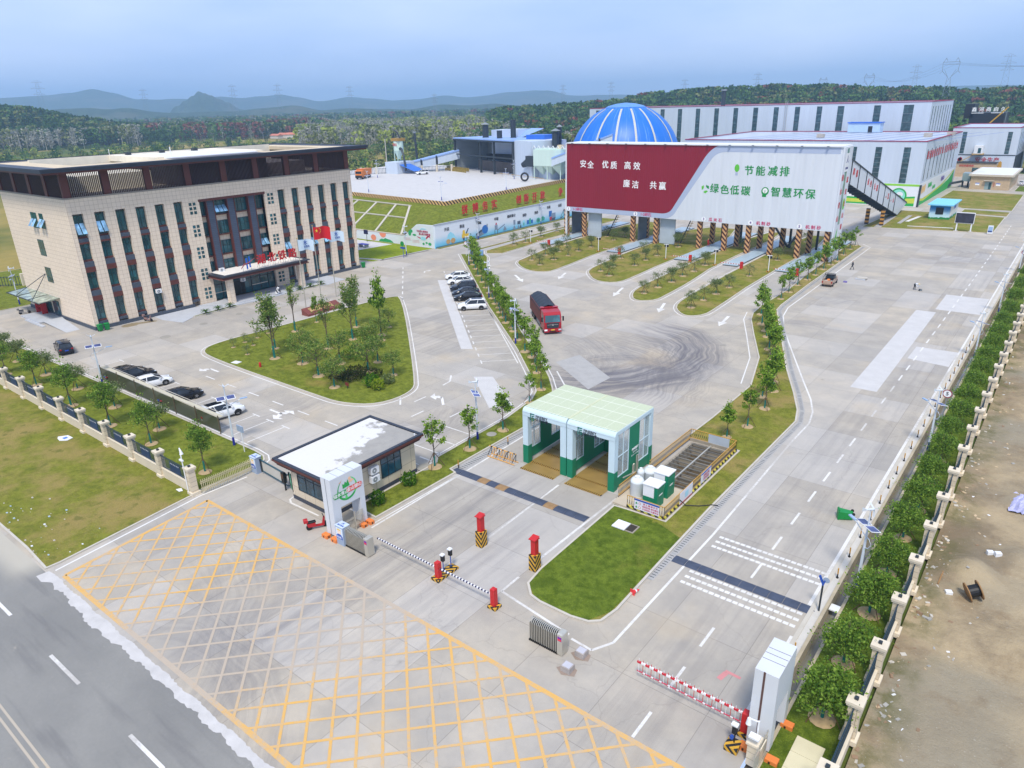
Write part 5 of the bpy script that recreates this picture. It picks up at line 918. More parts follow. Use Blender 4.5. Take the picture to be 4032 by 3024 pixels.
t = thing('substation_house', 'single storey tan brick house with flat white roof', 'house', (-26, 284, 0)); m_ = MB(); m_.box(-31.6, -20.6, 284, 311, 0, 4.2, BRK); m_.build('wall', t); m_ = MB(); m_.box(-32.3, -19.8, 283.3, 311.6, 4.2, 4.8, mat('roof fascia', c(200, 190, 174), .7)); m_.box(-31.7, -20.4, 283.9, 311, 4.8, 4.83, white); m_.build('roof', t); m_ = MB(); m_.box(-27.4, -25.5, 283.93, 284, .1, 2.5, mat('grey green door', c(140, 160, 160), .5)); m_.box(-26.3, -25.6, 283.9, 283.93, .1, 2.3, GLASS); m_.build('door', t); m_ = MB(); m_.box(-27.8, -25, 283, 284, 2.8, 2.95, KERB); m_.build('door_canopy', t)
for x in (-29.4, -23.6): m_ = MB(); m_.box(x-.7, x+.5, 283.93, 284, 1.3, 2.1, lw_); m_.box(x-.7, x+.5, 283.91, 283.93, 1.85, 2.1, blue); m_.build('notice', t)
m_ = MB(); m_.text('高压危险', .34, red, Matrix(((0, 1, 0, -24.9), (0, 0, -1, 283.9), (1, 0, 0, 1.7), (0, 0, 0, 1))), .02, .02); m_.build('lettering', t)
t = thing('substation_house', 'longer tan brick house with grey roof edge and red wall characters', 'house', (-36, 326, 0)); m_ = MB(); m_.box(-43, -29.2, 325.5, 331, 0, 5, BRK); m_.build('wall', t); m_ = MB(); m_.box(-43.3, -29, 325.2, 331.2, 5, 5.3, dgrey); m_.build('roof', t); m_ = MB(); m_.text('空压机配电房', .8, red, FY(-38.5, 4, 325.4), .03, .02); m_.build('lettering', t); m_ = MB(); m_.box(-36.5, -34.2, 325.45, 325.5, 0, 3.4, SKY_); m_.build('door', t)
t = thing('transformer_cabin', 'grey transformer cabin with duct legs beside the tan brick house', 'cabin', (-34, 290, 0)); m_ = MB(); m_.box(-34.6, -32.2, 288, 293, 2.0, 4.6, mat('grey green cabin', c(136, 156, 164), .5)); m_.build('housing', t); m_ = MB()
for x in (-34.3, -32.7): m_.tube([(x, 289, 0), (x, 289, 2.1)], .3, dgrey)
m_.tube([(-34.4, 288, 2), (-37, 284, 1.6), (-38, 281, .2)], .4, dgrey); m_.build('duct', t)
t = thing('gate_pedestal', 'small white gate pedestal with blue poster by the far road junction', 'pedestal', (-15.6, 193, 0)); m_ = MB(); m_.box(-16.2, -15.2, 192.7, 193.2, .08, 1.9, white); m_.build('cabinet', t); m_ = MB(); m_.box(-16.1, -15.3, 192.66, 192.7, .5, 1.7, mat('poster blue', c(150, 180, 214), .5)); m_.box(-16.1, -15.3, 192.63, 192.66, .55, .8, mat('navy panel', c(30, 60, 130), .5)); m_.build('poster', t)
# ================================================================ GATE AREA
gh = thing('gatehouse', 'gatehouse with beige panels, a red brown eave and a white flat roof stained grey', 'gatehouse', (-44, 33.5, 0))
GX0, GX1, GY0, GY1 = -46.6, -41.55, 28.85, 38.0; GP = tiles('gatehouse panel', c(206, 192, 168), c(120, 110, 96), 1.35, 1.25)
m_ = MB(); m_.box(GX0, GX1, GY0, GY1, .35, 3.3, GP); m_.box(GX0-.04, GX1+.04, GY0-.04, GY1+.04, 0, .36, tiles('dark plinth brick', c(62, 68, 80), c(40, 44, 52), .5, .12)); m_.build('wall', gh)
m_ = MB(); m_.box(-47.6, -41.0, 28.15, 38.4, 3.3, 3.5, brown); m_.box(-47.75, -40.85, 28.0, 38.55, 3.5, 3.62, brown); m_.box(-47.5, -41.1, 28.25, 38.3, 3.12, 3.3, mat('dark brown eave board', c(70, 40, 36), .6)); m_.build('eave', gh)  # lowest board is a darker brown than the eave
STN = NB('stained white roof'); q_ = STN.P(); a1, a2, a3 = STN.xyz(q_); nn = STN.f('ADD', STN.noise(q_, .55, 5., .6), STN.f('MULTIPLY', STN.f('SUBTRACT', a1, -43.6), .09)); nn = STN.f('ADD', nn, STN.f('MULTIPLY', STN.f('SUBTRACT', a2, 33.), .03))
STN.out(STN.mix(STN.step(nn, .49, .57), c(212, 210, 208), STN.mix(STN.noise(q_, 1.5, 5.), c(170, 166, 158), c(136, 134, 130))), .7); STN = STN.m
m_ = MB(); m_.box(-47.4, -41.2, 28.35, 38.2, 3.62, 3.66, STN); m_.build('roof', gh)
m_ = MB()
for i in range(30):
    y = 28.05+i*.35; m_.box(-47.72, -47.45, y, y+.33, 3.62, 3.74, RT); m_.box(-41.15, -40.88, y, y+.33, 3.62, 3.74, RT)
for i in range(18): x = -47.4+i*.345; m_.box(x, x+.33, 28.03, 28.3, 3.62, 3.74, RT); m_.box(x, x+.33, 38.25, 38.52, 3.62, 3.74, RT)
m_.build('edge_tile', gh)
def gwin(par, a, b_, z0, z1, face):
    f_ = MB()
    def bx(mb, u0, u1, w0, w1, d0, d1, m):
        if face == 'x': mb.box(GX1+d0, GX1+d1, u0, u1, w0, w1, m)
        else: mb.box(u0, u1, GY0-d1, GY0-d0, w0, w1, m)
    for u in [a+(b_-a)*i/3 for i in range(4)]: bx(f_, u-.03, u+.03, z0, z1, -.01, .05, dgrey)
    for z in (z0, z0+(z1-z0)*.7, z1): bx(f_, a, b_, z-.03, z+.03, -.012, .045, dgrey)
    o = f_.build('window', par); g_ = MB(); bx(g_, a, b_, z0, z1, -.05, .02, glassy('blue window glass', c(24, 56, 70))); g_.build('pane', o)
gwin(gh, -45.7, -42.6, 1.1, 2.9, 'y'); gwin(gh, 30.2, 31.9, 1.1, 2.9, 'x'); gwin(gh, 34.1, 36.3, 1.1, 2.9, 'x')
m_ = MB(); m_.tube([(-41.3, 37.9, 3.66), (-41.3, 37.9, 3.85)], .06, white); m_.build('roof_vent', gh)
def ac(loc, rz, label, group='air conditioner units on the walls'):
    t = thing('air_conditioner', label, 'air conditioner', (0, 0, 0), 0, group); m_ = MB(); m_.box(-.2, .2, -.42, .42, 0, .6, white, ch=.02); m_.build('casing', t); m_ = MB(); m_.add([(.206, -.08+.24*cos(a*pi/8), .3+.24*sin(a*pi/8)) for a in range(16)], [tuple(range(16))], grey); m_.add([(.21, -.08+.07*cos(a*pi/8), .3+.07*sin(a*pi/8)) for a in range(16)], [tuple(range(16))], white); m_.build('fan_grille', t); m_ = MB(); m_.box(-.25, .2, -.38, -.32, -.06, 0, dgrey); m_.box(-.25, .2, .32, .38, -.06, 0, dgrey); m_.build('bracket', t)
    t.location = loc; t.rotation_euler = (0, 0, rz)
ac((-41.3, 33.1, 2.15), 0, 'upper white air conditioner unit on the gatehouse side wall'); ac((-41.3, 33.1, 1.35), 0, 'lower white air conditioner unit on the gatehouse side wall')
ac((-111.9, 62.4, 5.0), 0, 'air conditioner unit on the left end of the office porch roof'); ac((-111.9, 72.2, 5.05), 0, 'air conditioner unit behind the red letters on the office porch roof'); ac((-112.35, 51.5, 3.6), 0, 'air conditioner unit in a window bay left of the office porch'); ac((-112, 66, 2.6), 0, 'air conditioner unit over the dark office doorway')
TWM = mat('gate tower white panel', c(206, 210, 214), .5, var=.06)
# left gate tower: portal with a passage in its broad face
tw = thing('gate_tower', 'white portal gate tower with a green and red round emblem beside the gatehouse', 'gate tower', (-39.3, 28.5, 0))
m_ = MB(); m_.box(-39.9, -38.8, 27, 27.7, .25, 5.0, TWM); m_.box(-39.9, -38.8, 29.55, 30, .25, 5.0, TWM); m_.box(-39.9, -38.8, 27.7, 29.55, 2.45, 5.0, TWM); m_.build('shell', tw); m_ = MB()
for y in (27.75, 28.5, 29.2): m_.box(-39.88, -38.82, y, y+.02, 5.0, 5.012, grey)
m_.box(-39.42, -39.36, 26.99, 27, .25, 5.0, grey); m_.build('joint', tw)
xf = -38.79; cy_, cz_ = 28.45, 3.75; m_ = MB(); GR = mat('emblem green', c(40, 160, 76), .5); GRL = mat('emblem light green', c(92, 200, 110), .5)
N_ = 40
for i in range(N_):
    a0 = -pi*1.25+i*(pi*1.62)/N_; a1 = -pi*1.25+(i+1)*(pi*1.62)/N_; w0 = .05+.13*math.sin(pi*i/N_); w1 = .05+.13*math.sin(pi*(i+1)/N_)
    m_.add([(xf, cy_+(.86-w0/2)*cos(a0), cz_+(.86-w0/2)*sin(a0)), (xf, cy_+(.86+w0/2)*cos(a0), cz_+(.86+w0/2)*sin(a0)), (xf, cy_+(.86+w1/2)*cos(a1), cz_+(.86+w1/2)*sin(a1)), (xf, cy_+(.86-w1/2)*cos(a1), cz_+(.86-w1/2)*sin(a1))], [(0, 1, 2, 3)], GR if i < 25 else GRL)
m_.poly([(xf+.004, y, z) for y, z in ((28.05, 3.85), (28.05, 4.25), (28.2, 4.15), (28.3, 4.35), (28.45, 4.2), (28.55, 4.45), (28.65, 4.15), (28.7, 3.9))], GR); m_.poly([(xf+.004, y, z) for y, z in ((28.15, 2.95), (28.3, 3.4), (28.45, 2.95))], GRL)
m_.add([(xf+.002, 28.75+.13*cos(a*pi/8), 4.45+.13*sin(a*pi/8)) for a in range(16)], [tuple(range(16))], mat('emblem sun', c(240, 190, 150), .5)); m_.poly([(xf+.003, y, z) for y, z in ((28.5, 4.2), (28.95, 4.35), (29.15, 4.2), (28.9, 4.1))], MC['emblem sun']); m_.poly([(xf+.004, y, z) for y, z in ((27.7, 4.4), (28, 4.55), (28.05, 4.68), (27.9, 4.4))], mat('emblem kite', c(216, 160, 110), .5)); m_.build('round_emblem', tw)
def pill(mb, y, z, L, h, m, x):
    P = [(y-L/2+h/2+h/2*cos(a), z+h/2*sin(a)) for a in [pi/2+pi*i/6 for i in range(7)]]+[(y+L/2-h/2+h/2*cos(a), z+h/2*sin(a)) for a in [-pi/2+pi*i/6 for i in range(7)]]; mb.poly([(x, a, b_) for a, b_ in P], m)
m_ = MB(); pill(m_, 27.85, 3.5, 1.5, .44, GR, xf+.010); pill(m_, 29.1, 3.58, 1.5, .44, mat('emblem red', c(222, 74, 62), .5), xf+.014); m_.build('emblem_banner', tw)
m_ = MB(); m_.text('绿水青山', .35, lw_, FX(27.83, 3.5, xf+.018), .006, .01); m_.text('金山银山', .35, lw_, FX(29.1, 3.58, xf+.022), .006, .01); m_.build('emblem_lettering', tw)
t2 = thing('gate_tower', 'plain pale grey gate tower with a brown groove at the lower right', 'gate tower', (-7.15, 28.8, 0))
m_ = MB(); m_.box(-7.75, -6.62, 27.5, 28.05, .25, 4.85, TWM); m_.box(-7.75, -6.62, 29.6, 30.1, .25, 4.85, TWM); m_.box(-7.75, -6.62, 28.05, 29.6, 2.5, 4.85, TWM); m_.build('shell', t2); m_ = MB()
for y in (28.4, 28.85, 29.25): m_.box(-7.73, -6.64, y, y+.02, 4.85, 4.862, mat('sealant line', c(90, 84, 110), .7))
m_.build('joint', t2); m_ = MB(); m_.box(-7.33, -7.23, 27.485, 27.5, .25, 4.86, mat('brown groove', c(92, 66, 60), .6)); m_.build('groove', t2)
def oblock(x, y, label):
    t = thing('tower_footing', label, 'footing block', (0, 0, 0), 0, 'orange footing blocks under the gate towers'); m_ = MB(); m_.box(-.3, .3, -.2, .2, 0, .3, orange, ch=.02); m_.build('block', t); m_ = MB(); m_.box(-.12, -.02, -.207, -.2, .04, .2, black); m_.box(.3, .306, -.06, .06, .04, .2, black); m_.build('slot', t); t.location = (x, y, 0)
for x, y, l in ((-39.75, 26.75, 'orange footing block at the outer front corner of the emblem gate tower'), (-38.75, 26.8, 'orange footing block beside the poster pedestal under the emblem gate tower'), (-38.65, 29.4, 'orange footing block beside the lawn side leg of the emblem gate tower'), (-38.55, 30, 'orange footing block at the kerb end of the emblem gate tower'), (-6.45, 29.75, 'orange footing block at the rear right of the plain gate tower'), (-7.65, 27.2, 'orange footing block behind the dome camera at the plain gate tower'), (-6.35, 27.2, 'orange footing block at the front right of the plain gate tower')): oblock(x, y, l)
# steel rail in the passage, railing near right tower
t = thing('wicket_gate', 'small stainless wicket gate inside the passage of the emblem tower', 'gate', (-39, 28.6, 0)); m_ = MB()
for i in range(15): m_.bar((-38.7, 27.8+i*.125, .15), (-38.7, 27.8+i*.125, 1.25+.25*(i > 7)), .035, .035, steel)
m_.bar((-38.7, 27.75, 1.1), (-38.7, 29.55, 1.1), .05, .05, steel); m_.bar((-38.7, 27.75, .4), (-38.7, 29.55, .4), .05, .05, steel); m_.build('bars', t); m_ = MB(); m_.bar((-38.7, 28.75, 0), (-38.7, 28.75, 1.6), .1, .1, steel); m_.build('post', t)
t = thing('lattice_fence', 'short stainless lattice fence at the foot of the plain gate tower', 'fence', (-6.6, 26.8, 0)); m_ = MB()
for i in range(11): m_.bar((-6.75, 25.7+i*.17, .05), (-6.75, 25.7+i*.17, 1.7), .03, .03, steel); 
for z in (.3, 1.4): m_.bar((-6.75, 25.7, z), (-6.75, 27.4, z), .04, .04, steel)
m_.build('bars', t)
t = thing('steel_fence', 'low stainless steel picket fence between the stone wall end and the grey pedestal', 'fence', (-53.6, 27, 0)); m_ = MB()
for i in range(30): y = 24.7+i*.163; x = -53.55+.12*sin(i/9); m_.bar((x, y, .1), (x, y, 1.35), .045, .045, mat('brassy steel', c(206, 196, 160), .4, .3))
m_.build('picket', t); m_ = MB()
for z in (.35, .55, 1.0, 1.15): m_.bar((-53.55, 24.6, z), (-53.5, 29.4, z), .06, .06, MC['brassy steel'])
m_.build('rail', t)
POST = mat('pedestal grey', c(150, 166, 188), .5); NAVY = mat('navy poster', c(44, 84, 170), .5)
def pedestal(loc, label):
    t = thing('gate_pedestal', label, 'pedestal', loc); x, y, z = loc; m_ = MB(); m_.box(x-.42, x+.42, y-.32, y+.32, 0, 1.55, POST); m_.box(x-.45, x+.45, y-.35, y+.35, 1.55, 1.6, mat('pedestal top', c(190, 204, 222), .5)); m_.build('cabinet', t)
    m_ = MB(); m_.box(x-.36, x+.36, y-.335, y-.32, .55, 1.45, mat('poster pale', c(214, 226, 238), .5)); m_.box(x-.36, x+.36, y-.345, y-.335, .55, .78, NAVY); m_.add([(x+.22*cos(a*pi/8), y-.34, 1.1+.2*sin(a*pi/8)) for a in range(16)], [tuple(range(16))], mat('poster skin', c(238, 214, 196), .5)); m_.add([(x-.02+.25*cos(a*pi/8), y-.347, 1.27+.12*sin(a*pi/8)) for a in range(9)], [tuple(range(9))], mat('poster helmet', c(230, 196, 80), .5)); m_.add([(x+.3*cos(a*pi/8), y-.343, .8+.16*sin(a*pi/8)) for a in range(9)], [tuple(range(9))], NAVY); m_.build('poster', t)
    m_ = MB(); m_.text('安全第一', .17, lw_, FY(x, .665, y-.347), .004, .01); m_.text('湖北铁路', .17, NAVY, Matrix.Translation((x, y-.15, 1.605)), .004, .01); m_.text('木', .28, NAVY, Matrix.Translation((x, y+.1, 1.605)), .0, .01); m_.build('lettering', t)
pedestal((-38.05, 27.05, 0), 'grey pedestal with a helmeted worker poster against the emblem gate tower'); pedestal((-53.2, 29.7, 0), 'grey pedestal with a helmeted worker poster at the end of the stainless picket fence')
t = thing('boom_gate', 'dark green swing bar gate between the grey pedestal and the gatehouse', 'gate', (-50.5, 29.6, 0)); m_ = MB()
for z in (1.35, .3): m_.bar((-52.6, 29.8, z), (-48.2, 29.5, z), .1, .1, mat('dark teal steel', c(50, 84, 96), .5))
for x in (-52.5, -48.3): m_.bar((x, 29.75, .2), (x, 29.7, 1.5), .12, .12, dgrey)
m_.build('bar', t); m_ = MB(); m_.poly([(-52.5, 29.8, .35), (-48.3, 29.5, .35), (-48.3, 29.5, 1.3), (-52.5, 29.8, 1.3)], mat('barrier net', c(186, 182, 172), .8)); m_.build('mesh_panel', t)
t = thing('access_terminal', 'black access terminal on a post before the gatehouse', 'terminal', (-48.3, 29.2, 0)); m_ = MB(); m_.box(-48.35, -48.25, 29.15, 29.25, 0, 1, black); m_.build('post', t); m_ = MB(); m_.box(-48.5, -48.1, 29.05, 29.3, .75, 1.75, black, ch=.03); m_.build('head', t); m_ = MB(); m_.box(-48.42, -48.18, 29.04, 29.05, 1.2, 1.6, mat('terminal screen', c(90, 60, 40), .3)); m_.build('display', t); m_ = MB(); m_.box(-47.6, -47.45, 29.4, 29.6, 0, 1.7, black); m_.box(-47.95, -47.6, 29.5, 29.55, .1, 1.6, glassy('green sign glass', c(90, 140, 110))); m_.build('panel', t)
def accordion(x0, x1, y, w, h, n, label, endx):
    t = thing('retractable_gate', label, 'gate', ((x0+x1)/2, y, 0)); m_ = MB()
    for i in range(n):
        x = x0+(x1-x0)*i/(n-1); hh = h
        m_.tube([(x, y-w/2, .08), (x, y-w/2, hh-.2), (x, y-w/4, hh-.04), (x, y+w/4, hh-.04), (x, y+w/2, hh-.2), (x, y+w/2, .08)], .03, steel, 5)
    m_.build('hoop', t, True); m_ = MB(); m_.box(x0, x1, y-w/2+.06, y+w/2-.06, .15, h-.25, black); m_.build('gap_shade', t); m_ = MB()  # black box puts the shade between the hoops into colour
    for i in range(n):
        x = x0+(x1-x0)*i/(n-1)
        for yy in (-w/2, w/2): m_.box(x-.04, x+.04, y+yy-.06, y+yy+.06, 0, .12, black)
    m_.build('wheel', t); m_ = MB(); d = .38*(1 if endx > 0 else -1); a, b_ = sorted((x1 if endx > 0 else x0, (x1 if endx > 0 else x0)+d)); m_.box(a, b_, y-w/2-.05, y+w/2+.05, .05, h+.02, steel, ch=.08); m_.build('motor_head', t); m_ = MB(); m_.box((a+b_)/2-.14, (a+b_)/2+.14, y-w/2-.06, y-w/2-.05, h-.5, h-.2, mat('violet led panel', c(120, 40, 150), .4)); m_.box((a+b_)/2-.12, (a+b_)/2+.12, y-w/2-.065, y-w/2-.06, h-.47, h-.35, mat('red led strip', c(230, 60, 50), .4)); m_.build('led_panel', t)
accordion(-37.6, -35.5, 27.15, .5, 1.55, 17, 'folded stainless retractable gate against the poster pedestal', 1); accordion(-20.85, -18.85, 27.3, .5, 1.55, 17, 'folded stainless retractable gate standing alone on the apron', 1)
for x, y, l in ((-17.65, 26.35, 'square concrete stump nearest the yellow box, one of two on the apron'), (-17.65, 27.8, 'square concrete stump nearer the front lawn, one of two on the apron')):
    t = thing('concrete_stump', l, 'concrete stump', (x, y, 0), 0, 'concrete stumps on the apron'); m_ = MB(); m_.box(x-.3, x+.3, y-.28, y+.28, 0, .38, mat('raw concrete', c(166, 158, 152), .9, var=.3, scale=3.)); m_.build('block', t); m_ = MB(); m_.box(x-.24, x+.24, y-.22, y+.22, .38, .4, mat('stump plate', c(186, 186, 194), .6)); m_.build('plate', t); m_ = MB(); m_.prism([(x-.62, y-.2), (x-.1, y-.5), (x+.58, y-.2), (x+.45, y+.3), (x-.2, y+.45)], 0, .014, mat('spilt mortar', c(146, 130, 118), .9, var=.3)); m_.build('mortar_skirt', t)
# barriers, posts
def hazbase(x0, x1, y0, y1, h, par, name='striped_base'):
    cx, cy = (x0+x1)/2, (y0+y1)/2; m_ = MB(); m_.box(x0-cx, x1-cx, y0-cy, y1-cy, 0, h, HAZ, ch=.015); o = m_.build(name); o.parent = par; q = ORG[par.name]; o.location = (cx-q[0], cy-q[1], 0-q[2]); return o
def redbox(x, y, h, par, w=.17):
    m_ = MB(); m_.box(x-w, x+w, y-w, y+w, .12, h, red, ch=.05); m_.build('cabinet', par)
bm = thing('barrier_gate', 'red barrier cabinet with two camera poles on a long striped plinth', 'barrier', (-29.4, 28.1, 0)); redbox(-29.35, 28.05, 1.45, bm); hazbase(-29.75, -29.05, 27.7, 29.75, .2, bm)
def boomM(x0, x1, y, z, m, name, par, r=.045):
    m_ = MB(); m_.box(0, abs(x1-x0), -r, r, -r, r, m); o = m_.build(name); o.parent = par; q = ORG[par.name]; o.location = (min(x0, x1)-q[0], y-q[1], z-q[2])
boomM(-35.35, -29.45, 28.0, .97, BWX, 'boom', bm)
for x, y, h, col in ((-29.55, 28.75, 1.45, white), (-29.45, 29.4, 1.6, black)):
    m_ = MB(); m_.tube([(x, y, .2), (x, y, h-.3)], .035, NAVY, 6); m_.tube([(x, y, .2), (x, y, .28)], .12, dgrey, 8); m_.build('camera_pole', bm); m_ = MB(); m_.box(x-.12, x+.12, y-.1, y+.1, h-.75+.3, h-.1+.1, black, ch=.03); m_.box(x-.16, x+.12, y-.14, y+.14, h, h+.08, white); m_.build('camera_head', bm)
b2 = thing('barrier_gate', 'red barrier cabinet on a small striped foot before the front lawn', 'barrier', (-24.45, 28.05, 0)); redbox(-24.45, 28.05, 1.5, b2); hazbase(-24.78, -24.12, 27.75, 28.4, .2, b2); boomM(-29.1, -24.6, 28.02, .97, BWX, 'boom', b2)
b3 = thing('barrier_gate', 'red barrier cabinet with a red and white fenced boom beside the plain gate tower', 'barrier', (-8.0, 28.1, 0)); redbox(-8.02, 28.1, 1.45, b3, .2); hazbase(-8.3, -7.75, 27.75, 28.4, .2, b3)
boomM(-14.2, -8.2, 28.1, 1.25, RWX, 'boom', b3, .05); boomM(-14.2, -8.2, 28.1, .62, stripes('pale pink rail bands', c(228, 220, 222), c(196, 70, 90), .5, 'x', .7), 'lower_rail', b3, .025); m_ = MB()
for i in range(24): x = -14.1+i*.25; m_.bar((x, 28.1, .5), (x, 28.1, 1.48), .025, .025, red if i % 2 else white)
m_.build('picket', b3)
t = thing('camera_post', 'dark camera post on a striped block below the fenced boom', 'camera post', (-8.15, 26.9, 0)); hazbase(-8.5, -7.85, 26.55, 27.25, .35, t); m_ = MB(); m_.tube([(-8.15, 26.95, .35), (-8.15, 26.95, 1.2)], .035, black, 6); m_.tube([(-8.25, 26.9, .75), (-8.25, 26.75, .75)], .1, NAVY, 8); m_.build('pole', t); m_ = MB(); m_.box(-8.28, -8.05, 26.8, 27.02, 1.0, 1.45, black, ch=.02); m_.box(-8.35, -8.02, 26.8, 27.05, 1.47, 1.56, white); m_.build('camera_head', t)
for (x, y), l in (((-29.6, 32.85), 'red card reader box on a tall striped plinth between the two entrance lanes'), ((-24.75, 32.85), 'red card reader box on a tall striped plinth at the corner of the front lawn')):
    t = thing('card_reader_post', l, 'card reader', (x, y, 0), 0, 'red card readers on striped plinths'); hazbase(x-.28, x+.28, y-.33, y+.33, 1.26, t); m_ = MB(); m_.box(x-.19, x+.19, y-.2, y+.2, 1.26, 2.5, red, ch=.01); m_.box(x-.24, x-.19, y-.12, y+.12, 1.95, 2.3, mat('dark red panel', c(130, 24, 34), .5)); m_.build('cabinet', t); m_ = MB(); m_.add([(x-.3, y-.3, 2.48), (x+.26, y-.3, 2.5), (x+.26, y+.26, 2.62), (x-.3, y+.26, 2.6)], [(0, 1, 2, 3)], red); m_.box(x-.3, x+.26, y-.3, y+.26, 2.44, 2.5, red); m_.build('cap', t)
# ---------------- wheel washing bay
wb = thing('wheel_wash_bay', 'double lane white and green vehicle washing bay with a translucent ribbed roof', 'washing bay', (-30.3, 48, 0))
WBG = mat('washing bay green', c(12, 122, 88), .5, var=.08); WBW = mat('washing bay pale blue white', c(196, 216, 224), .4, var=.04)
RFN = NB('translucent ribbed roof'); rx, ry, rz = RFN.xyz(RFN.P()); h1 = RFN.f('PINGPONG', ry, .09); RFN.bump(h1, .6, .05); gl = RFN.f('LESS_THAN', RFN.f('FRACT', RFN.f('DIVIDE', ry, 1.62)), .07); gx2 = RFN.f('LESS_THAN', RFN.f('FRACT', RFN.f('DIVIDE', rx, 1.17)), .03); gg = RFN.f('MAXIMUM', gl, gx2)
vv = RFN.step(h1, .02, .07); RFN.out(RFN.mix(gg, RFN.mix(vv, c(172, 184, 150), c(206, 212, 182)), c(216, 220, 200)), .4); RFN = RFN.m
WBGL = NB('clear bay panel'); WBGL.out(c(200, 214, 214), .1, Alpha=.28); WBGL = WBGL.m
X_ = [(-35.0, -34.45), (-31.0, -30.42), (-30.3, -29.75), (-26.25, -25.68)]; YF, YR, ZT = 45.0, 51.5, 5.3
for i, (a, b_) in enumerate(X_):
    for y0, y1 in ((YF, YF+.55), (YR-.5, YR)):
        m_ = MB(); m_.box(a, b_, y0, y1, 1.75, 4.62, WBW, ch=.0); m_.box(a-.01, b_+.01, y0-.01, y1+.01, 0, 1.75, WBG); m_.build('column', wb)
for a, b_ in ((X_[0][0], X_[1][1]), (X_[2][0], X_[3][1])):
    m_ = MB(); prof = [(YF, 4.6), (YF, 4.95)]+[(YF+.42-.42*cos(t), 4.93+.4*sin(t)) for t in [pi/2*i/6 for i in range(7)]]+[(YF+.5, 4.6)]
    m_.add([(a, y, z) for y, z in prof]+[(b_, y, z) for y, z in prof], [tuple(range(len(prof)))[::-1], tuple(range(len(prof), 2*len(prof)))]+[(i, (i+1) % len(prof), len(prof)+(i+1) % len(prof), len(prof)+i)[::-1] for i in range(len(prof))], WBW); m_.build('front_fascia', wb, True)
    m_ = MB(); m_.box(a, b_, YR-.4, YR, 4.6, 5.3, WBW); m_.box(a, a+.18, YF+.5, YR-.4, 5.0, 5.31, WBW); m_.box(b_-.18, b_, YF+.5, YR-.4, 5.0, 5.31, WBW); m_.build('roof_frame', wb)
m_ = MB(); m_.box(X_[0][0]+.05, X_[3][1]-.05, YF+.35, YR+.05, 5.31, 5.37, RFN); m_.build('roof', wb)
m_ = MB(); m_.box(-30.45, -30.25, YF+.4, YR, 5.37, 5.4, mat('roof gutter', c(200, 204, 172), .5)); m_.build('gutter', wb)
for xi, (a, b_) in enumerate(X_):
    xo = a+.04 if xi in (0, 2) else b_-.14; m_ = MB(); m_.box(xo, xo+.1, YF+.55, YR-.5, .12, 1.05, WBG); m_.box(xo, xo+.1, 47.5, 49.15, 1.05, 5.0, WBG); m_.build('side_panel', wb)
    for y0, y1 in ((YF+.6, 47.45), (49.2, YR-.55)):
        m_ = MB()
        for y in (y0, (y0+y1)/2-.03, y1-.06): m_.box(xo+.01, xo+.09, y, y+.06, 1.05, 5.0, WBW)
        for z in (1.05, 2.9, 4.94): m_.box(xo+.012, xo+.088, y0, y1, z, z+.06, WBW)
        o = m_.build('window', wb); m_ = MB(); m_.box(xo+.04, xo+.06, y0, y1, 1.1, 4.95, WBGL); m_.build('pane', o)
m_ = MB(); TAN = mat('wet brown wash floor', c(150, 124, 70), .3, var=.3, scale=.9)
for a, b_ in ((-34.5, -30.95), (-29.8, -26.2)): m_.poly(flatXY([(a, 43.8), (b_, 43.8), (b_, YR+.6), (a, YR+.6)], .014), TAN)
m_.build('floor', wb); m_ = MB(); GRB = stripes('yellow black floor grate', c(190, 150, 64), c(56, 48, 30), .2, 'x', .6)
for a, b_ in ((-34.5, -30.95), (-29.8, -26.2)):
    for y in (43.95, 45.45, 47.5, 48.75, 50.3): m_.box(a, b_, y-.1, y+.1, .0, .05, GRB)
m_.build('floor_grate', wb)
for x, nm in ((-33.2, 0), (-28.3, 0)):
    m_ = MB(); m_.text('FINEBEY', .34, mat('black lettering', c(28, 36, 56), .5), FY(x+.25, 4.82, YF-.012), .015, .02); m_.text('风贝环境', .34, MC['black lettering'], FY(x+.25, 4.5+.02, YF-.012), .01, .02); m_.build('lettering', wb)
    m_ = MB(); EMB = mat('emblem teal', c(10, 112, 100), .5)
    for q in ((-.95, -.85, 4.35, 5.0), (-.95, -.5, 4.9, 5.0), (-.78, -.5, 4.72, 4.8), (-.78, -.7, 4.55, 4.8), (-.78, -.5, 4.55, 4.63), (-.58, -.5, 4.38, 4.63), (-.78, -.5, 4.38, 4.46)): m_.box(x+q[0], x+q[1], YF-.016, YF-.004, q[2], q[3], EMB)
    m_.build('emblem', wb)
m_ = MB(); m_.text('FINEBEY', .3, lw_, FX(48.35, 2.75, -25.64), .015, .02); m_.text('风贝环境', .2, lw_, FX(48.35, 2.45, -25.64), .0, .02); m_.text('扬尘治理一站式服务', .14, lw_, FX(48.35, 2.2, -25.64), .0, .02); m_.build('side_lettering', wb)
m_ = MB(); m_.tube([(-25.55, 47.9, .2), (-25.55, 47.9, 1.3), (-25.55, 48.1, 1.4), (-25.55, 48.1, .3)], .05, steel, 6); m_.tube([(-25.55, 48.5, .3), (-25.55, 48.5, 2), (-25.55, 48.75, 2), (-25.55, 48.75, .4)], .05, steel, 6); m_.tube([(-25.5, 46.2, .9), (-25.5, 48.4, .5)], .05, steel, 6); m_.build('water_pipe', wb)
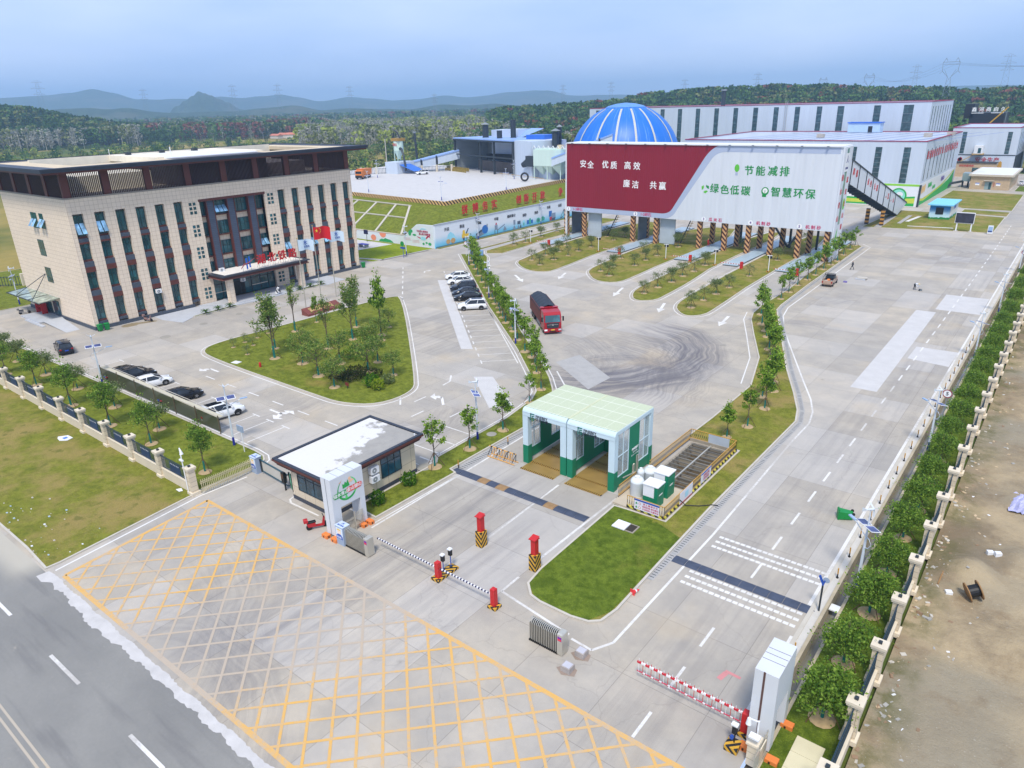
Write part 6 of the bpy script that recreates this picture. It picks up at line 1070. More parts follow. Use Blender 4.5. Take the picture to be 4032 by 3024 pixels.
for (x, y), l in (((-34.95, 44.2), 'striped wedge guard at the outer front corner of the left washing lane'), ((-30.85, 44.1), 'left one of the pair of striped wedge guards between the washing lanes'), ((-29.85, 44.1), 'right one of the pair of striped wedge guards between the washing lanes'), ((-25.95, 44.0), 'striped wedge guard at the front corner by the settling pond'), ((-25.95, 52.2), 'striped wedge guard behind the rear right column of the washing bay'), ((-30.3, 52.3), 'striped wedge guard behind the washing bay between its lanes')):
    t = thing('wedge_guard', l, 'wheel guard', (x, y, 0), 0, 'striped wedge guards of the washing bay'); m_ = MB(); m_.add([(-.3, -.45, 0), (.3, -.45, 0), (.3, .5, 0), (-.3, .5, 0), (-.3, -.3, .75), (.3, -.3, .75), (.3, .3, .95), (-.3, .3, .95)], [(3, 2, 1, 0), (4, 5, 6, 7), (0, 1, 5, 4), (1, 2, 6, 5), (2, 3, 7, 6), (3, 0, 4, 7)], stripes('small yellow and black chevrons', c(190, 150, 56), c(44, 40, 32), .36)); m_.build('wedge', t)
t = thing('trestle_barrier', 'orange and black lattice trestle barrier left of the washing bay', 'barrier', (-36.8, 44.2, 0)); m_ = MB(); ORY = mat('trestle amber', c(222, 166, 84), .6)
for y in (43.9, 44.5):
    m_.tube([(-38.3, y, .08), (-35.2, y, .08)], .04, ORY, 6)
    for i in range(10): a = -38.3+i*.31; m_.tube([(a, y, .08), (a+.31*(1 if i % 2 else .8), 44.2, 1.0)], .03, black if i % 3 == 0 else ORY, 5)
m_.build('leg', t); m_ = MB(); m_.tube([(-38.3, 44.2, 1.0), (-35.2, 44.2, 1.0)], .045, ORY, 6)
for i in range(5): m_.tube([(-38.1+i*.65, 44.2, 1.0), (-37.9+i*.65, 44.2, 1.0)], .052, black, 6)
m_.build('top_rail', t)
# settling pond
pd = thing('settling_pond', 'open concrete settling pond with beams, striped kerb and yellow black railing', 'settling pond', (-22.6, 50.7, 0))
CPD = mat('pond concrete', c(150, 142, 128), .9, var=.3, scale=1.); RAILM = stripes('railing yellow black', c(196, 156, 66), c(56, 46, 34), .55, 'z')
m_ = MB(); x0, x1, y0, y1 = PX[0], PX[1], PY[0], PY[1]
for a in ((x0-.2, x0, y0, y1), (x1, x1+.2, y0, y1), (x0-.2, x1+.2, y0-.2, y0), (x0-.2, x1+.2, y1, y1+.2), (x0, x1, 51.3, 51.5), (x0, x1, 54.2, 54.4)): m_.box(*a, -2.2, .1 if a[2] not in (51.3, 54.2) else -.25, CPD)
m_.box(x0, x1, y0, y1, -2.4, -2.2, CPD); m_.build('basin', pd); m_ = MB(); SIL = mat('silty pond water', c(96, 84, 66), .15, var=.2)
m_.poly(flatXY([(x0, y0), (x1, y0), (x1, y1), (x0, y1)], -1.1), SIL); m_.build('pond_water', pd); m_ = MB(); BEAM = mat('pond beam', c(112, 110, 104), .7, var=.2)
for i in range(13): y = y0+.35+i*.66; m_.box(x0-.1, x1+.1, y-.04, y+.04, .02, .12, BEAM)
m_.box(-22.62, -22.5, y0-.1, y1+.1, .12, .22, steel); m_.build('beam', pd)
m_ = MB(); m_.prism([(-24.75, 43.7), (-20.5, 43.7), (-20.5, 57.55), (-24.9, 57.55), (-24.9, 43.7)], 0, .1, mat('service slab', c(188, 176, 156), .9, var=.15)) if False else None
m_.box(-24.9, -20.3, 43.5, PY[0]-.2, 0, .14, mat('service slab', c(188, 176, 156), .9, var=.15)); m_.build('service_slab', pd)
m_ = MB(); KS = stripes('striped kerb', c(206, 196, 70), c(44, 42, 34), .62, 'diag'); m_.box(-20.42, -20.3, 43.5, 57.7, .14, .34, KS); m_.box(-23.6, -20.42, 43.45, 43.57, .14, .34, KS); m_.box(-24.9, -20.3, 57.5, 57.7, 0, .3, CPD); m_.build('kerb', pd)
m_ = MB(); RUN = [((-23.55, 43.5), (-20.36, 43.5)), ((-20.36, 43.5), (-20.36, 57.6)), ((-20.36, 57.6), (-24.75, 57.6)), ((-24.75, 57.6), (-24.85, 49.6)), ((-24.85, 47.2), (-24.85, 44.4))]
for a, b_ in RUN:
    a, b_ = Vector(a), Vector(b_); L = (b_-a).length; n = int(L/.19)
    for i in range(n+1): p = a+(b_-a)*i/n; m_.box(p.x-.018, p.x+.018, p.y-.018, p.y+.018, .14, 1.2, RAILM)
m_.build('railing_bar', pd); m_ = MB()
for a, b_ in RUN:
    for z in (1.2, .3): m_.bar((*a, z), (*b_, z), .05, .05, mat('railing ochre', c(196, 150, 70), .6))
m_.build('railing_rail', pd)
def board(name, label, a, b_, z0, z1, m, grp=None):
    t = thing(name, label, 'notice board', ((a[0]+b_[0])/2, (a[1]+b_[1])/2, z0), 0, grp); d = (Vector(b_)-Vector(a)); u = Vector((d.y, -d.x)).normalized()*.02; m_ = MB(); m_.add([(a[0], a[1], z0), (b_[0], b_[1], z0), (b_[0], b_[1], z1), (a[0], a[1], z1), (a[0]+u.x, a[1]+u.y, z0), (b_[0]+u.x, b_[1]+u.y, z0), (b_[0]+u.x, b_[1]+u.y, z1), (a[0]+u.x, a[1]+u.y, z1)], [(3, 2, 1, 0), (4, 5, 6, 7), (0, 1, 5, 4), (1, 2, 6, 5), (2, 3, 7, 6), (3, 0, 4, 7)], m); m_.build('panel', t); return t
pw = mat('notice white', c(222, 222, 232), .5, var=.03)
t = board('notice_board', 'white warning banner with a blue head on the front railing of the pond', (-22.9, 43.44), (-20.75, 43.44), .3, 1.2, pw); m_ = MB(); m_.box(-22.9, -20.75, 43.405, 43.415, 1.06, 1.2, NAVY); m_.build('blue_head', t); m_ = MB()
for k, s in enumerate(('禁 止 翻 越 护 栏', '危险区域 请勿靠近', '水池危险 注意安全')): m_.text(s, .17, lm_, FY(-21.5, .9-.22*k, 43.412), .004, .012)
m_.build('lettering', t); m_ = MB()
for z in (.86, .52): m_.poly([(-22.82, 43.412, z-.1), (-22.6, 43.412, z-.1), (-22.71, 43.412, z+.1)], lg_); m_.add([(-22.42+.1*cos(a*pi/8), 43.412, z-.02+.1*sin(a*pi/8)) for a in range(16)], [tuple(range(16))], red); m_.add([(-22.42+.07*cos(a*pi/8), 43.409, z-.02+.07*sin(a*pi/8)) for a in range(16)], [tuple(range(16))], lw_)
m_.build('warning_symbol', t)
t = board('notice_board', 'plain white board with red edge on the right railing of the pond', (-20.3, 46.0), (-20.3, 48.3), .25, 1.25, pw); m_ = MB(); m_.box(-20.27, -20.262, 46.0, 48.3, .2, .28, red); m_.box(-20.268, -20.26, 46.9, 47.5, .5, 1.0, mat('pale blue print', c(170, 214, 236), .5)); m_.build('print', t)
t = board('notice_board', 'small warning banner with magenta lines further back on the right railing of the pond', (-20.3, 49.9), (-20.3, 51.9), .3, 1.2, pw); m_ = MB()
for k, s in enumerate(('危险区域', '请勿靠近')): m_.text(s, .3, lm_, FX(50.95, .85-.32*k, -20.27), .0, .012)
m_.box(-20.279, -20.27, 49.9, 51.9, 1.08, 1.2, NAVY); m_.build('lettering', t)
t = board('notice_board', 'pale slatted panel on the far railing of the pond', (-21, 57.55), (-23, 57.55), .3, 1.15, mat('slatted pale panel', c(176, 186, 196), .5))
TNK = mat('white plastic tank', c(216, 222, 226), .4, var=.05)
for (x, y), l in (((-23.85, 45.6), 'ribbed white water tank nearest the warning banner'), ((-23.8, 47.7), 'ribbed white water tank behind the nearest one'), ((-24.3, 47.0), 'small white tank between the washing bay and the other tanks')):
    t = thing('water_tank', l, 'water tank', (x, y, .14), 0, 'white plastic water tanks'); k = .55 if x > -24.2 else .3; m_ = MB(); P = [(k, .14)]
    for i in range(7): P += [(k, .14+.18*i+.13), (k*1.03, .14+.18*i+.155)]
    m_.lathe(P+[(k, 1.5), (k*.75, 1.68), (k*.35, 1.75)], TNK, 20, Matrix.Translation((x, y, 0))); m_.build('body', t, True); m_ = MB(); m_.lathe([(k*.4, 1.75), (k*.42, 1.84), (.02, 1.88)], white, 14, Matrix.Translation((x, y, 0))); m_.build('lid', t)
for (x0, x1, y0, y1, h), l in (((-22.75, -21.5, 44.5, 45.65, 2.1), 'white and green pump cabinet nearest the warning banner'), ((-22.8, -21.55, 46.4, 47.6, 2.3), 'white and green pump cabinet behind the nearer one')):
    t = thing('pump_cabinet', l, 'cabinet', ((x0+x1)/2, (y0+y1)/2, .14), 0, 'white and green pump cabinets'); m_ = MB(); m_.box(x0, x1, y0, y1, .14, 1.0, WBG); m_.box(x0, x1-.3, y0, y1, 1.0, h-.1, white); m_.box(x1-.3, x1, y0, y1, 1.0, h-.1, WBG); m_.build('case', t); m_ = MB(); m_.box(x0-.06, x1+.06, y0-.06, y1+.06, h-.1, h, white, ch=.02); m_.build('lid', t); m_ = MB(); m_.text('FINEBEY', .16, lw_, FX((y0+y1)/2, 1.2, x1+.01), .01, .01); m_.build('lettering', t)
t = thing('inspection_hatch', 'open inspection pit with its white lid slid aside on the lawn', 'hatch', (-22.2, 41, .1)); m_ = MB(); m_.box(-22.2, -21.35, 40.45, 41.55, .09, .16, CPD); m_.box(-22.1, -21.45, 40.55, 41.45, .155, .165, mat('pit darkness', c(54, 48, 40), .9)); m_.build('pit_frame', t); m_ = MB(); m_.box(-23.1, -22.05, 40.35, 41.4, .17, .25, white); m_.build('lid', t)
t = thing('water_hose', 'black hose running from the pond railing over the lawn to the gutter', 'hose', (-19.3, 46, .1)); m_ = MB(); m_.tube([(-20.3, 46, .7), (-19.9, 46.3, .2), (-19, 46.9, .16), (-18.3, 47.6, .16), (-17.9, 47.9, .1)], .04, black, 5); m_.build('tube', t)
# ---------------- perimeter walls
STW = tiles('stone wall block', c(214, 200, 176), c(150, 138, 116), 3.0, .42); STP = mat('stone cap', c(216, 204, 182), .8, var=.1); IRN = mat('dark blue iron', c(40, 62, 76), .5, var=.08); IRB = mat('navy iron panel', c(24, 54, 92), .5)
def wall(name, label, along, fixed, starts, span, base):
    t = thing('perimeter_wall', label, 'wall', (fixed, starts[0], 0) if along == 'y' else (starts[0], fixed, 0))
    def bx(mb, u0, u1, w0, w1, z0, z1, m):
        if along == 'y': mb.box(fixed+w0, fixed+w1, u0, u1, z0, z1, m)
        else: mb.box(u0, u1, fixed+w0, fixed+w1, z0, z1, m)
    for i, s in enumerate(starts):
        m_ = MB(); bx(m_, s-.28, s+.28, -.28, .28, 0, 2.3, STW); bx(m_, s-.42, s+.42, -.4, .4, 0, .3, STP); bx(m_, s-.36, s+.36, -.36, .36, 2.3, 2.42, STP); bx(m_, s-.4, s+.4, -.4, .4, 2.42, 2.58, STP); m_.build('pillar', t)
        m_ = MB(); bx(m_, s-.09, s+.09, -.09, .09, 2.58, 2.72, dgrey); m_.build('solar_lamp', t)
        if i == len(starts)-1: break
        a, b_ = s+.28, starts[i+1]-.28
        if b_ < a: a, b_ = starts[i+1]+.28, s-.28
        m_ = MB(); bx(m_, a, b_, -.13, .13, 0, .95, mat('wall render', c(212, 198, 174), .85, var=.1)); bx(m_, a, b_, -.17, .17, .95, 1.02, STP); m_.build('low_wall', t)
        m_ = MB()
        for z in (1.1, 2.18): bx(m_, a, b_, -.03, .03, z, z+.05, IRN)
        n = int((b_-a)/.16)
        for k in range(n): u = a+(b_-a)*(k+.5)/n; bx(m_, u-.014, u+.014, -.014, .014, 1.02, 2.28, IRN)
        c0 = (a+b_)/2
        if along == 'x':
            bx(m_, c0-.85, c0+.85, -.02, .02, 1.15, 2.05, IRB)
            for k in range(6): bx(m_, c0-.7+.26*k, c0-.62+.26*k, -.03, .03, 1.86, 1.96, white)
        m_.build('iron_panel', t)
    return t
wall('w', 'beige stone boundary wall with iron panels between the two lawns on the left', 'x', 24.25, [-54.15-5.26*i for i in range(14)], 5.26, 0)
wall('w', 'long beige stone boundary wall with iron railings along the dirt lot on the right', 'y', -3.77, [26.1+4.8*i for i in range(22)], 4.8, 0)
def mesh_wall(x0, y0, x1, y1, label):
    t = thing('iron_fence', label, 'fence', (x0, y0, 0)); a, b_ = Vector((x0, y0)), Vector((x1, y1)); n = max(1, int((b_-a).length/5)); 
    for i in range(n+1): p = a+(b_-a)*i/n; m_ = MB(); m_.box(p.x-.3, p.x+.3, p.y-.3, p.y+.3, ZB, ZB+2.4, STP); m_.build('pillar', t)
    m_ = MB(); k = int((b_-a).length/.5)
    for i in range(k): p = a+(b_-a)*i/k; m_.box(p.x-.04, p.x+.04, p.y-.04, p.y+.04, ZB, ZB+2.0, IRN)
    for z in (.3, 1.8): m_.bar((x0, y0, ZB+z), (x1, y1, ZB+z), .08, .08, IRN)
    m_.build('railing', t)
ZB = 0; mesh_wall(-160, 43, -141, 62, 'dark iron fence behind the office block at the left edge'); ZB = 7.6; mesh_wall(-212, 172, -186, 200, 'iron fence with stone posts along the back of the platform')
# green screen fence behind the parked cars
t = thing('screen_fence', 'long olive mesh screen on posts between the lawn and the parked cars', 'fence', (-76, 31.9, 0)); m_ = MB(); OLV = NB('olive mesh'); OLV.out(c(70, 74, 44), .8, Alpha=.88); OLV = OLV.m
m_.add([(-89.4, 32.1, .15), (-63.3, 32.25, .15), (-63.3, 32.25, 1.75), (-89.4, 32.1, 1.75)], [(0, 1, 2, 3)], OLV); m_.build('mesh', t); m_ = MB()
for i in range(7): x = -89.4+i*4.35; m_.box(x-.04, x+.04, 32.1, 32.18, 0, 2.0, mat('fence post brown', c(96, 84, 62), .7))
m_.bar((-89.4, 32.15, 1.8), (-63.3, 32.3, 1.8), .06, .06, KERB); m_.bar((-89.4, 32.65, 1.95), (-63.3, 32.8, 1.95), .05, .05, KERB); m_.box(-89.4, -63.3, 32.2, 32.75, 1.72, 1.76, mat('fence canopy', c(190, 184, 164), .8)); m_.build('post', t)
# ---------------- lamps
def lamp_proto():
    t = thing('street_lamp', 'x', 'street lamp'); WPO = mat('lamp pole white', c(206, 214, 222), .4, .1, var=.04)
    m_ = MB(); m_.tube([(0, 0, .9), (0, 0, 4.3)], [.1, .07], WPO, 8); m_.tube([(0, 0, 4.3), (0, 0, 5.95)], [.055, .045], WPO, 8); m_.build('pole', t, True)
    m_ = MB(); m_.tube([(0, 0, .0), (0, 0, .9)], [.12, .1], mat('navy pole base', c(30, 40, 140), .5), 8); m_.lathe([(.25, 0), (.25, .05)], grey, 8); m_.build('base', t)
    m_ = MB(); m_.tube([(0, 0, 3.2), (-.35, 0, 3.35), (-.55, 0, 3.7), (-.3, 0, 4.0), (.2, 0, 4.05), (1.3, 0, 4.5)], .03, WPO, 6); m_.build('arm', t, True); m_ = MB(); m_.box(1.2, 1.85, -.1, .1, 4.48, 4.56, mat('lamp head grey', c(150, 176, 206), .4), Matrix.Translation((0, 0, -.02))); m_.build('lamp_head', t)
    m_ = MB()
    for s in (-1, 1): m_.add([(s*.06, -.35, 4.78), (s*.82, -.35, 4.78), (s*.82, .35, 4.92), (s*.06, .35, 4.92), (s*.06, -.36, 4.75), (s*.82, -.36, 4.75), (s*.82, .34, 4.89), (s*.06, .34, 4.89)], [(0, 1, 2, 3), (7, 6, 5, 4), (0, 4, 5, 1), (1, 5, 6, 2), (2, 6, 7, 3), (3, 7, 4, 0)], white)
    o = m_.build('solar_panel', t); m_ = MB()
    for s in (-1, 1):
        a, b_ = sorted((s*.11, s*.77)); m_.add([(a, -.3, 4.795), (b_, -.3, 4.795), (b_, .3, 4.915), (a, .3, 4.915)], [(0, 1, 2, 3)], glassy('solar cell', c(58, 66, 110), .2))
    m_.build('cell', o)
    m_ = MB(); m_.tube([(0, -.18, 6.0), (0, .35, 6.02)], [.1, .05], WPO, 8)
    for k in range(3): a = k*2*pi/3+.4; m_.bar((0, -.2, 6.0), (.5*cos(a), -.22, 6.0+.5*sin(a)), .1, .02, WPO)
    m_.add([(0, .3, 5.95), (0, .62, 5.92), (0, .62, 6.25), (0, .4, 6.1)], [(0, 1, 2, 3)], WPO); m_.build('wind_turbine', t); return t
LP = lamp_proto(); GL_ = 'solar and wind street lamps'
for x, y, z, rz, sc, lb in ((-6.55, 43.5, 0, 2.4, 1.0, 'solar street lamp by the green bin lying at the exit road'), (-6.6, 67.8, 0, 2.4, .98, 'solar street lamp second along the right drain, by the round speed sign'), (-6.75, 97.5, 0, 2.4, .95, 'solar street lamp third along the right drain'), (-6.75, 121.5, 0, 2.4, .95, 'solar street lamp fourth along the right drain'), (-6.9, 152.5, 0, 2.4, .95, 'solar street lamp farthest along the right drain'),
        (-87.5, 31.3, 0, 1.2, 1.03, 'solar street lamp on the left lawn behind the dark parked cars'), (-59.75, 31.45, 0, 1.2, 1.03, 'solar street lamp by the empty bays at the end of the olive screen'), (-41.3, 46.0, 0, 2.5, 1, 'solar street lamp in the strip right of the gatehouse, among three young trees'), (-56.3, 71.2, 0, 2.6, 1, 'solar street lamp in the tree strip left of the red lorry'), (-75, 88, 0, 2.6, 1, 'solar street lamp in the tree strip behind the parked dark cars'), (-95.1, 105.8, 0, 2.6, .95, 'solar street lamp at the far end of the tree strip by the blue barrels'),
        (-113.6, 106.3, 0, -.6, 1.03, 'solar street lamp on the bright lawn before the low mural'), (-112.6, 129, 0, -.3, 1.0, 'solar street lamp before the blue crusher picture on the tall mural'), (-112.6, 154.5, 0, -.3, 1, 'solar street lamp before the green washer picture on the tall mural'), (-140.5, 40.6, 0, -.5, 1.05, 'solar street lamp behind the office end wall at the left edge'),
        (-129.3, 134.6, PZ, .3, .95, 'solar street lamp at the near corner of the platform'), (-128.5, 160, PZ, .3, .95, 'solar street lamp midway along the right platform edge'), (-161.5, 138.5, PZ, .3, .95, 'solar street lamp on the platform edge beside the office roof'), (-146, 186, PZ, .3, .95, 'solar street lamp in front of the open shed'), (-193, 170, PZ, .3, .95, 'solar street lamp beside the orange tipper')):
    dup(LP, (x, y, z), rz, sc, lb, GL_)
purge(LP)
def simplepost(name, label, cat, x, y, h, m, extra=None, group=None, z=0):
    t = thing(name, label, cat, (x, y, z), 0, group); m_ = MB(); m_.tube([(x, y, z), (x, y, z+h)], .05, m, 6); m_.build('post', t)
    return t
t = simplepost('bus_stop_sign', 'slim blue guide post with a leaf sign on the bright lawn', 'sign post', -112.3, 104.2, 3.2, NAVY); m_ = MB(); m_.box(-113, -111.6, 104.1, 104.2, 1.9, 2.3, NAVY); m_.build('blue_board', t); m_ = MB(); m_.poly([(-112.7, 104.05, 2.5), (-111.9, 104.05, 2.5), (-111.7, 104.05, 3.1), (-112, 104.05, 3.5), (-112.6, 104.05, 3.5), (-112.9, 104.05, 3.1)], lg_); m_.build('leaf_board', t)
t = simplepost('basketball_post', 'dark basketball hoop post on the small court before the low mural', 'basketball hoop', -133.5, 112.5, 2.6, black); m_ = MB(); m_.box(-134.2, -132.8, 112.3, 112.4, 2, 3, mat('navy backboard', c(24, 28, 70), .5)); m_.build('backboard', t)
t = thing('table_tennis_table', 'blue and white outdoor game table on the small court', 'table', (-129, 107.5, .1)); m_ = MB(); m_.box(-130.3, -127.7, 106.9, 108.2, .8, .88, mat('table violet blue', c(70, 70, 170), .5)); m_.build('top', t)
for x in (-130, -128): m_ = MB(); m_.box(x-.1, x+.1, 107, 108.1, .1, .8, grey); m_.build('leg', t)
t = simplepost('speed_sign', 'round white speed limit 5 sign with red rim by the right drain', 'road sign', -6.62, 74.5, 2.9, grey); m_ = MB(); m_.add([(-6.62+.42*cos(a*pi/12), 74.43, 3.3+.42*sin(a*pi/12)) for a in range(24)], [tuple(range(24))], mat('sign rim red', c(150, 60, 70), .5)); m_.add([(-6.62+.33*cos(a*pi/12), 74.42, 3.3+.33*sin(a*pi/12)) for a in range(24)], [tuple(range(24))], lw_); m_.build('disc', t); m_ = MB(); m_.text('5', .5, black, FY(-6.62, 3.3, 74.41), .02, .01); m_.build('numeral', t)
t = simplepost('speed_sign', 'small round sign on a post above the far right drain', 'road sign', -6.9, 158, 2.3, grey); m_ = MB(); m_.add([(-6.9+.5*cos(a*pi/12), 157.9, 2.7+.5*sin(a*pi/12)) for a in range(24)], [tuple(range(24))], MC['sign rim red']); m_.add([(-6.9+.36*cos(a*pi/12), 157.88, 2.7+.36*sin(a*pi/12)) for a in range(24)], [tuple(range(24))], lw_); m_.build('disc', t)
t = simplepost('speed_sign', 'small round sign on a post beside the blue barrels', 'road sign', -101.6, 112.3, 2.6, white); m_ = MB(); m_.add([(-101.6+.45*cos(a*pi/12), 112.2, 2.8+.45*sin(a*pi/12)) for a in range(24)], [tuple(range(24))], MC['sign rim red']); m_.add([(-101.6+.34*cos(a*pi/12), 112.18, 2.8+.34*sin(a*pi/12)) for a in range(24)], [tuple(range(24))], lw_); m_.build('disc', t)
t = thing('radar_post', 'dark blue slanted head post with a round disc at the hump of the exit road', 'sign post', (-7.8, 39.8, .06)); m_ = MB(); m_.tube([(-7.85, 39.8, .06), (-7.85, 39.8, 2.1)], .06, dgrey, 6); m_.build('post', t); m_ = MB(); m_.bar((-7.85, 39.8, 2.1), (-8.1, 39.8, 2.6), .16, .1, NAVY); m_.bar((-7.85, 39.8, 2.0), (-7.75, 39.8, 2.4), .14, .1, NAVY); m_.build('head', t); m_ = MB(); m_.add([(-7.68+.2*cos(a*pi/8), 39.75, 2.45+.2*sin(a*pi/8)) for a in range(16)], [tuple(range(16))], POST); m_.build('disc', t)
for y, l in ((23.88, 0),):
    t = simplepost('camera_pole', 'white camera pole outside the end of the left stone wall', 'camera pole', -54.4, 23.9, 4.4, white); m_ = MB(); m_.tube([(-54.4, 23.9, 4.35), (-54.1, 23.85, 4.2), (-54.1, 23.85, 3.95)], [.05, .07, .16], white, 8); m_.box(-54.7, -54.2, 23.8, 23.95, 3.2, 3.32, white); m_.build('camera_head', t)
t = simplepost('camera_pole', 'white dome camera pole at the bottom right beside the plain gate tower', 'camera pole', -7.05, 26.75, 2.6, white); m_ = MB(); m_.tube([(-7.05, 26.75, 2.55), (-7.5, 26.7, 2.55)], .04, white, 6); m_.tube([(-7.5, 26.7, 2.55), (-7.5, 26.7, 2.2)], [.08, .14], white, 10); m_.tube([(-7.5, 26.7, 2.2), (-7.5, 26.7, 2.08)], [.12, .05], black, 10); m_.box(-7.3, -6.8, 26.2, 26.55, 1.9, 2.0, white); m_.build('camera_head', t)
m_ = MB(); m_.box(-7.35, -6.75, 26.4, 27.0, 0, 1.3, STW); m_.box(-7.42, -6.68, 26.33, 27.07, 1.3, 1.42, STP); m_.build('stone_plinth', t)
t = simplepost('solar_camera', 'small white post with a grey solar board at the corner of the left lawn', 'camera pole', -57.6, 31.2, 2.8, white); m_ = MB(); m_.box(-58.1, -57.1, 31.1, 31.2, 2.2, 2.8, POST); m_.build('board', t)
for i, y in enumerate([32.0, 35.2]+[43.9+2.92*k for k in range(22)]):
    t = thing('bollard', f'slim amber and black delineator post, {ORD[i]} from the near end of the drain wall', 'bollard', (-7.86, y, .06), 0, 'delineator posts along the drain wall'); m_ = MB(); m_.tube([(0, 0, 0), (0, 0, .75)], .045, BWZ, 7); o = m_.build('tube'); o.parent = t; m_ = MB(); m_.tube([(0, 0, 0), (0, 0, .06)], .09, black, 8); o = m_.build('foot'); o.parent = t
for (x, y), l in (((-40.0, 40.7), 'black yellow delineator post near the hump end of the kerb strip'), ((-39.3, 46.9), 'black yellow delineator post in the gutter left of the trestle barrier')):
    t = thing('bollard', l, 'bollard', (x+1, y, 0), 0, 'delineator posts by the washing bay'); m_ = MB(); m_.tube([(0, 0, 0), (0, 0, .8)], .05, BWZ, 7); o = m_.build('tube'); o.parent = t
# weighbridge lane gear
for i, (x, y) in enumerate(((-98.6, 131.2), (-80.05, 130.6), (-64.2, 130.5), (-53.8, 130.5), (-43.3, 130))):
    t = thing('lane_signal', f'white signal pole with dark lamp head at the {ORD[i]} lane from the left', 'signal', (x, y, 0), 0, 'signal poles at the weighbridge lanes'); hazbase(x-.3, x+.3, y-.3, y+.3, .35, t); m_ = MB(); m_.tube([(x, y, .3), (x, y, 3.1)], .07, white, 6); m_.box(x-.5, x+.5, y-.05, y+.05, 3.1, 3.2, white); m_.build('pole', t); m_ = MB(); m_.box(x-.35, x+.4, y+.05, y+.25, 2.6, 3.05, black); m_.build('lamp_head', t)
for i, (x, y, L) in enumerate(((-92.9, 130.4, 3.6), (-74.7, 130.3, 4.2), (-59.1, 130.9, 4.0), (-48.3, 129.8, 4.2), (-38.0, 129.5, 4.2))):
    t = thing('lane_barrier', f'rusty red kiosk with a banded boom at the {ORD[i]} lane from the left', 'barrier', (x, y, 0), 0, 'barriers at the weighbridge lanes'); hazbase(x-.3, x+.3, y-.3, y+.3, .25, t); m_ = MB(); m_.box(x-.25, x+.25, y-.2, y+.2, .2, 1.5, red, ch=.03); m_.build('cabinet', t); boomM(x-L, x-.3, y+.1, .95, RWX, 'boom', t, .05)
# ---------------- bins, hydrants, barrels, small things
def bin_proto():
    t = thing('wheelie_bin', 'x', 'bin'); G_ = mat('bin green', c(18, 132, 62), .5); m_ = MB(); m_.add([(-.22, -.2, .08), (.22, -.2, .08), (.22, .2, .08), (-.22, .2, .08), (-.3, -.27, .95), (.3, -.27, .95), (.3, .3, .95), (-.3, .3, .95)], [(3, 2, 1, 0), (4, 5, 6, 7), (0, 1, 5, 4), (1, 2, 6, 5), (2, 3, 7, 6), (3, 0, 4, 7)], G_); m_.build('tub', t); m_ = MB(); m_.box(-.32, .32, -.3, .33, .95, 1.02, G_, ch=.02); m_.bar((-.25, .38, .95), (.25, .38, .95), .04, .04, G_); m_.build('lid', t)
    for s in (-1, 1): m_ = MB(); m_.tube([(s*.2, .2, .1), (s*.28, .2, .1)], .1, black, 10); m_.build('wheel', t)
    return t
BP = bin_proto()
dup(BP, (-111.6, 41.5, 0), pi/2+.2, 1.05, 'left of two green wheelie bins at the near corner of the office', 'green wheelie bins'); dup(BP, (-111.4, 42.4, 0), pi/2, 1.05, 'right of two green wheelie bins at the near corner of the office', 'green wheelie bins'); dup(BP, (-112, 92.8, 0), pi/2, 1.1, 'green wheelie bin at the far corner of the office front', 'green wheelie bins')
b_ = dup(BP, (-8.1, 52.5, .42), 0, 1.15, 'green wheelie bin lying on its side by the exit road kerb', 'green wheelie bins'); b_.rotation_euler = (rad(90), 0, rad(-68)); b_.location = (-8.9, 52.1, .35); purge(BP)
BBL = mat('pale blue barrel', c(122, 164, 206), .4, .2, var=.1)
for i in range(4): x, y = -100.6+.62*i, 112.9+.38*i; t = thing('barrel', f'pale blue steel barrel, {ORD[i]} from the left beside the round sign', 'barrel', (x, y, 0), 0, 'pale blue barrels'); m_ = MB(); m_.lathe([(.34, 0), (.34, .4), (.37, .45), (.34, .5), (.34, .85), (.37, .9), (.34, .95), (.34, 1.3), (.3, 1.32)], BBL, 14, Matrix.Translation((x, y, 0))); m_.build('drum', t, True)
t = thing('traffic_cone', 'red and white traffic cone fallen against the front lawn kerb', 'traffic cone', (-18.1, 34.7, .1)); M_ = Matrix.Translation((-18.0, 34.4, .16)) @ Matrix.Rotation(rad(-95), 4, 'X') @ Matrix.Rotation(.3, 4, 'Y'); m_ = MB()
for (r0, z0, r1, z1, mm) in ((.17, .03, .13, .22, mat('cone red', c(222, 56, 60), .5)), (.13, .22, .1, .36, white), (.1, .36, .03, .62, MC['cone red'])): m_.tube([(0, 0, z0), (0, 0, z1)], [r0, r1], mm, 14, M_)
m_.build('cone', t); m_ = MB(); m_.box(-.2, .2, -.2, .2, 0, .03, MC['cone red'], M_); m_.build('base', t)
for x, y, l in ((-78.9, 43.2+3, 'pink shrub'),): pass
t = thing('fire_hydrant', 'small red hydrant in the triangular lawn', 'hydrant', (-77.2, 45.9, .1)); m_ = MB(); m_.tube([(-77.2, 45.9, .1), (-77.2, 45.9, .6), (-77.2, 45.9, .75)], [.14, .14, .06], red, 10); m_.tube([(-77.4, 45.9, .45), (-77, 45.9, .45)], .08, red, 8); m_.build('body', t)
t = thing('lawn_sign', 'small dark red lawn sign in the triangular lawn by the round shrubs', 'sign', (-62.2, 47.4, .1)); m_ = MB(); m_.box(-62.25, -62.15, 47.38, 47.42, .1, .5, dgrey); m_.build('post', t); m_ = MB(); m_.box(-62.5, -61.9, 47.35, 47.4, .45, .85, mat('dark red sign', c(120, 50, 44), .6)); m_.build('board', t)
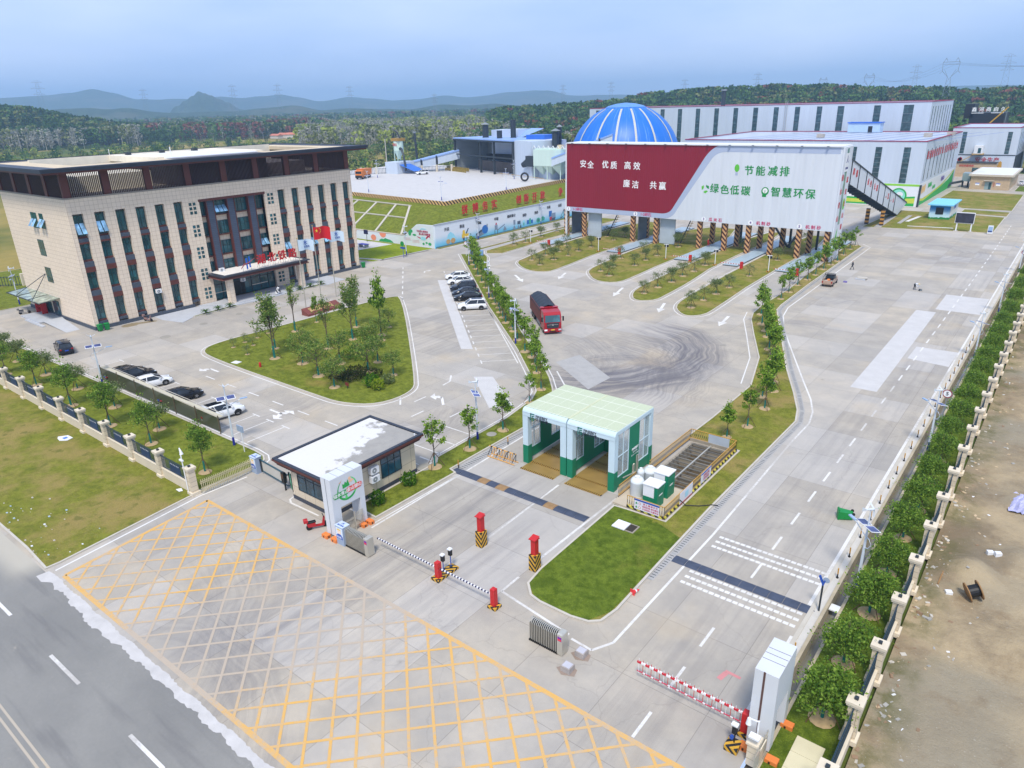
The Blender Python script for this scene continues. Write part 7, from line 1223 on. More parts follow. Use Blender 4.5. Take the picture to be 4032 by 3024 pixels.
for i, (x, y, a) in enumerate(((-81.3, 45.1, .2),)):
    t = thing('manhole_cover', 'white concrete cover plate set in the tip of the triangular lawn', 'cover plate', (x, y, .1)); m_ = MB(); m_.box(-.55, .55, -.4, .4, 0, .05, white, RZ(x, y, .1, a)); m_.build('plate', t)
for x, y, r, l in ((-100.4, 45.6, .75, 'oval manhole in the concrete before the office corner'), (-102, 52.4, .6, 'manhole in the concrete before the left cycads'), (-102.4, 58.8, .6, 'manhole in the concrete before the porch column'), (-41.5, 38.9, .7, 'round manhole by the nearest young tree right of the gatehouse'), (-40.9, 47.6, .5, 'pale manhole in the grass strip behind the trestle'), (-33.5, 86, .4, 'small dark manhole in the truck yard')):
    t = thing('manhole_cover', l, 'manhole', (x, y, .1 if x > -42 and x < -39 else 0), 0, 'manhole covers'); m_ = MB(); m_.lathe([(r, .0), (r, .012)], mat('manhole iron', c(150, 146, 136), .8, var=.2), 20, Matrix.Translation((x, y, .106 if -42 < x < -39 else .004))); m_.build('disc', t)
# stone sign of the office, flag poles, scooters
t = thing('monument_sign', 'low sloping red brown stone sign with gilt characters at the edge of the triangular lawn', 'stone sign', (-92, 66.8, 0)); GRN = mat('red brown granite', c(120, 62, 52), .4, var=.2, scale=3.); m_ = MB(); m_.add([(-91.4, 63.9, 0), (-91.4, 70.6, 0), (-93.1, 70.6, 0), (-93.1, 63.9, 0), (-91.4, 63.9, .35), (-91.4, 70.6, .35), (-93.1, 70.6, 1.0), (-93.1, 63.9, 1.0)], [(3, 2, 1, 0), (4, 5, 6, 7), (0, 1, 5, 4), (1, 2, 6, 5), (2, 3, 7, 6), (3, 0, 4, 7)], GRN); m_.build('slab', t); m_ = MB()
SL = Matrix(((0, -.934, 0, -92.2), (1, 0, 0, 0), (0, .357, 0, .665), (0, 0, 0, 1)))
m_.text('武铁砂石', 1.15, mat('gilt lettering', c(224, 196, 130), .4, .3), Matrix.Translation((-92.22, 67.0, .7)) @ Matrix(((0, -.934, .357, 0), (1, 0, 0, 0), (0, .357, .934, 0), (0, 0, 0, 1))), .02, .02); m_.build('lettering', t)
WFL = mat('white flag cloth', c(206, 222, 236), .7, var=.04); RFL = mat('red flag cloth', c(206, 24, 34), .7, var=.06)
for i, (x, y, h, m, l) in enumerate(((-95.5, 66.5, 11.3, WFL, 'flagpole nearest the stone sign flying a white flag'), (-96.8, 70.6, 12.6, RFL, 'tallest flagpole flying a red flag with yellow stars'), (-97.6, 74.3, 11.3, WFL, 'flagpole farthest from the stone sign with a white flag behind the red one'))):
    t = thing('flagpole', l, 'flagpole', (x, y, 0), 0, 'flagpoles before the office'); m_ = MB(); m_.tube([(x, y, 0), (x, y, h)], [.09, .05], steel, 8); m_.lathe([(.1, 0), (.12, .08), (.02, .15)], mat('brass', c(200, 170, 90), .3, .6), 8, Matrix.Translation((x, y, h))); m_.build('pole', t)
    m_ = MB(); W_, H_ = (3.2, 2.0) if m is RFL else (2.8, 1.7); nx, nz = 14, 7; vs = [(x+.35*sin(u*7)*u+.2*u, y+W_*u*.96, h-.15-H_*v-.45*u*u-.1*sin(u*6+v)) for v in [j/nz for j in range(nz+1)] for u in [k/nx for k in range(nx+1)]]; m_.add(vs, [(j*(nx+1)+k, j*(nx+1)+k+1, (j+1)*(nx+1)+k+1, (j+1)*(nx+1)+k) for j in range(nz) for k in range(nx)], m); o = m_.build('flag', t, True)
    def FP(u, v): return (x+.35*sin(u*7)*u+.2*u+.03, y+W_*u*.96, h-.15-H_*v-.45*u*u-.1*sin(u*6+v))
    m_ = MB()
    if m is RFL:
        for u, v, r in ((.2, .28, .34), (.38, .1, .12), (.45, .22, .12), (.45, .38, .12), (.38, .5, .12)): p = FP(u, v); m_.add([(p[0], p[1]+(r if k % 2 == 0 else r*.4)*sin(k*pi/5), p[2]+(r if k % 2 == 0 else r*.4)*cos(k*pi/5)) for k in range(10)], [tuple(range(10))], mat('flag yellow', c(244, 206, 50), .7))
    else: p = FP(.5, .35); m_.text('木', .8, NAVY, FX(p[1], p[2], p[0]+.06), .0, .01); m_.text('湖北铁路', .38, NAVY, FX(p[1], p[2]-.6, p[0]+.06), .0, .01)
    m_.build('flag_emblem', o)
def scooter(loc, rz, m, label):
    t = thing('scooter', label, 'scooter', (0, 0, 0)); 
    for x in (-.62, .62): m_ = MB(); m_.tube([(x, -.06, .24), (x, .06, .24)], .24, black, 14); m_.build('wheel', t)
    m_ = MB(); m_.add([(-.75, -.13, .4), (-.1, -.14, .3), (.35, -.14, .28), (.5, -.1, .9), (.6, -.1, .9), (.5, -.14, .2), (-.7, -.13, .3), (-.8, -.12, .62), (-.15, -.13, .62)]+[(-.75, .13, .4), (-.1, .14, .3), (.35, .14, .28), (.5, .1, .9), (.6, .1, .9), (.5, .14, .2), (-.7, .13, .3), (-.8, .12, .62), (-.15, .13, .62)], [(7, 0, 1, 8), (0, 6, 5, 2, 1), (2, 5, 4, 3), (16, 17, 10, 9), (9, 10, 11, 14, 15), (11, 12, 13, 14), (7, 8, 17, 16), (1, 2, 11, 10), (2, 3, 12, 11), (3, 4, 13, 12), (4, 5, 14, 13), (5, 6, 15, 14), (8, 1, 10, 17), (0, 7, 16, 9)], m); m_.build('body', t)
    m_ = MB(); m_.box(-.75, -.1, -.14, .14, .62, .74, black, ch=.03); m_.build('seat', t); m_ = MB(); m_.tube([(.6, 0, .25), (.5, 0, 1.0)], .04, grey, 6); m_.tube([(.48, -.32, 1.03), (.5, 0, 1.0), (.48, .32, 1.03)], .03, black, 6); m_.build('handlebar', t); m_ = MB(); m_.box(-1.0, -.68, -.17, .17, .72, 1.02, m, ch=.06); m_.build('top_box', t)
    t.location = loc; t.rotation_euler = (0, 0, rz)
scooter((-41.3, 27.15, 0), 1.1, mat('scooter red', c(176, 36, 44), .4), 'red electric scooter parked behind the emblem gate tower'); scooter((-110.8, 48.3, 0), .3, mat('scooter pink brown', c(150, 120, 116), .4), 'dull pink scooter parked under the office windows'); scooter((-133, 38.8, 0), 1.2, mat('scooter grey', c(110, 110, 112), .4), 'grey scooter by the red fire cabinet')
t = thing('litter_sheet', 'crumpled white and blue printed sheet on the dry verge', 'litter', (-75.2, 22.4, .1)); m_ = MB(); m_.prism([(-76.1, 22.0), (-75.6, 22.75), (-74.6, 22.8), (-74.4, 22.2), (-75.0, 21.7), (-75.7, 21.8)], .1, .15, white); m_.poly(flatXY([(-75.4, 22.1), (-74.9, 22.1), (-74.9, 22.5), (-75.4, 22.5)], .155), mat('litter blue', c(90, 130, 200), .6)); m_.build('sheet', t)
t = thing('litter_sheet', 'small white sheet near the camera pole outside the wall', 'litter', (-55.7, 24.0, .1)); m_ = MB(); m_.prism([(-56.0, 23.6), (-55.4, 23.55), (-55.3, 23.85), (-55.8, 23.98)], .1, .14, white); m_.build('sheet', t)
m_ = MB(); r_ = random.Random(4)
for _ in range(40):
    x, y = r_.uniform(-66, -53.4), 12.4+abs(r_.gauss(0, 2.4)); 
    if y < 22: s = r_.uniform(.02, .09); m_.box(x-s, x+s, y-s*.7, y+s*.7, .08, .1+s*.4, r_.choice([white, KERB, mat('bluish litter', c(170, 190, 200), .7)]), RZ(0, 0, 0, 0))
tag(m_.build('litter'), 'scattered white scraps along the edge of the dry verge', 'litter', None, 'stuff')
# dirt lot things
t = thing('cable_reel', 'wooden cable reel with black cable lying on the dirt', 'cable reel', (-.55, 46.7, .1)); Mr = Matrix.Translation((-.5, 46.7, .62)) @ Matrix.Rotation(.5, 4, 'Z') @ Matrix.Rotation(rad(68), 4, 'Y'); WD = mat('reel wood', c(150, 116, 76), .85, var=.2, scale=3.)
for z in (-.38, .32): m_ = MB(); m_.tube([(0, 0, z), (0, 0, z+.06)], .62, WD, 20, Mr); m_.build('flange', t)
m_ = MB(); m_.tube([(0, 0, -.32), (0, 0, .32)], .4, black, 18, Mr); m_.build('cable', t)
def clutter(label, n, fx, sz, ms, seed, cat='rubble', name='rubble'):
    r_ = random.Random(seed); m_ = MB()
    for _ in range(n):
        x, y = fx(r_); s = r_.uniform(*sz); zz = piles(x, y)
        m_.box(-s, s, -s*r_.uniform(.3, .9), s*.7, 0, s*r_.uniform(.3, .9), r_.choice(ms), RZ(x, y, zz-.02, r_.uniform(0, 3)) @ Matrix.Rotation(r_.uniform(-.4, .4), 4, 'X'))
    tag(m_.build(name), label, cat, None, 'stuff')
RB = [white, KERB, mat('rubble tan', c(190, 168, 136), .9), mat('rubble grey', c(160, 158, 152), .9), mat('rubble brown', c(140, 116, 92), .9)]
clutter('broken bricks and white scraps strewn over the dirt lot', 420, lambda r: (-3.1+abs(r.gauss(0, 1.6)), r.uniform(26, 120)), (.03, .13), RB, 2); clutter('loose stones along the foot of the right boundary wall', 260, lambda r: (-3.3+abs(r.gauss(0, .5)), r.uniform(24, 70)), (.04, .16), RB[1:], 3)
t = thing('tarpaulin', 'heap of white and violet striped sheeting on the dirt lot', 'tarpaulin', (.6, 62, .2)); m_ = MB(); vs = []; r_ = random.Random(9)
for j in range(15):
    for i in range(15): a, b_ = i/14-.5, j/14-.5; d = max(0, 1-(a*a+b_*b_)*4.2); vs.append((1.5+a*2.6+r_.uniform(-.08, .08), 61.6+b_*3.2+r_.uniform(-.08, .08), .2+.45*d**.5*(1 if d > 0 else 0)+r_.uniform(-.12, .12)))
m_.add(vs, [(j*15+i, j*15+i+1, (j+1)*15+i+1, (j+1)*15+i) for j in range(14) for i in range(14)], stripes('striped sheeting', c(214, 216, 230), c(140, 140, 196), .13, 'diag', .6)); m_.build('sheet', t)
for x, y, l in ((-.2, 52.6, 'white block left of a group on the dirt lot'), (.25, 52.5, 'white block right of a group on the dirt lot'), (-1.75, 46.3, 'single white block before the cable reel')): t = thing('white_block', l, 'block', (x, y, .1), 0, 'white blocks on the dirt lot'); m_ = MB(); m_.box(-.2, .2, -.15, .15, 0, .32, white, RZ(x, y, piles(x, y), .5), ch=.02); m_.build('block', t)
t = thing('timber_pole', 'pale timber pole leaning on the sand pile', 'timber', (-2.3, 48, .1)); m_ = MB(); m_.bar((-2.45, 47.0, .12), (-2.35, 49.3, .3), .08, .06, WD); m_.build('pole', t)
t = thing('paving_slab_path', 'pale paved slab in the lawn at the bottom right', 'paving', (-5.2, 28.4, .08)); m_ = MB()
for k in range(3): m_.box(-5.85+.0, -4.5, 26.2+1.1*k, 27.28+1.1*k, .06, .1, mat('pale slab', c(210, 202, 170), .85))
m_.build('slab', t)
t = thing('inspection_plate', 'square white plate over the drain beside the blue post', 'cover plate', (-7.1, 40.6, -.0)); m_ = MB(); m_.box(-7.4, -6.85, 40.3, 40.95, .02, .1, white); m_.build('plate', t)
t = thing('steel_plates', 'small stack of grey plates on the open yard by the pickup', 'plate stack', (-28.2, 133, 0)); m_ = MB(); m_.box(-29, -27.4, 132.6, 133.4, 0, .18, PAV, RZ(0, 0, 0, 0)); m_.box(-28.8, -27.2, 132.9, 133.8, .18, .34, KERB); m_.build('plate', t)
t = thing('tool_bag', 'violet bundle on the yard beside the pickup', 'bag', (-29.8, 129.5, 0)); m_ = MB(); m_.box(-30.1, -29.5, 129.3, 129.7, 0, .25, mat('violet cloth', c(110, 100, 160), .8), ch=.08); m_.build('bag', t)
# ================================================================ VEHICLES
def carpaint(name, col, rough=.18):
    if name in MC: return MC[name]
    b = NB(name); b.out(col, rough, Specular_IOR_Level=.35, Coat_Weight=.25, Coat_Roughness=.08); MC[name] = b.m; return b.m
CGL = glassy('car glass', c(20, 26, 32), .06); CHR = mat('chrome', c(200, 200, 204), .15, .9); TYR = mat('tyre rubber', c(22, 22, 24), .8); RIM = mat('alloy rim', c(150, 152, 156), .3, .7)
LMP = glassy('headlamp glass', c(190, 200, 210), .1); TLM = mat('tail lamp red', c(150, 16, 24), .25)
WCAR, BCAR, GCAR = carpaint('white car paint', c(228, 230, 232)), carpaint('black car paint', c(12, 14, 20)), carpaint('dark blue grey car paint', c(26, 32, 46))
def lathex(mb, prof, m, M, n=20):
    return mb.lathe(prof, m, n, M @ Matrix.Rotation(pi/2, 4, 'X'))
def wheel(par, x, y, r, w, side):
    m_ = MB(); lathex(m_, [(r*.55, -w/2), (r*.9, -w/2), (r, -w/2*.7), (r, w/2*.7), (r*.9, w/2), (r*.55, w/2)], TYR, Matrix.Translation((x, y, r))); o = m_.build('wheel', par, True, 35); m_ = MB(); ys = y+side*(w/2+.004)
    for k in range(5):
        a = k*2*pi/5; m_.add([(x+r*.1*cos(a-1), ys, r+r*.1*sin(a-1)), (x+r*.62*cos(a-.25), ys, r+r*.62*sin(a-.25)), (x+r*.62*cos(a+.25), ys, r+r*.62*sin(a+.25)), (x+r*.1*cos(a+1), ys, r+r*.1*sin(a+1))], [(0, 1, 2, 3)], RIM)
    m_.add([(x+r*.2*cos(k*pi/6), ys+side*.004, r+r*.2*sin(k*pi/6)) for k in range(12)], [tuple(range(12))], RIM); m_.build('rim', o)
SED = dict(L=4.75, st=[(-2.37, .62, .6, .45), (-2.3, .92, .78, .32), (-2.1, 1.0, .86, .24), (-1.4, 1.0, .9, .2), (0, .96, .91, .19), (1.05, .94, .9, .19), (1.5, .88, .89, .2), (2.05, .76, .84, .22), (2.3, .62, .72, .28), (2.38, .5, .55, .34)], gh=(-2.0, -1.05, .35, 1.3, .97, 1.45, .8, .56), wb=(-1.42, 1.42), r=.33)
SUV = dict(L=4.65, st=[(-2.3, .7, .65, .45), (-2.26, 1.0, .82, .34), (-2.1, 1.1, .88, .27), (-1.4, 1.1, .92, .24), (0, 1.06, .93, .23), (1.0, 1.04, .92, .23), (1.5, 1.0, .91, .24), (2.0, .9, .86, .27), (2.25, .74, .76, .33), (2.33, .6, .6, .4)], gh=(-2.2, -1.85, .25, 1.1, 1.08, 1.68, .82, .62), wb=(-1.38, 1.38), r=.37)
def car(name, label, K, paint_, group=None, roofglass=False, plate=True, rails=False):
    t = thing(name, label, 'car', (0, 0, 0), 0, group); m_ = MB(); vs, fs = [], []; n = 12
    for x, zt, w, zb in K['st']:
        half = [(w*.86, zb), (w*.99, zb+.12), (w, zb+(zt-zb)*.5), (w*.97, zb+(zt-zb)*.78), (w*.88, zt-.03), (w*.5, zt)]
        vs += [(x, y, z) for y, z in half]+[(x, -y, z) for y, z in half[::-1]]
    for i in range(len(K['st'])-1): fs += [(i*n+j, (i+1)*n+j, (i+1)*n+(j+1) % n, i*n+(j+1) % n) for j in range(n)]
    fs += [tuple(range(n)), tuple(range((len(K['st'])-1)*n, len(K['st'])*n))[::-1]]
    m_.add(vs, fs, paint_)
    a, b_, c_, d_, zb, zt, wb_, wr = K['gh']
    for s in (-1, 1):
        for x in K['wb']: m_.add([(x+.42*cos(k*pi/8), s*(.905 if K is SED else .925), K['r']+.42*sin(k*pi/8)) for k in range(9)], [tuple(range(9))], black)
    m_.build('body', t, True, 50)
    m_ = MB(); m_.add([(a, -wb_, zb-.03), (d_, -wb_, zb-.03), (d_, wb_, zb-.03), (a, wb_, zb-.03), (b_, -wr, zt-.05), (c_, -wr, zt-.05), (c_, wr, zt-.05), (b_, wr, zt-.05)], [(0, 1, 5, 4), (1, 2, 6, 5), (2, 3, 7, 6), (3, 0, 4, 7)], CGL); m_.build('window', t)
    m_ = MB(); xs = [b_-.12, b_+.1, (b_+c_)/2, c_-.1, c_+.1]; zz = [zt-.08, zt-.02, zt+.01, zt-.015, zt-.075]; vs = []
    for x, z in zip(xs, zz): vs += [(x, -wr-.03, z-.06), (x, -wr*.9, z), (x, 0, z+.02), (x, wr*.9, z), (x, wr+.03, z-.06)]
    m_.add(vs, [(i*5+j, (i+1)*5+j, (i+1)*5+j+1, i*5+j+1) for i in range(4) for j in range(4)], paint_)
    for s in (-1, 1):
        for p, q in (((a, s*wb_, zb-.03), (b_, s*wr, zt-.05)), ((d_, s*wb_, zb-.03), (c_, s*wr, zt-.05)), (((a+d_)/2-.2, s*(wb_+.004), zb-.03), ((b_+c_)/2-.12, s*(wr+.004), zt-.05))): m_.bar(p, q, .075, .05, paint_)
        if a > -2.1 or True: m_.bar((b_*.62+a*.38, s*(wb_*.55+wr*.45), zt-.3), (b_, s*wr, zt-.05), .06, .05, paint_)
        if rails: m_.bar((b_+.1, s*wr*.95, zt+.05), (c_-.1, s*wr*.95, zt+.05), .04, .04, CHR)
    m_.build('roof', t, True, 50)
    if roofglass: m_ = MB(); m_.box(b_+.3, c_-.15, -wr*.7, wr*.7, zt+.005, zt+.035, CGL); m_.build('sunroof', t)
    for x in K['wb']:
        for s in (-1, 1): wheel(t, x, s*.8, K['r'], .22, s)
    f0, r0 = K['st'][-3], K['st'][1]
    for s in (-1, 1):
        m_ = MB(); m_.add([(f0[0]+.02, s*.8, f0[1]-.12), (f0[0]+.26, s*.55, f0[1]-.17), (f0[0]+.24, s*.56, f0[1]-.06), (f0[0]-.12, s*.76, f0[1]+.0)], [(0, 1, 2, 3)], LMP); m_.build('headlight', t)
        m_ = MB(); m_.box(r0[0]-.06, r0[0]+.1, s*.68-.14, s*.68+.14, r0[1]-.22, r0[1]-.06, TLM); m_.build('tail_light', t)
        m_ = MB(); m_.box(.78, .95, s*.93-.08, s*.93+.08, zb-.02, zb+.12, paint_, ch=.03); m_.build('mirror', t)
    m_ = MB(); m_.box(2.28, 2.36, -.5, .5, .42, .6, black); m_.build('grille', t)
    m_ = MB(); m_.box(r0[0]-.085, r0[0]-.06, -.22, .22, .62, .76, mat('blue number plate', c(40, 80, 190), .4)); m_.build('number_plate', t)
    return t
def put(t, x, y, rz): t.location = (x, y, .0); t.rotation_euler = (0, 0, rz)
SL_ = math.atan2(-.69, -.725)              # noses of the bay row point down-left
def bayc(k, s): p = Vector((-73.46, 79.19))+D*2.66*k+E_*s; return p.x, p.y
for k, s, nm, K, pm, lab, kw in ((-8.5, 2.0, 'parked_car', SED, WCAR, 'white saloon farthest along the slanted bays', {}), (-7.0, 2.0, 'parked_car', SED, WCAR, 'white saloon with dark wheels beside the dark estate in the slanted bays', {}), (-5.1, 2.0, 'parked_car', SUV, GCAR, 'dark blue grey estate with roof rails in the slanted bays', dict(rails=True)), (-3.8, 2.0, 'parked_car', SED, GCAR, 'dark blue grey saloon in the middle of three dark cars in the slanted bays', {}), (-2.6, 2.0, 'parked_car', SED, BCAR, 'black saloon next to the white off-roader in the slanted bays', {}), (-.4, 2.0, 'parked_car', SUV, WCAR, 'white off-roader with a dark sunroof nearest in the slanted bays', dict(roofglass=True))):
    t = car(nm, lab, K, pm, 'cars in the slanted bays', **kw); x, y = bayc(k, s); put(t, x, y, SL_)
for x, y, K, pm, lab, kw in ((-88.2, 34.4, SED, BCAR, 'black saloon at the left end of the row behind the olive screen', {}), (-86.1, 34.6, SUV, BCAR, 'black estate with roof rails against the black saloon behind the olive screen', dict(rails=True)), (-82.4, 34.6, SED, WCAR, 'white saloon between dark cars behind the olive screen', {}), (-75.3, 34.5, SED, BCAR, 'black saloon parked alone in the middle behind the olive screen', {}), (-67.1, 34.6, SUV, WCAR, 'white off-roader with a dark glass roof at the right end of the olive screen', dict(roofglass=True))):
    t = car('parked_car', lab, K, pm, 'cars parked behind the olive screen', **kw); put(t, x, y, rad(90)-.16)
t = car('parked_car', 'dark blue grey coupe off-roader standing alone before the office corner', SUV, GCAR); put(t, -105.8, 34.2, rad(168))
t = car('parked_car', 'white off-roader on the platform before the conveyor', SUV, WCAR, roofglass=True); put(t, -186.6, 185.2, rad(250)); t.location.z = PZ
t = car('parked_car', 'small white car at the far right behind the white roofed house', SED, WCAR); put(t, -18.5, 303, rad(80))
def bx(mb, *a, **k): return mb.box(*a, **k)
lorry = thing('lorry', 'red eight wheeled tipper lorry with black tarpaulin crossing the truck yard', 'lorry', (0, 0, 0)); LRED = carpaint('lorry red', c(160, 24, 36), .35)
m_ = MB(); P = [(3.2, .55), (5.45, .5), (5.55, 1.3), (5.5, 1.7), (5.25, 2.75), (4.9, 3.05), (3.4, 3.15), (3.2, 3.05)]
m_.add([(x, -1.22, z) for x, z in P]+[(x, 1.22, z) for x, z in P], [tuple(range(8)), tuple(range(8, 16))[::-1]]+[(i, i+8, (i+1) % 8+8, (i+1) % 8)[::-1] for i in range(8)], LRED); m_.build('cab', lorry)
m_ = MB(); m_.add([(5.535, -1.08, 1.75), (5.535, 1.08, 1.75), (5.29, 1.02, 2.68), (5.29, -1.02, 2.68)], [(0, 1, 2, 3)], glassy('lorry windscreen', c(50, 84, 92), .08)); m_.build('windscreen', lorry); m_ = MB()
for s in (-1, 1): m_.add([(4.0, s*1.225, 1.75), (5.3, s*1.225, 1.7), (5.15, s*1.225, 2.6), (4.0, s*1.225, 2.65)], [(0, 1, 2, 3)], CGL)
m_.build('side_window', lorry); m_ = MB(); m_.add([(5.57, -.8, .95), (5.57, .8, .95), (5.56, .9, 1.65), (5.56, -.9, 1.65)], [(0, 1, 2, 3)], mat('lorry grille', c(40, 52, 60), .5)); m_.box(5.56, 5.6, -.75, .75, 1.38, 1.44, CHR); m_.lathe([(.12, 0), (.12, .03)], CHR, 14, Matrix.Translation((5.58, 0, 1.38)) @ Matrix.Rotation(pi/2, 4, 'Y')); m_.build('grille', lorry)
m_ = MB(); m_.box(5.4, 5.62, -1.23, 1.23, .35, .8, LRED, ch=.04); m_.box(5.6, 5.63, -.5, .5, .4, .55, black); m_.build('bumper', lorry); m_ = MB(); m_.box(5.62, 5.64, -.25, .25, .62, .76, mat('yellow number plate', c(216, 190, 60), .5)); m_.build('number_plate', lorry)
for s in (-1, 1): m_ = MB(); m_.box(5.55, 5.635, s*.98-.2, s*.98+.2, .58, .78, LMP); m_.build('headlight', lorry); m_ = MB(); m_.box(5.3, 5.45, s*1.5-.1, s*1.5+.1, 1.85, 2.5, black, ch=.02); m_.bar((5.35, s*1.2, 2.4), (5.4, s*1.5, 2.4), .04, .04, black); m_.build('mirror', lorry)
m_ = MB(); BOD = stripes('ribbed lorry side', c(140, 70, 56), c(96, 40, 38), .5, 'x', .7); x0, x1, y1, z0, z1 = -5.4, 2.95, 1.26, 1.1, 3.0; m_.box(x0, x1, -y1, -y1+.06, z0, z1, BOD); m_.box(x0, x1, y1-.06, y1, z0, z1, BOD); m_.box(x0, x0+.06, -y1, y1, z0, z1, BOD); m_.box(x1-.06, x1, -y1, y1, z0, z1+.25, LRED); m_.box(x0, x1, -y1, y1, z0-.1, z0, BOD); m_.box(2.6, 3.25, -y1, y1, z1+.2, z1+.3, LRED); m_.build('tipper_body', lorry)
m_ = MB(); TRP = mat('black tarpaulin', c(46, 54, 66), .75, var=.25, scale=2.); vs = []
for i in range(21):
    for j in range(13): u, v = i/20, j/12; y = (v-.5)*2.62; h = .55*max(0, cos((v-.5)*pi))**1.5+.05*sin(u*40+v*3)+.03*sin(v*30); vs.append((x0-.05+u*(x1-x0), y, z1-.22*(j in (0, 12))+h+.02+(-.1 if i in (0,) else 0)))
m_.add(vs, [(i*13+j, i*13+j+1, (i+1)*13+j+1, (i+1)*13+j) for i in range(20) for j in range(12)], TRP); m_.build('tarpaulin', lorry, True); m_ = MB(); m_.box(-5.2, 5.0, -.5, .5, .6, 1.0, dgrey); m_.box(-.2, 2.4, .8, 1.2, .5, .95, grey); m_.box(-.2, 2.4, -1.2, -.8, .5, .95, grey); m_.build('chassis', lorry)
for x in (4.4, 2.3+.35, -2.6, -4.0):
    for s in (-1, 1): wheel(lorry, x, s*1.02, .52, .34, s)
put(lorry, -58.65, 81.25, rad(-43))
tip = thing('tipper_truck', 'orange tipper truck parked at the back edge of the platform', 'truck', (0, 0, 0)); ORT = mat('tipper orange', c(214, 124, 56), .5, var=.15)
m_ = MB(); m_.box(2, 4, -1.2, 1.2, .7, 2.9, ORT, ch=.15); m_.build('cab', tip); m_ = MB(); m_.box(4.0, 4.03, -1.05, 1.05, 1.8, 2.6, CGL); m_.build('windscreen', tip); m_ = MB(); m_.add([(-4, -1.25, 1.2), (1.8, -1.25, 1.2), (1.8, 1.25, 1.2), (-4, 1.25, 1.2), (-4.3, -1.3, 3.1), (2.6, -1.3, 3.3), (2.6, 1.3, 3.3), (-4.3, 1.3, 3.1)], [(3, 2, 1, 0), (4, 5, 6, 7), (0, 1, 5, 4), (1, 2, 6, 5), (2, 3, 7, 6), (3, 0, 4, 7)], ORT); m_.build('tipper_body', tip); m_ = MB(); m_.box(-3.8, 4.05, -.6, .6, .6, 1.2, black); m_.box(3.95, 4.15, -1.2, 1.2, .5, 1.3, black); m_.build('chassis', tip)
for x in (3, -1.6, -3):
    for s in (-1, 1): wheel(tip, x, s*1, .52, .4, s)
put(tip, -196, 166.5, rad(-65)); tip.location.z = PZ
pk_ = thing('pickup', 'dusty tan pickup with a dark frame over its open bed, seen from behind', 'pickup', (0, 0, 0)); PKC = carpaint('dusty tan paint', c(176, 150, 130), .45)
m_ = MB(); m_.box(-2.4, 2.3, -.82, .82, .45, .75, PKC, ch=.04); m_.box(-2.4, -.3, -.85, -.78, .75, 1.15, PKC); m_.box(-2.4, -.3, .78, .85, .75, 1.15, PKC); m_.box(-2.45, -2.38, -.85, .85, .6, 1.15, PKC); m_.box(.9, 2.3, -.82, .82, .75, 1.05, PKC, ch=.1); m_.build('body', pk_); m_ = MB(); m_.add([(-.3, -.8, .75), (1.3, -.8, .95), (1.3, .8, .95), (-.3, .8, .75), (-.2, -.66, 1.6), (.6, -.66, 1.6), (.6, .66, 1.6), (-.2, .66, 1.6)], [(0, 1, 5, 4), (1, 2, 6, 5), (2, 3, 7, 6), (3, 0, 4, 7), (4, 5, 6, 7)], CGL); m_.build('cab', pk_); m_ = MB(); m_.box(-.25, .62, -.68, .68, 1.6, 1.68, mat('dark cab roof', c(80, 78, 78), .5)); m_.build('roof', pk_)
m_ = MB()
for s in (-1, 1):
    m_.bar((-.3, s*.8, 1.1), (-.3, s*.8, 1.95), .05, .05, black); m_.bar((-2.3, s*.8, 1.15), (-.3, s*.8, 1.95), .05, .05, black)
m_.bar((-.3, -.85, 1.95), (-.3, .85, 1.95), .06, .06, black); m_.bar((-.3, -.85, 1.7), (-.3, .85, 1.7), .05, .05, black); m_.build('rack', pk_)
m_ = MB(); m_.box(-2.3, -.5, -.75, .75, .76, .8, mat('bed floor grey', c(150, 156, 166), .6)); m_.build('bed', pk_)
for x in (-1.5, 1.5):
    for s in (-1, 1): wheel(pk_, x, s*.78, .32, .22, s)
for s in (-1, 1): m_ = MB(); m_.box(-2.47, -2.44, s*.72-.1, s*.72+.1, .7, 1.0, TLM); m_.build('tail_light', pk_)
put(pk_, -31.6, 126.8, rad(94)); t = thing('tool_bundle', 'orange and white bundle in the bed of the pickup', 'bundle', (-31.6, 125.8, .8)); m_ = MB(); m_.box(-31.85, -31.4, 125.6, 126.1, .8, 1.1, orange, ch=.08); m_.box(-32.1, -31.6, 125.0, 125.5, .8, .95, white, ch=.05); m_.build('bundle', t)
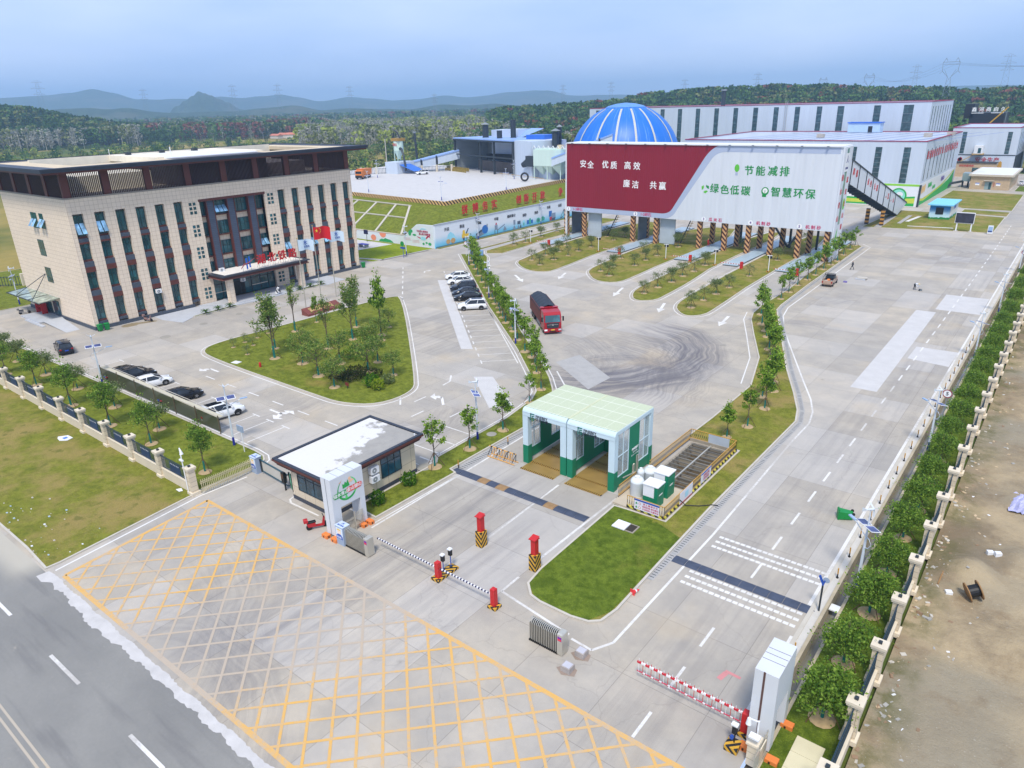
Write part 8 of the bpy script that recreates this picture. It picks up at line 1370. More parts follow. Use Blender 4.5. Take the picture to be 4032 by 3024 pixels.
# ================================================================ PEOPLE
SKN = mat('skin', c(196, 150, 124), .6, var=.04); HAIR = mat('black hair', c(24, 22, 22), .7)
def person(label, loc, rz, joints, top, legs, shoe=black, hat=None, held=None):
    t = thing('person', label, 'person', (0, 0, 0)); names = list(joints); V = [joints[k][0] for k in names]; RR = [joints[k][1] for k in names]
    E = [('pelvis', 'chest'), ('chest', 'neck'), ('neck', 'head'), ('head', 'crown')]+[e for s in 'lr' for e in (('pelvis', 'hip'+s), ('hip'+s, 'knee'+s), ('knee'+s, 'ankle'+s), ('ankle'+s, 'toe'+s), ('chest', 'sh'+s), ('sh'+s, 'el'+s), ('el'+s, 'wr'+s), ('wr'+s, 'hand'+s))]
    me = bpy.data.meshes.new('body'); me.from_pydata(V, [(names.index(a), names.index(b_)) for a, b_ in E], []); o = bpy.data.objects.new('body', me); C.objects.link(o)
    md = o.modifiers.new('s', 'SKIN'); me.skin_vertices[0].data[names.index('pelvis')].use_root = True
    for i, r in enumerate(RR): me.skin_vertices[0].data[i].radius = (r, r*.9)
    sb = o.modifiers.new('d', 'SUBSURF'); sb.levels = 1; sb.render_levels = 1
    dg = bpy.context.evaluated_depsgraph_get(); m2 = bpy.data.meshes.new_from_object(o.evaluated_get(dg)); bpy.data.objects.remove(o)
    for m in (top, legs, SKN, shoe, HAIR): m2.materials.append(m)
    ch = Vector(joints['chest'][0]); pv = Vector(joints['pelvis'][0]); hdv = Vector(joints['head'][0])
    for p in m2.polygons:
        q = p.center; best = min(names, key=lambda k: (Vector(joints[k][0])-q).length-joints[k][1])
        p.material_index = 4 if best == 'crown' else 2 if best in ('head', 'neck', 'handl', 'handr') else 3 if best[:3] in ('toe', 'ank') else 1 if best[:3] in ('hip', 'kne') or (best == 'pelvis' and (q-pv).dot((ch-pv)) < .06) else 0
        p.use_smooth = True
    b_ = bpy.data.objects.new('body', m2); C.objects.link(b_); b_.parent = t
    if hat: m_ = MB(); h = Vector(joints['crown'][0]); m_.lathe([(.14, -.02), (.13, .04), (.08, .1), (.01, .12)], hat, 10, Matrix.Translation(h-Vector((0, 0, .02)))); m_.build('helmet', t, True)
    t.location = loc; t.rotation_euler = (0, 0, rz); return t
def stand(step=.0, arm=.0, bend=0.):
    J = dict(pelvis=((0, 0, .95), .15), chest=((.02, 0, 1.32), .17), neck=((.03, 0, 1.5), .065), head=((.05, 0, 1.6), .095), crown=((.04, 0, 1.7), .09))
    for s, k in (('l', 1), ('r', -1)):
        J['hip'+s] = ((0, .1*k, .88), .1); J['knee'+s] = ((.06+step*.45*k, .1*k, .5), .07); J['ankle'+s] = ((step*k-.04*(k < 0), .1*k, .09), .05); J['toe'+s] = ((step*k+.15, .11*k, .05), .045)
        J['sh'+s] = ((0, .21*k, 1.4), .075); J['el'+s] = ((-.05-arm*.5*k, .27*k, 1.14), .055); J['wr'+s] = ((.08-arm*k, .26*k, .92), .042); J['hand'+s] = ((.1-arm*k, .26*k, .82), .04)
    return J
def bent():
    J = stand(.05, 0); a = rad(78); p0 = Vector((0, 0, .95))
    def rot(v): v = Vector(v)-p0; return tuple(p0+Vector((v.x*cos(a)+v.z*sin(a), v.y, -v.x*sin(a)+v.z*cos(a))))
    for k in ('chest', 'neck', 'head', 'crown', 'shl', 'shr'): J[k] = (rot(J[k][0]), J[k][1])
    for s, k in (('l', 1), ('r', -1)): sx = J['sh'+s][0]; J['el'+s] = ((sx[0]+.05, sx[1], sx[2]-.28), .055); J['wr'+s] = ((sx[0]+.16, sx[1]*.7, sx[2]-.5), .042); J['hand'+s] = ((sx[0]+.2, sx[1]*.5, sx[2]-.58), .04)
    return J
NVC = mat('navy clothing', c(34, 42, 58), .8); DKT = mat('dark trousers', c(30, 38, 52), .8)
person('man in dark clothes walking left on the open yard', (-31.4, 140.2, 0), rad(190), stand(.28, .2), NVC, DKT)
person('man in a white shirt bending over a tool on the open yard', (-19.3, 130.2, 0), rad(-25), bent(), mat('white shirt', c(216, 222, 228), .8), DKT, black, mat('straw hat', c(206, 186, 130), .8))
person('person in red overalls walking under the sign board', (-62.3, 146.6, .23), rad(-20), stand(.2, .15), mat('red overalls', c(176, 34, 44), .8), MC['red overalls'], black, mat('yellow helmet', c(220, 170, 90), .5))
person('person in dark clothes standing among saplings behind the second lane', (-71.3, 149.5, .1), rad(200), stand(.08, .05), NVC, DKT)
t = thing('cutting_machine', 'small dark hand machine on the ground before the bending man', 'tool', (-18.3, 129.8, 0)); m_ = MB(); m_.box(-18.55, -18.1, 129.6, 129.95, .05, .3, dgrey, ch=.04); m_.tube([(-18.5, 129.8, .3), (-18.9, 129.95, .55)], .02, grey, 5); m_.lathe([(.16, 0), (.16, .03)], grey, 12, Matrix.Translation((-18.15, 129.6, .16)) @ Matrix.Rotation(pi/2, 4, 'X')); m_.build('machine', t)
t = thing('panda_statue', 'black and white animal figure with bamboo leaves before the office porch', 'statue', (-107.4, 70, 0)); m_ = MB(); m_.tube([(-107.6, 69.4, .24), (-107.6, 69.5, .7), (-107.5, 69.6, 1.1)], [.3, .32, .22], white, 12); m_.tube([(-107.5, 69.6, 1.1), (-107.35, 69.6, 1.35)], [.22, .2], white, 12)
for s in (-1, 1): m_.tube([(-107.5, 69.5+s*.25, .9), (-107.2, 69.6+s*.3, .55)], [.13, .1], black, 8); m_.tube([(-107.4, 69.6+s*.16, 1.45), (-107.4, 69.6+s*.17, 1.55)], [.08, .05], black, 8)
m_.build('figure', t, True)
# ================================================================ VEGETATION
def leafmat(name, col, k=.5):
    b = NB(name); n = b.noise(b.P(), 2.2, 3.); o = b.n('Mix', {'data_type': 'RGBA', 'blend_type': 'MULTIPLY'}); o.inputs[0].default_value = 1; o.inputs[6].default_value = col; f_ = b.f('MULTIPLY_ADD', n, .8, .6); b.put(o.inputs[7], b.vec(f_, f_, f_))
    d = b.n('BsdfDiffuse', Color=o.outputs[2]); tr = b.n('BsdfTranslucent', Color=o.outputs[2]); ms = b.n('MixShader'); ms.inputs[0].default_value = k; b.put(ms.inputs[1], d); b.put(ms.inputs[2], tr); b.t.links.new(ms.outputs[0], b.t.nodes['Material Output'].inputs['Surface']); return b.m
LG3 = [leafmat('leaf mid green', c(128, 162, 56)), leafmat('leaf light green', c(172, 198, 84)), leafmat('leaf deep green', c(66, 102, 40))]
LD3 = [leafmat('dense leaf mid', c(118, 150, 60)), leafmat('dense leaf light', c(152, 180, 78)), leafmat('dense leaf deep', c(76, 110, 48))]
LO3 = [leafmat('olive leaf mid', c(124, 142, 88)), leafmat('olive leaf pale', c(158, 168, 118)), leafmat('olive leaf deep', c(86, 106, 60))]
LT3 = [leafmat('sparse leaf mid', c(124, 152, 74)), leafmat('sparse leaf yellow', c(168, 174, 94)), leafmat('sparse leaf deep', c(84, 116, 52))]
LB3 = [leafmat('shrub leaf mid', c(84, 132, 34)), leafmat('shrub leaf light', c(132, 172, 50)), leafmat('shrub leaf deep', c(50, 92, 26))]
LY3 = [leafmat('lime shrub leaf', c(146, 168, 36)), leafmat('lime shrub pale', c(180, 192, 70)), leafmat('lime shrub deep', c(100, 130, 30))]
LH3 = [leafmat('hedge leaf mid', c(62, 76, 40)), leafmat('hedge leaf brown', c(86, 78, 50)), leafmat('hedge leaf deep', c(40, 56, 28))]
def leaves(pts, sizes, mats, w, name, parent, flat=.0):
    n = len(pts); pts = np.asarray(pts); a = rng.normal(size=(n, 3)); a[:, 2] *= (1-flat); a /= np.linalg.norm(a, axis=1)[:, None]+1e-9; b_ = rng.normal(size=(n, 3)); b_ -= a*(a*b_).sum(1)[:, None]; b_ /= np.linalg.norm(b_, axis=1)[:, None]+1e-9
    s = np.asarray(sizes)[:, None]; q = np.stack([pts-a*s, pts+b_*s*.55, pts+a*s, pts-b_*s*.55], 1).reshape(-1, 3)
    me = bpy.data.meshes.new(name); me.vertices.add(4*n); me.vertices.foreach_set('co', q.ravel()); me.loops.add(4*n); me.loops.foreach_set('vertex_index', np.arange(4*n)); me.polygons.add(n); me.polygons.foreach_set('loop_start', np.arange(n)*4); me.polygons.foreach_set('loop_total', np.full(n, 4))
    for m in mats: me.materials.append(m)
    me.polygons.foreach_set('material_index', rng.choice(len(mats), n, p=w).astype(np.int32)); me.update(calc_edges=True); me.validate()
    o = bpy.data.objects.new(name, me); C.objects.link(o); o.parent = parent; return o
def tree_proto(name, h, th, nb, spread, elev, lmats, per, clump, lsize, stakes=True, wrap=1.0, r0=.07, sub=3, w=(.5, .25, .25), droop=0., mound=True, tipclump=0, weep=False):
    t = thing(name, 'x', 'tree'); R_ = random.Random(hash(name) % 1000+int(h*10)+nb); m_ = MB(); P, S_ = [], []
    top = h*.88; m_.tube([(0, 0, 0), (.02, .01, th), (.03*R_.uniform(-1, 1), .05*R_.uniform(-1, 1), th+(top-th)*.5), (.08*R_.uniform(-1, 1), .1*R_.uniform(-1, 1), top)], [r0, r0*.75, r0*.45, .012], trunkm, 6, cap=False)
    ends = [Vector((0, 0, top))]
    for i in range(nb):
        f_ = (i+.5)/nb; z = th*.85+(top-th)*.75*f_; a = i*2.4+R_.uniform(-.4, .4); L = spread*(1-.45*f_)*R_.uniform(.75, 1.15); e = elev+R_.uniform(-.15, .2)
        p0 = Vector((0, 0, z)); d = Vector((cos(a)*cos(e), sin(a)*cos(e), sin(e))); mid = p0+d*L*.5; end = p0+d*L+Vector((0, 0, -droop*L))
        m_.tube([p0, mid, end], [r0*.4, r0*.28, .012], trunkm, 4, cap=False); ends.append(end); ends.append(mid+(end-mid)*.4)
        for k in range(sub):
            b0 = p0+(end-p0)*R_.uniform(.35, .85); a2 = a+R_.uniform(-1.2, 1.2); e2 = e+R_.uniform(-.3, .4); e3 = b0+Vector((cos(a2)*cos(e2), sin(a2)*cos(e2), sin(e2)-droop))*L*R_.uniform(.3, .55); m_.tube([b0, e3], [r0*.18, .008], trunkm, 3, cap=False); ends.append(e3); ends.append((b0+e3)/2)
    m_.build('trunk', t)
    for e in ends:
        n = int(per*R_.uniform(.4, 1.5)); cr = clump*R_.uniform(.7, 1.3); g_ = rng.normal(size=(n, 3))*cr*.5; g_[:, 2] *= .7
        if weep: g_[:, 2] = -abs(g_[:, 2])*2.4
        P.append(np.array(e)+g_); S_.append(rng.uniform(.6, 1.3, n)*lsize)
    P = np.concatenate(P); P[:, 2] = np.maximum(P[:, 2], th*.55); leaves(P, np.concatenate(S_), lmats, w, 'crown', t)
    if wrap: m_ = MB(); m_.tube([(0, 0, .05), (.01, 0, wrap)], [r0*1.35, r0*1.2], wrapm, 7); m_.build('trunk_wrap', t)
    if stakes:
        for k in range(3): a = k*2.09+.5; m_ = MB(); m_.tube([(cos(a)*.85, sin(a)*.85, 0), (cos(a)*.07, sin(a)*.07, 1.25)], .028, stakem, 4); m_.build('stake', t)
    if mound: m_ = MB(); m_.lathe([(.62, .0), (.5, .07), (.2, .09)], mat('bare soil ring', c(170, 148, 112), .95, var=.2, scale=4.), 12); m_.build('soil_ring', t)
    return t
young = [tree_proto('young_tree', 5.2, 1.7, 9, 1.5, .85, LG3, 11, .26, .12, r0=.06), tree_proto('young_tree', 5.2, 1.9, 10, 1.35, .95, LG3, 10, .26, .125, r0=.06), tree_proto('young_tree', 5.2, 1.6, 11, 1.35, .85, LG3, 17, .3, .12, r0=.065)]
sap = [tree_proto('sapling', 3., 1.15, 8, 1.25, .55, LO3, 17, .45, .075, wrap=.55, r0=.045, droop=.15), tree_proto('sapling', 3., 1.2, 7, 1.35, .5, LO3, 13, .5, .075, wrap=.6, r0=.045, droop=.25), tree_proto('sapling', 3., 1.1, 9, 1.2, .6, LO3, 24, .5, .08, wrap=.6, r0=.05)]
rnd = [tree_proto('round_tree', 3.3, 1.0, 14, 1.3, .45, LD3, 30, .55, .085, wrap=.55, r0=.06, sub=4), tree_proto('round_tree', 3.3, 1.0, 13, 1.3, .4, LD3, 26, .6, .085, wrap=.55, r0=.06, sub=4)]
tall = [tree_proto('slender_tree', 8.6, 2.6, 13, 2.7, 1.15, LT3, 10, .45, .13, wrap=1.5, r0=.1, sub=4), tree_proto('slender_tree', 8.6, 2.4, 14, 2.6, 1.1, LT3, 15, .45, .13, wrap=1.5, r0=.1, sub=4), tree_proto('slender_tree', 8.6, 3., 12, 2.5, 1.2, LT3, 6, .4, .13, wrap=1.6, r0=.1, sub=4)]
leafy = [tree_proto('leafy_tree', 5.6, 1.9, 13, 1.25, .7, LD3, 18, .42, .1, wrap=1.1, r0=.065, sub=3), tree_proto('leafy_tree', 5.6, 1.8, 12, 1.3, .65, LD3, 14, .45, .1, wrap=1.1, r0=.065, sub=3)]
wide = [tree_proto('spreading_tree', 4.2, 1.3, 12, 1.8, .5, LT3, 9, .5, .1, wrap=1., r0=.07, sub=4), tree_proto('spreading_tree', 4.2, 1.3, 12, 1.6, .5, LT3, 12, .5, .1, wrap=1., r0=.07, sub=4)]
def plant(protos, rows, group, h0):
    for i, (x, y, h, lb) in enumerate(rows):
        p = protos[i % len(protos)]; s = h/h0; dup(p, (x, y, .1), rng.uniform(0, 6.3), (s*rng.uniform(.92, 1.08), s*rng.uniform(.92, 1.08), s), lb, group)
CS = [(-91.5, 103.6, 5.6), (-94.5, 106.5, 5.9), (-97.5, 109.3, 5.8), (-99.5, 111.6, 5.6), (-96, 108.9, 5.2), (-87.2, 99.4, 5.6), (-83.2, 95.8, 4.6), (-79.9, 92.9, 4.6), (-77, 90.4, 5), (-71.6, 85.5, 5.4), (-74.2, 87.9, 5), (-69.6, 84, 4.8), (-67.8, 82, 5.1), (-65.6, 80, 5.2), (-63.5, 78.1, 5.7), (-61.2, 76.7, 5), (-60, 75.4, 5.4), (-57.1, 72.6, 5.3), (-53.2, 69.2, 5.8), (-51.2, 68, 5.4), (-49.2, 66, 4.8), (-47.4, 63.8, 4.6), (-43.8, 59.8, 5.1)]
CS = sorted(CS, key=lambda p: p[1])
plant(young, [(x, y, h, f'young tree, {ORD[i]} from the near end of the strip between parking bays and truck yard') for i, (x, y, h) in enumerate(CS)], 'young trees in the strip between bays and truck yard', 5.2)
plant(young, [(-40.75, 39.5, 5.6, 'young tree with sparse bunched leaves nearest the gatehouse'), (-40.55, 44, 5.0, 'young tree second from the gatehouse in the kerb strip'), (-40.6, 49, 5.0, 'young tree third from the gatehouse in the kerb strip'), (-42.6, 56.0, 4.0, 'small young tree at the bend of the kerb strip behind the washing bay')], 'young trees right of the gatehouse', 5.2)
RS = [(-36.9, 164.2, 4.6), (-36.7, 159.4, 4.4), (-36.2, 152.7, 5.6), (-35.6, 146, 5.9), (-35.7, 142.2, 5.8), (-35.7, 137.5, 5.6), (-35.5, 132.1, 5.3), (-35.6, 127.8, 5), (-35.7, 122.8, 5), (-35.4, 117.4, 5.2), (-35, 112.5, 4.8), (-34.4, 102.3, 5.6), (-32.6, 97.6, 5.9), (-31, 94.6, 5.2), (-30, 92.2, 5), (-27.9, 87.3, 5.6), (-26.2, 84, 5.2), (-26.9, 86, 4.6), (-22.7, 73.8, 5.5), (-23.6, 76.6, 5), (-23, 71.5, 4.6), (-21.7, 68.6, 4.9), (-21.5, 63.4, 4.8), (-22.2, 60, 4.1)]
RS = sorted(RS, key=lambda p: p[1])
plant([young[2], young[1], young[2], young[0]], [(x, y, h, f'young tree, {ORD[i]} from the near end of the long strip left of the exit road') for i, (x, y, h) in enumerate(RS)], 'young trees in the strip left of the exit road', 5.2)
IS = {'first': [(-87, 116), (-82.9, 113.2), (-87.6, 121.7), (-83.4, 118.8), (-83.3, 123.8), (-84.1, 129), (-84.2, 134.3), (-87.3, 126.3), (-88, 147.3), (-84.3, 144.2), (-84.4, 149.5), (-90, 133)], 'second': [(-69.7, 114.7), (-66.4, 112.2), (-69.8, 119.4), (-66.7, 122.4), (-67.3, 128), (-67.5, 133.2), (-68, 143.9), (-70.5, 148.5), (-72.5, 127), (-71, 134)], 'third': [(-54.8, 104.1), (-54.8, 109), (-54.6, 113.8), (-55, 119), (-54.9, 123.6), (-55.4, 129.6), (-56, 150), (-56.2, 160)], 'fourth': [(-44.6, 100.2), (-44.8, 105.3), (-44.8, 110.1), (-44.7, 115.3), (-45, 125.2), (-45.5, 141.2), (-46.4, 155), (-46.8, 163)], 'leftmost': [(-100.6, 127.5), (-100.2, 131.4), (-101.3, 139), (-102.2, 147)]}
for k, L in IS.items():
    L = sorted(L, key=lambda p: p[1]); where = 'in the strip left of the weighbridge lanes' if k == 'leftmost' else f'on the {k} weighbridge island from the left'
    plant(sap, [(x, y, 3.0*rng.uniform(.88, 1.1), f'thin olive sapling, {ORD[i]} from the near end {where}') for i, (x, y) in enumerate(L)], 'thin saplings on the weighbridge islands', 3.)
LA = [(-101.8, 25.9, 5.6), (-108.5, 26, 5.5), (-94.3, 26.6, 5.5), (-83.8, 26.3, 6.3), (-74.5, 26.4, 6.1), (-66.7, 26.8, 5.9), (-56.9, 26.8, 5.7)]; LA.sort(key=lambda p: -p[0])
plant(leafy, [(x, y, h, f'leafy tree, {ORD[i]} from the gate in the lawn row along the left stone wall') for i, (x, y, h) in enumerate(LA)], 'leafy trees along the left stone wall', 5.6)
LB = [(-112, 29, 3.3), (-106.4, 28.8, 3.4), (-97.4, 28.8, 3.4), (-88.8, 29, 3.3), (-79.3, 29, 3.3), (-69.4, 29, 3.4)]; LB.sort(key=lambda p: -p[0])
plant([sap[2]], [(x, y, h, f'small thin tree, {ORD[i]} from the gate in the lawn row beside the olive screen') for i, (x, y, h) in enumerate(LB)], 'small trees along the olive screen', 3.)
RF = [(-5.2, 31.3, 3.6), (-5.4, 36, 3.4), (-5.3, 41.3, 3.5), (-5.35, 46.3, 3.1), (-5.4, 51.4, 3.1), (-5.3, 56.2, 3.2), (-5.4, 61, 3.0), (-5.4, 66, 3.), (-5.5, 70.5, 2.9), (-5.4, 75.3, 2.9), (-5.4, 80, 2.9), (-5.4, 85, 2.9), (-5.4, 90, 2.9), (-5.4, 95, 3), (-5.4, 100, 3), (-5.4, 106, 3), (-5.4, 112, 3), (-5.4, 119, 3), (-5.4, 127, 3), (-5.4, 136, 3), (-5.4, 146, 3)]
plant(rnd, [(x, y, h, f'dense round tree, {ORD[i]} from the near end beside the right boundary wall') for i, (x, y, h) in enumerate(RF)], 'round trees beside the right boundary wall', 3.3)
TI = [(tall[1], -78.5, 48.9, 9.8, 'slender tree with leafy base nearest the office side tip of the triangular lawn'), (tall[0], -82, 51.4, 7.6, 'slender tree just behind the one nearest the tip of the triangular lawn'), (tall[2], -86.4, 57.8, 8.4, 'nearly bare slender tree by the stone sign'), (tall[0], -80.5, 64.3, 8.6, 'slender tree at the far edge of the triangular lawn behind the sign'), (tall[1], -76.3, 60, 8.7, 'tallest slender tree in the middle of the triangular lawn'), (young[2], -74.3, 63.5, 10.2, 'tall upright tree at the far corner of the triangular lawn'), (tall[2], -75.9, 55.5, 8.2, 'bare slender tree in the centre of the triangular lawn'), (young[2], -87.6, 62.5, 5.0, 'short leafy tree at the right of the stone sign')]
for p, x, y, h, lb in TI: s = h/(8.6 if p in tall else 5.2); dup(p, (x, y, .1), rng.uniform(0, 6), (s*(1 if p in tall else .6), s*(1 if p in tall else .6), s), lb, 'tall slender trees on the triangular lawn')
TW_ = [(-69.8, 52.5, 5.3), (-73.8, 49.8, 5.4), (-68.4, 48.1, 5.5), (-63.8, 46.8, 4.6), (-64.6, 52.6, 5.4), (-70.6, 58.4, 4.6), (-76.4, 66.9, 3.5), (-61.1, 53.5, 3.9), (-66.2, 55.6, 4.4), (-72.5, 62, 4.2)]
for i, (x, y, h) in enumerate(TW_): s = h/4.2; dup(wide[i % 2], (x, y, .1), rng.uniform(0, 6), s*.95, ['spreading tree left of the centre of the triangular lawn', 'bushy tree toward the car lane in the triangular lawn', 'bushy tree with clear green wrap near the car lane side', 'bushy tree nearest the car lane bend of the triangular lawn', 'spreading tree above the dark hedge of the triangular lawn', 'spreading tree in the upper middle of the triangular lawn', 'small spreading tree at the upper right of the triangular lawn', 'low spreading tree near the bay side of the triangular lawn', 'spreading tree on the right side of the triangular lawn above the low one', 'small spreading tree toward the far corner of the triangular lawn'][i], 'spreading trees on the triangular lawn')
for i, (x, y) in enumerate(((-87.3, 48.4), (-88, 50.6), (-85.8, 50.5), (-88.4, 52.8), (-83, 47.8), (-89, 55))): dup(sap[1], (x, y, .1), rng.uniform(0, 6), .52, f'tiny bare sapling, {ORD[i]} of six at the office end of the triangular lawn', 'tiny saplings on the triangular lawn')
for p in young+sap+rnd+tall+leafy+wide: purge(p)
def bush(name, label, x, y, rx, rz_, lm, n, ls, zc=None, group=None, wts=(.5, .25, .25), z0=.1):
    t = thing(name, label, 'shrub', (x, y, z0), 0, group); m_ = MB()
    for k in range(6): a = k*1.05; m_.tube([(x, y, z0), (x+cos(a)*rx*.5, y+sin(a)*rx*.5, z0+rz_*1.1)], [.03, .01], trunkm, 4, cap=False)
    m_.build('stem', t); v = rng.normal(size=(n, 3)); v /= np.linalg.norm(v, axis=1)[:, None]; v *= rng.uniform(.45, 1.05, n)[:, None]**.5; v = v*np.array([rx, rx, rz_])*(1+.16*np.sin(v[:, :1]*9+v[:, 1:2]*7)); v[:, 2] = np.maximum(v[:, 2], -rz_*.9); leaves(v+np.array([0, 0, rz_*.95]), rng.uniform(.6, 1.3, n)*ls, lm, wts, 'crown', t)
bush('shrub', 'round bright shrub in the grass strip by the emblem gate tower', -40.1, 32.2, .62, .62, LB3, 1500, .07, None, 'round shrubs beside the gatehouse'); bush('shrub', 'round bright shrub in the grass strip farther along the gatehouse wall', -40.3, 35.9, .68, .62, LB3, 1500, .07, None, 'round shrubs beside the gatehouse')
bush('shrub', 'round green shrub at the bay corner of the triangular lawn', -60.4, 49.5, .95, .8, LB3, 1200, .09); bush('shrub', 'round lime yellow shrub beside the green one on the triangular lawn', -59.1, 49.3, .75, .65, LY3, 1000, .09); bush('shrub', 'olive shrub behind the lime yellow one on the triangular lawn', -59.6, 51.3, .8, .6, LO3, 800, .09)
for i, (x, y, r) in enumerate(((-66, 49.2, 1.6), (-64.2, 49.6, 1.5), (-62.8, 51.6, 1.4), (-65.3, 51.2, 1.5))): bush('hedge_shrub', f'dark brownish hedge mound, {ORD[i]} from the left on the triangular lawn', x, y, r, .45, LH3, 800, .1, None, 'dark hedge mounds on the triangular lawn')
for i, (x, y, r) in enumerate(((-71.2, 55.2, 1.7), (-69, 55.6, 1.6), (-72.2, 57.3, 1.4), (-77.5, 61.5, 1.3), (-74, 61, 1.2))): bush('hedge_shrub', f'low green hedge mound, {ORD[i]} from the centre of the triangular lawn', x, y, r, .3, LD3, 600, .1, None, 'green hedge mounds on the triangular lawn')
def cycad():
    t = thing('cycad', 'x', 'cycad'); m_ = MB(); m_.tube([(0, 0, 0), (0, 0, .3)], [.16, .14], trunkm, 8); m_.build('trunk', t); m_ = MB(); G = LD3[2]
    for k in range(22):
        a = k*2.4; e = .35+.8*(k/22); pts = []
        for j in range(6): u = j/5; pts.append(Vector((cos(a)*.95*u*cos(e*(1-.3*u)), sin(a)*.95*u*cos(e*(1-.3*u)), .3+.95*u*sin(e)-.45*u*u)))
        for p, q in zip(pts[:-1], pts[1:]): s_ = Vector((-sin(a), cos(a), 0))*.085; m_.add([tuple(p-s_), tuple(q-s_*.8), tuple(q+s_*.8), tuple(p+s_)], [(0, 1, 2, 3)], G)
    m_.build('crown', t); return t
cy = cycad()
for i, (x, y) in enumerate(((-106.8, 55.6), (-107, 57.9), (-107, 60), (-107.3, 74), (-107.2, 76.2), (-107.2, 78.5))): dup(cy, (x, y, .12), i*1.1, 1., f'cycad palm, {ORD[i]} from the left before the office', 'cycads before the office')
purge(cy)
# ---------------- hills, woods and fields beyond
def pol(az, d): return d*sin(rad(az)), d*cos(rad(az))
HN = np.random.default_rng(3); _ph = HN.uniform(0, 6.3, (6, 2)); _fr = HN.uniform(.6, 2.2, (6, 2))
def wob(x, y, s): return sum(math.sin(x/s*_fr[i, 0]+_ph[i, 0])*math.cos(y/s*_fr[i, 1]+_ph[i, 1]) for i in range(6))/3
def interp(P, a):
    if a <= P[0][0]: return P[0][1]
    for (a0, z0), (a1, z1) in zip(P[:-1], P[1:]):
        if a <= a1: t = (a-a0)/(a1-a0); t = t*t*(3-2*t); return z0+(z1-z0)*t
    return P[-1][1]
HILLS = {}
def hill(P, D, depth, m, amp, na=240, nd=14, base=-.5):
    a0, a1 = P[0][0], P[-1][0]; mb = MB(); vs = []
    def hz(az, d):
        v = (d-(D-depth))/(2*depth); s_ = max(0., sin(pi*min(1, max(0, v))))**1.25; edge = min(1, (az-a0)/1.2, (a1-az)/1.2); edge = max(0, edge); x, y = pol(az, d)
        return base+max(0, interp(P, az)*s_*edge+amp*wob(x, y, depth*.22)*s_*edge)
    for i in range(na+1):
        for j in range(nd+1): az = a0+(a1-a0)*i/na; d = D-depth+2*depth*j/nd; x, y = pol(az, d); vs.append((x, y, hz(az, d)))
    mb.add(vs, [(i*(nd+1)+j, (i+1)*(nd+1)+j, (i+1)*(nd+1)+j+1, i*(nd+1)+j+1) for i in range(na) for j in range(nd)], m); st('hills', mb, True); return hz
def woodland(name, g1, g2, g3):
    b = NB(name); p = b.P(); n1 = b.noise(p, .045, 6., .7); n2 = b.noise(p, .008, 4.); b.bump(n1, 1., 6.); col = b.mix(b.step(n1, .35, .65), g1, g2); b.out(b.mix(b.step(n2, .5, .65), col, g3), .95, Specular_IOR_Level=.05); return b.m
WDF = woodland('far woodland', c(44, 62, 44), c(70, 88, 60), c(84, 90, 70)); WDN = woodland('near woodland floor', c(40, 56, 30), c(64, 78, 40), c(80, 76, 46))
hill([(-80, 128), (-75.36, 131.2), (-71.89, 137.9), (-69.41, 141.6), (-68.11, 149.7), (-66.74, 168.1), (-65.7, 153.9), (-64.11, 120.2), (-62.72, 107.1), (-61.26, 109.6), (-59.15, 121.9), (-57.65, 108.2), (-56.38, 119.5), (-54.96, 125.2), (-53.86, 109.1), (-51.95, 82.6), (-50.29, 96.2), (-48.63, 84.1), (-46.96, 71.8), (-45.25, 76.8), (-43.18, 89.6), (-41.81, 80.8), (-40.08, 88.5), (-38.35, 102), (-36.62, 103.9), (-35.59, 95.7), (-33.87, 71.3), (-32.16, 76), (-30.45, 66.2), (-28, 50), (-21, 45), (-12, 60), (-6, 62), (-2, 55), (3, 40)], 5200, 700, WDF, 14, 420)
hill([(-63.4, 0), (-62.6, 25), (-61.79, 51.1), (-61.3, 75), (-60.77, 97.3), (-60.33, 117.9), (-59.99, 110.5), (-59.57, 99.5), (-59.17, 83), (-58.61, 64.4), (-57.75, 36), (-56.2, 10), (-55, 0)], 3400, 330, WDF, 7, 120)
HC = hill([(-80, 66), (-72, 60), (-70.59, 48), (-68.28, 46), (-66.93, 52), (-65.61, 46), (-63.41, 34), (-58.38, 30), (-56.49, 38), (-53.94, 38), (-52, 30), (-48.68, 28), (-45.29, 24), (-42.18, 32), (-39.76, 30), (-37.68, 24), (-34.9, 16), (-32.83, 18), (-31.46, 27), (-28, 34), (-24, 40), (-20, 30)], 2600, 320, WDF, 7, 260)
HL = hill([(-84, 34), (-76.5, 34), (-72, 31), (-71.07, 30), (-69.87, 26), (-68.91, 21), (-67.64, 16), (-65, 8), (-62, 0)], 1000, 160, WDN, 1.5, 120)
HR = hill([(-41, 6), (-39.08, 14), (-36.64, 15), (-33.87, 17), (-31.81, 20), (-30.11, 22), (-28.1, 25), (-25.78, 26), (-23.19, 27.5), (-20.97, 29), (-18.51, 30), (-16.69, 28), (-14.93, 27.5), (-12.63, 24), (-10.98, 24), (-9.09, 22), (-7.25, 19), (-5.78, 20), (-4.54, 21), (-1.36, 23), (3, 18)], 850, 240, WDN, 1.5, 240)
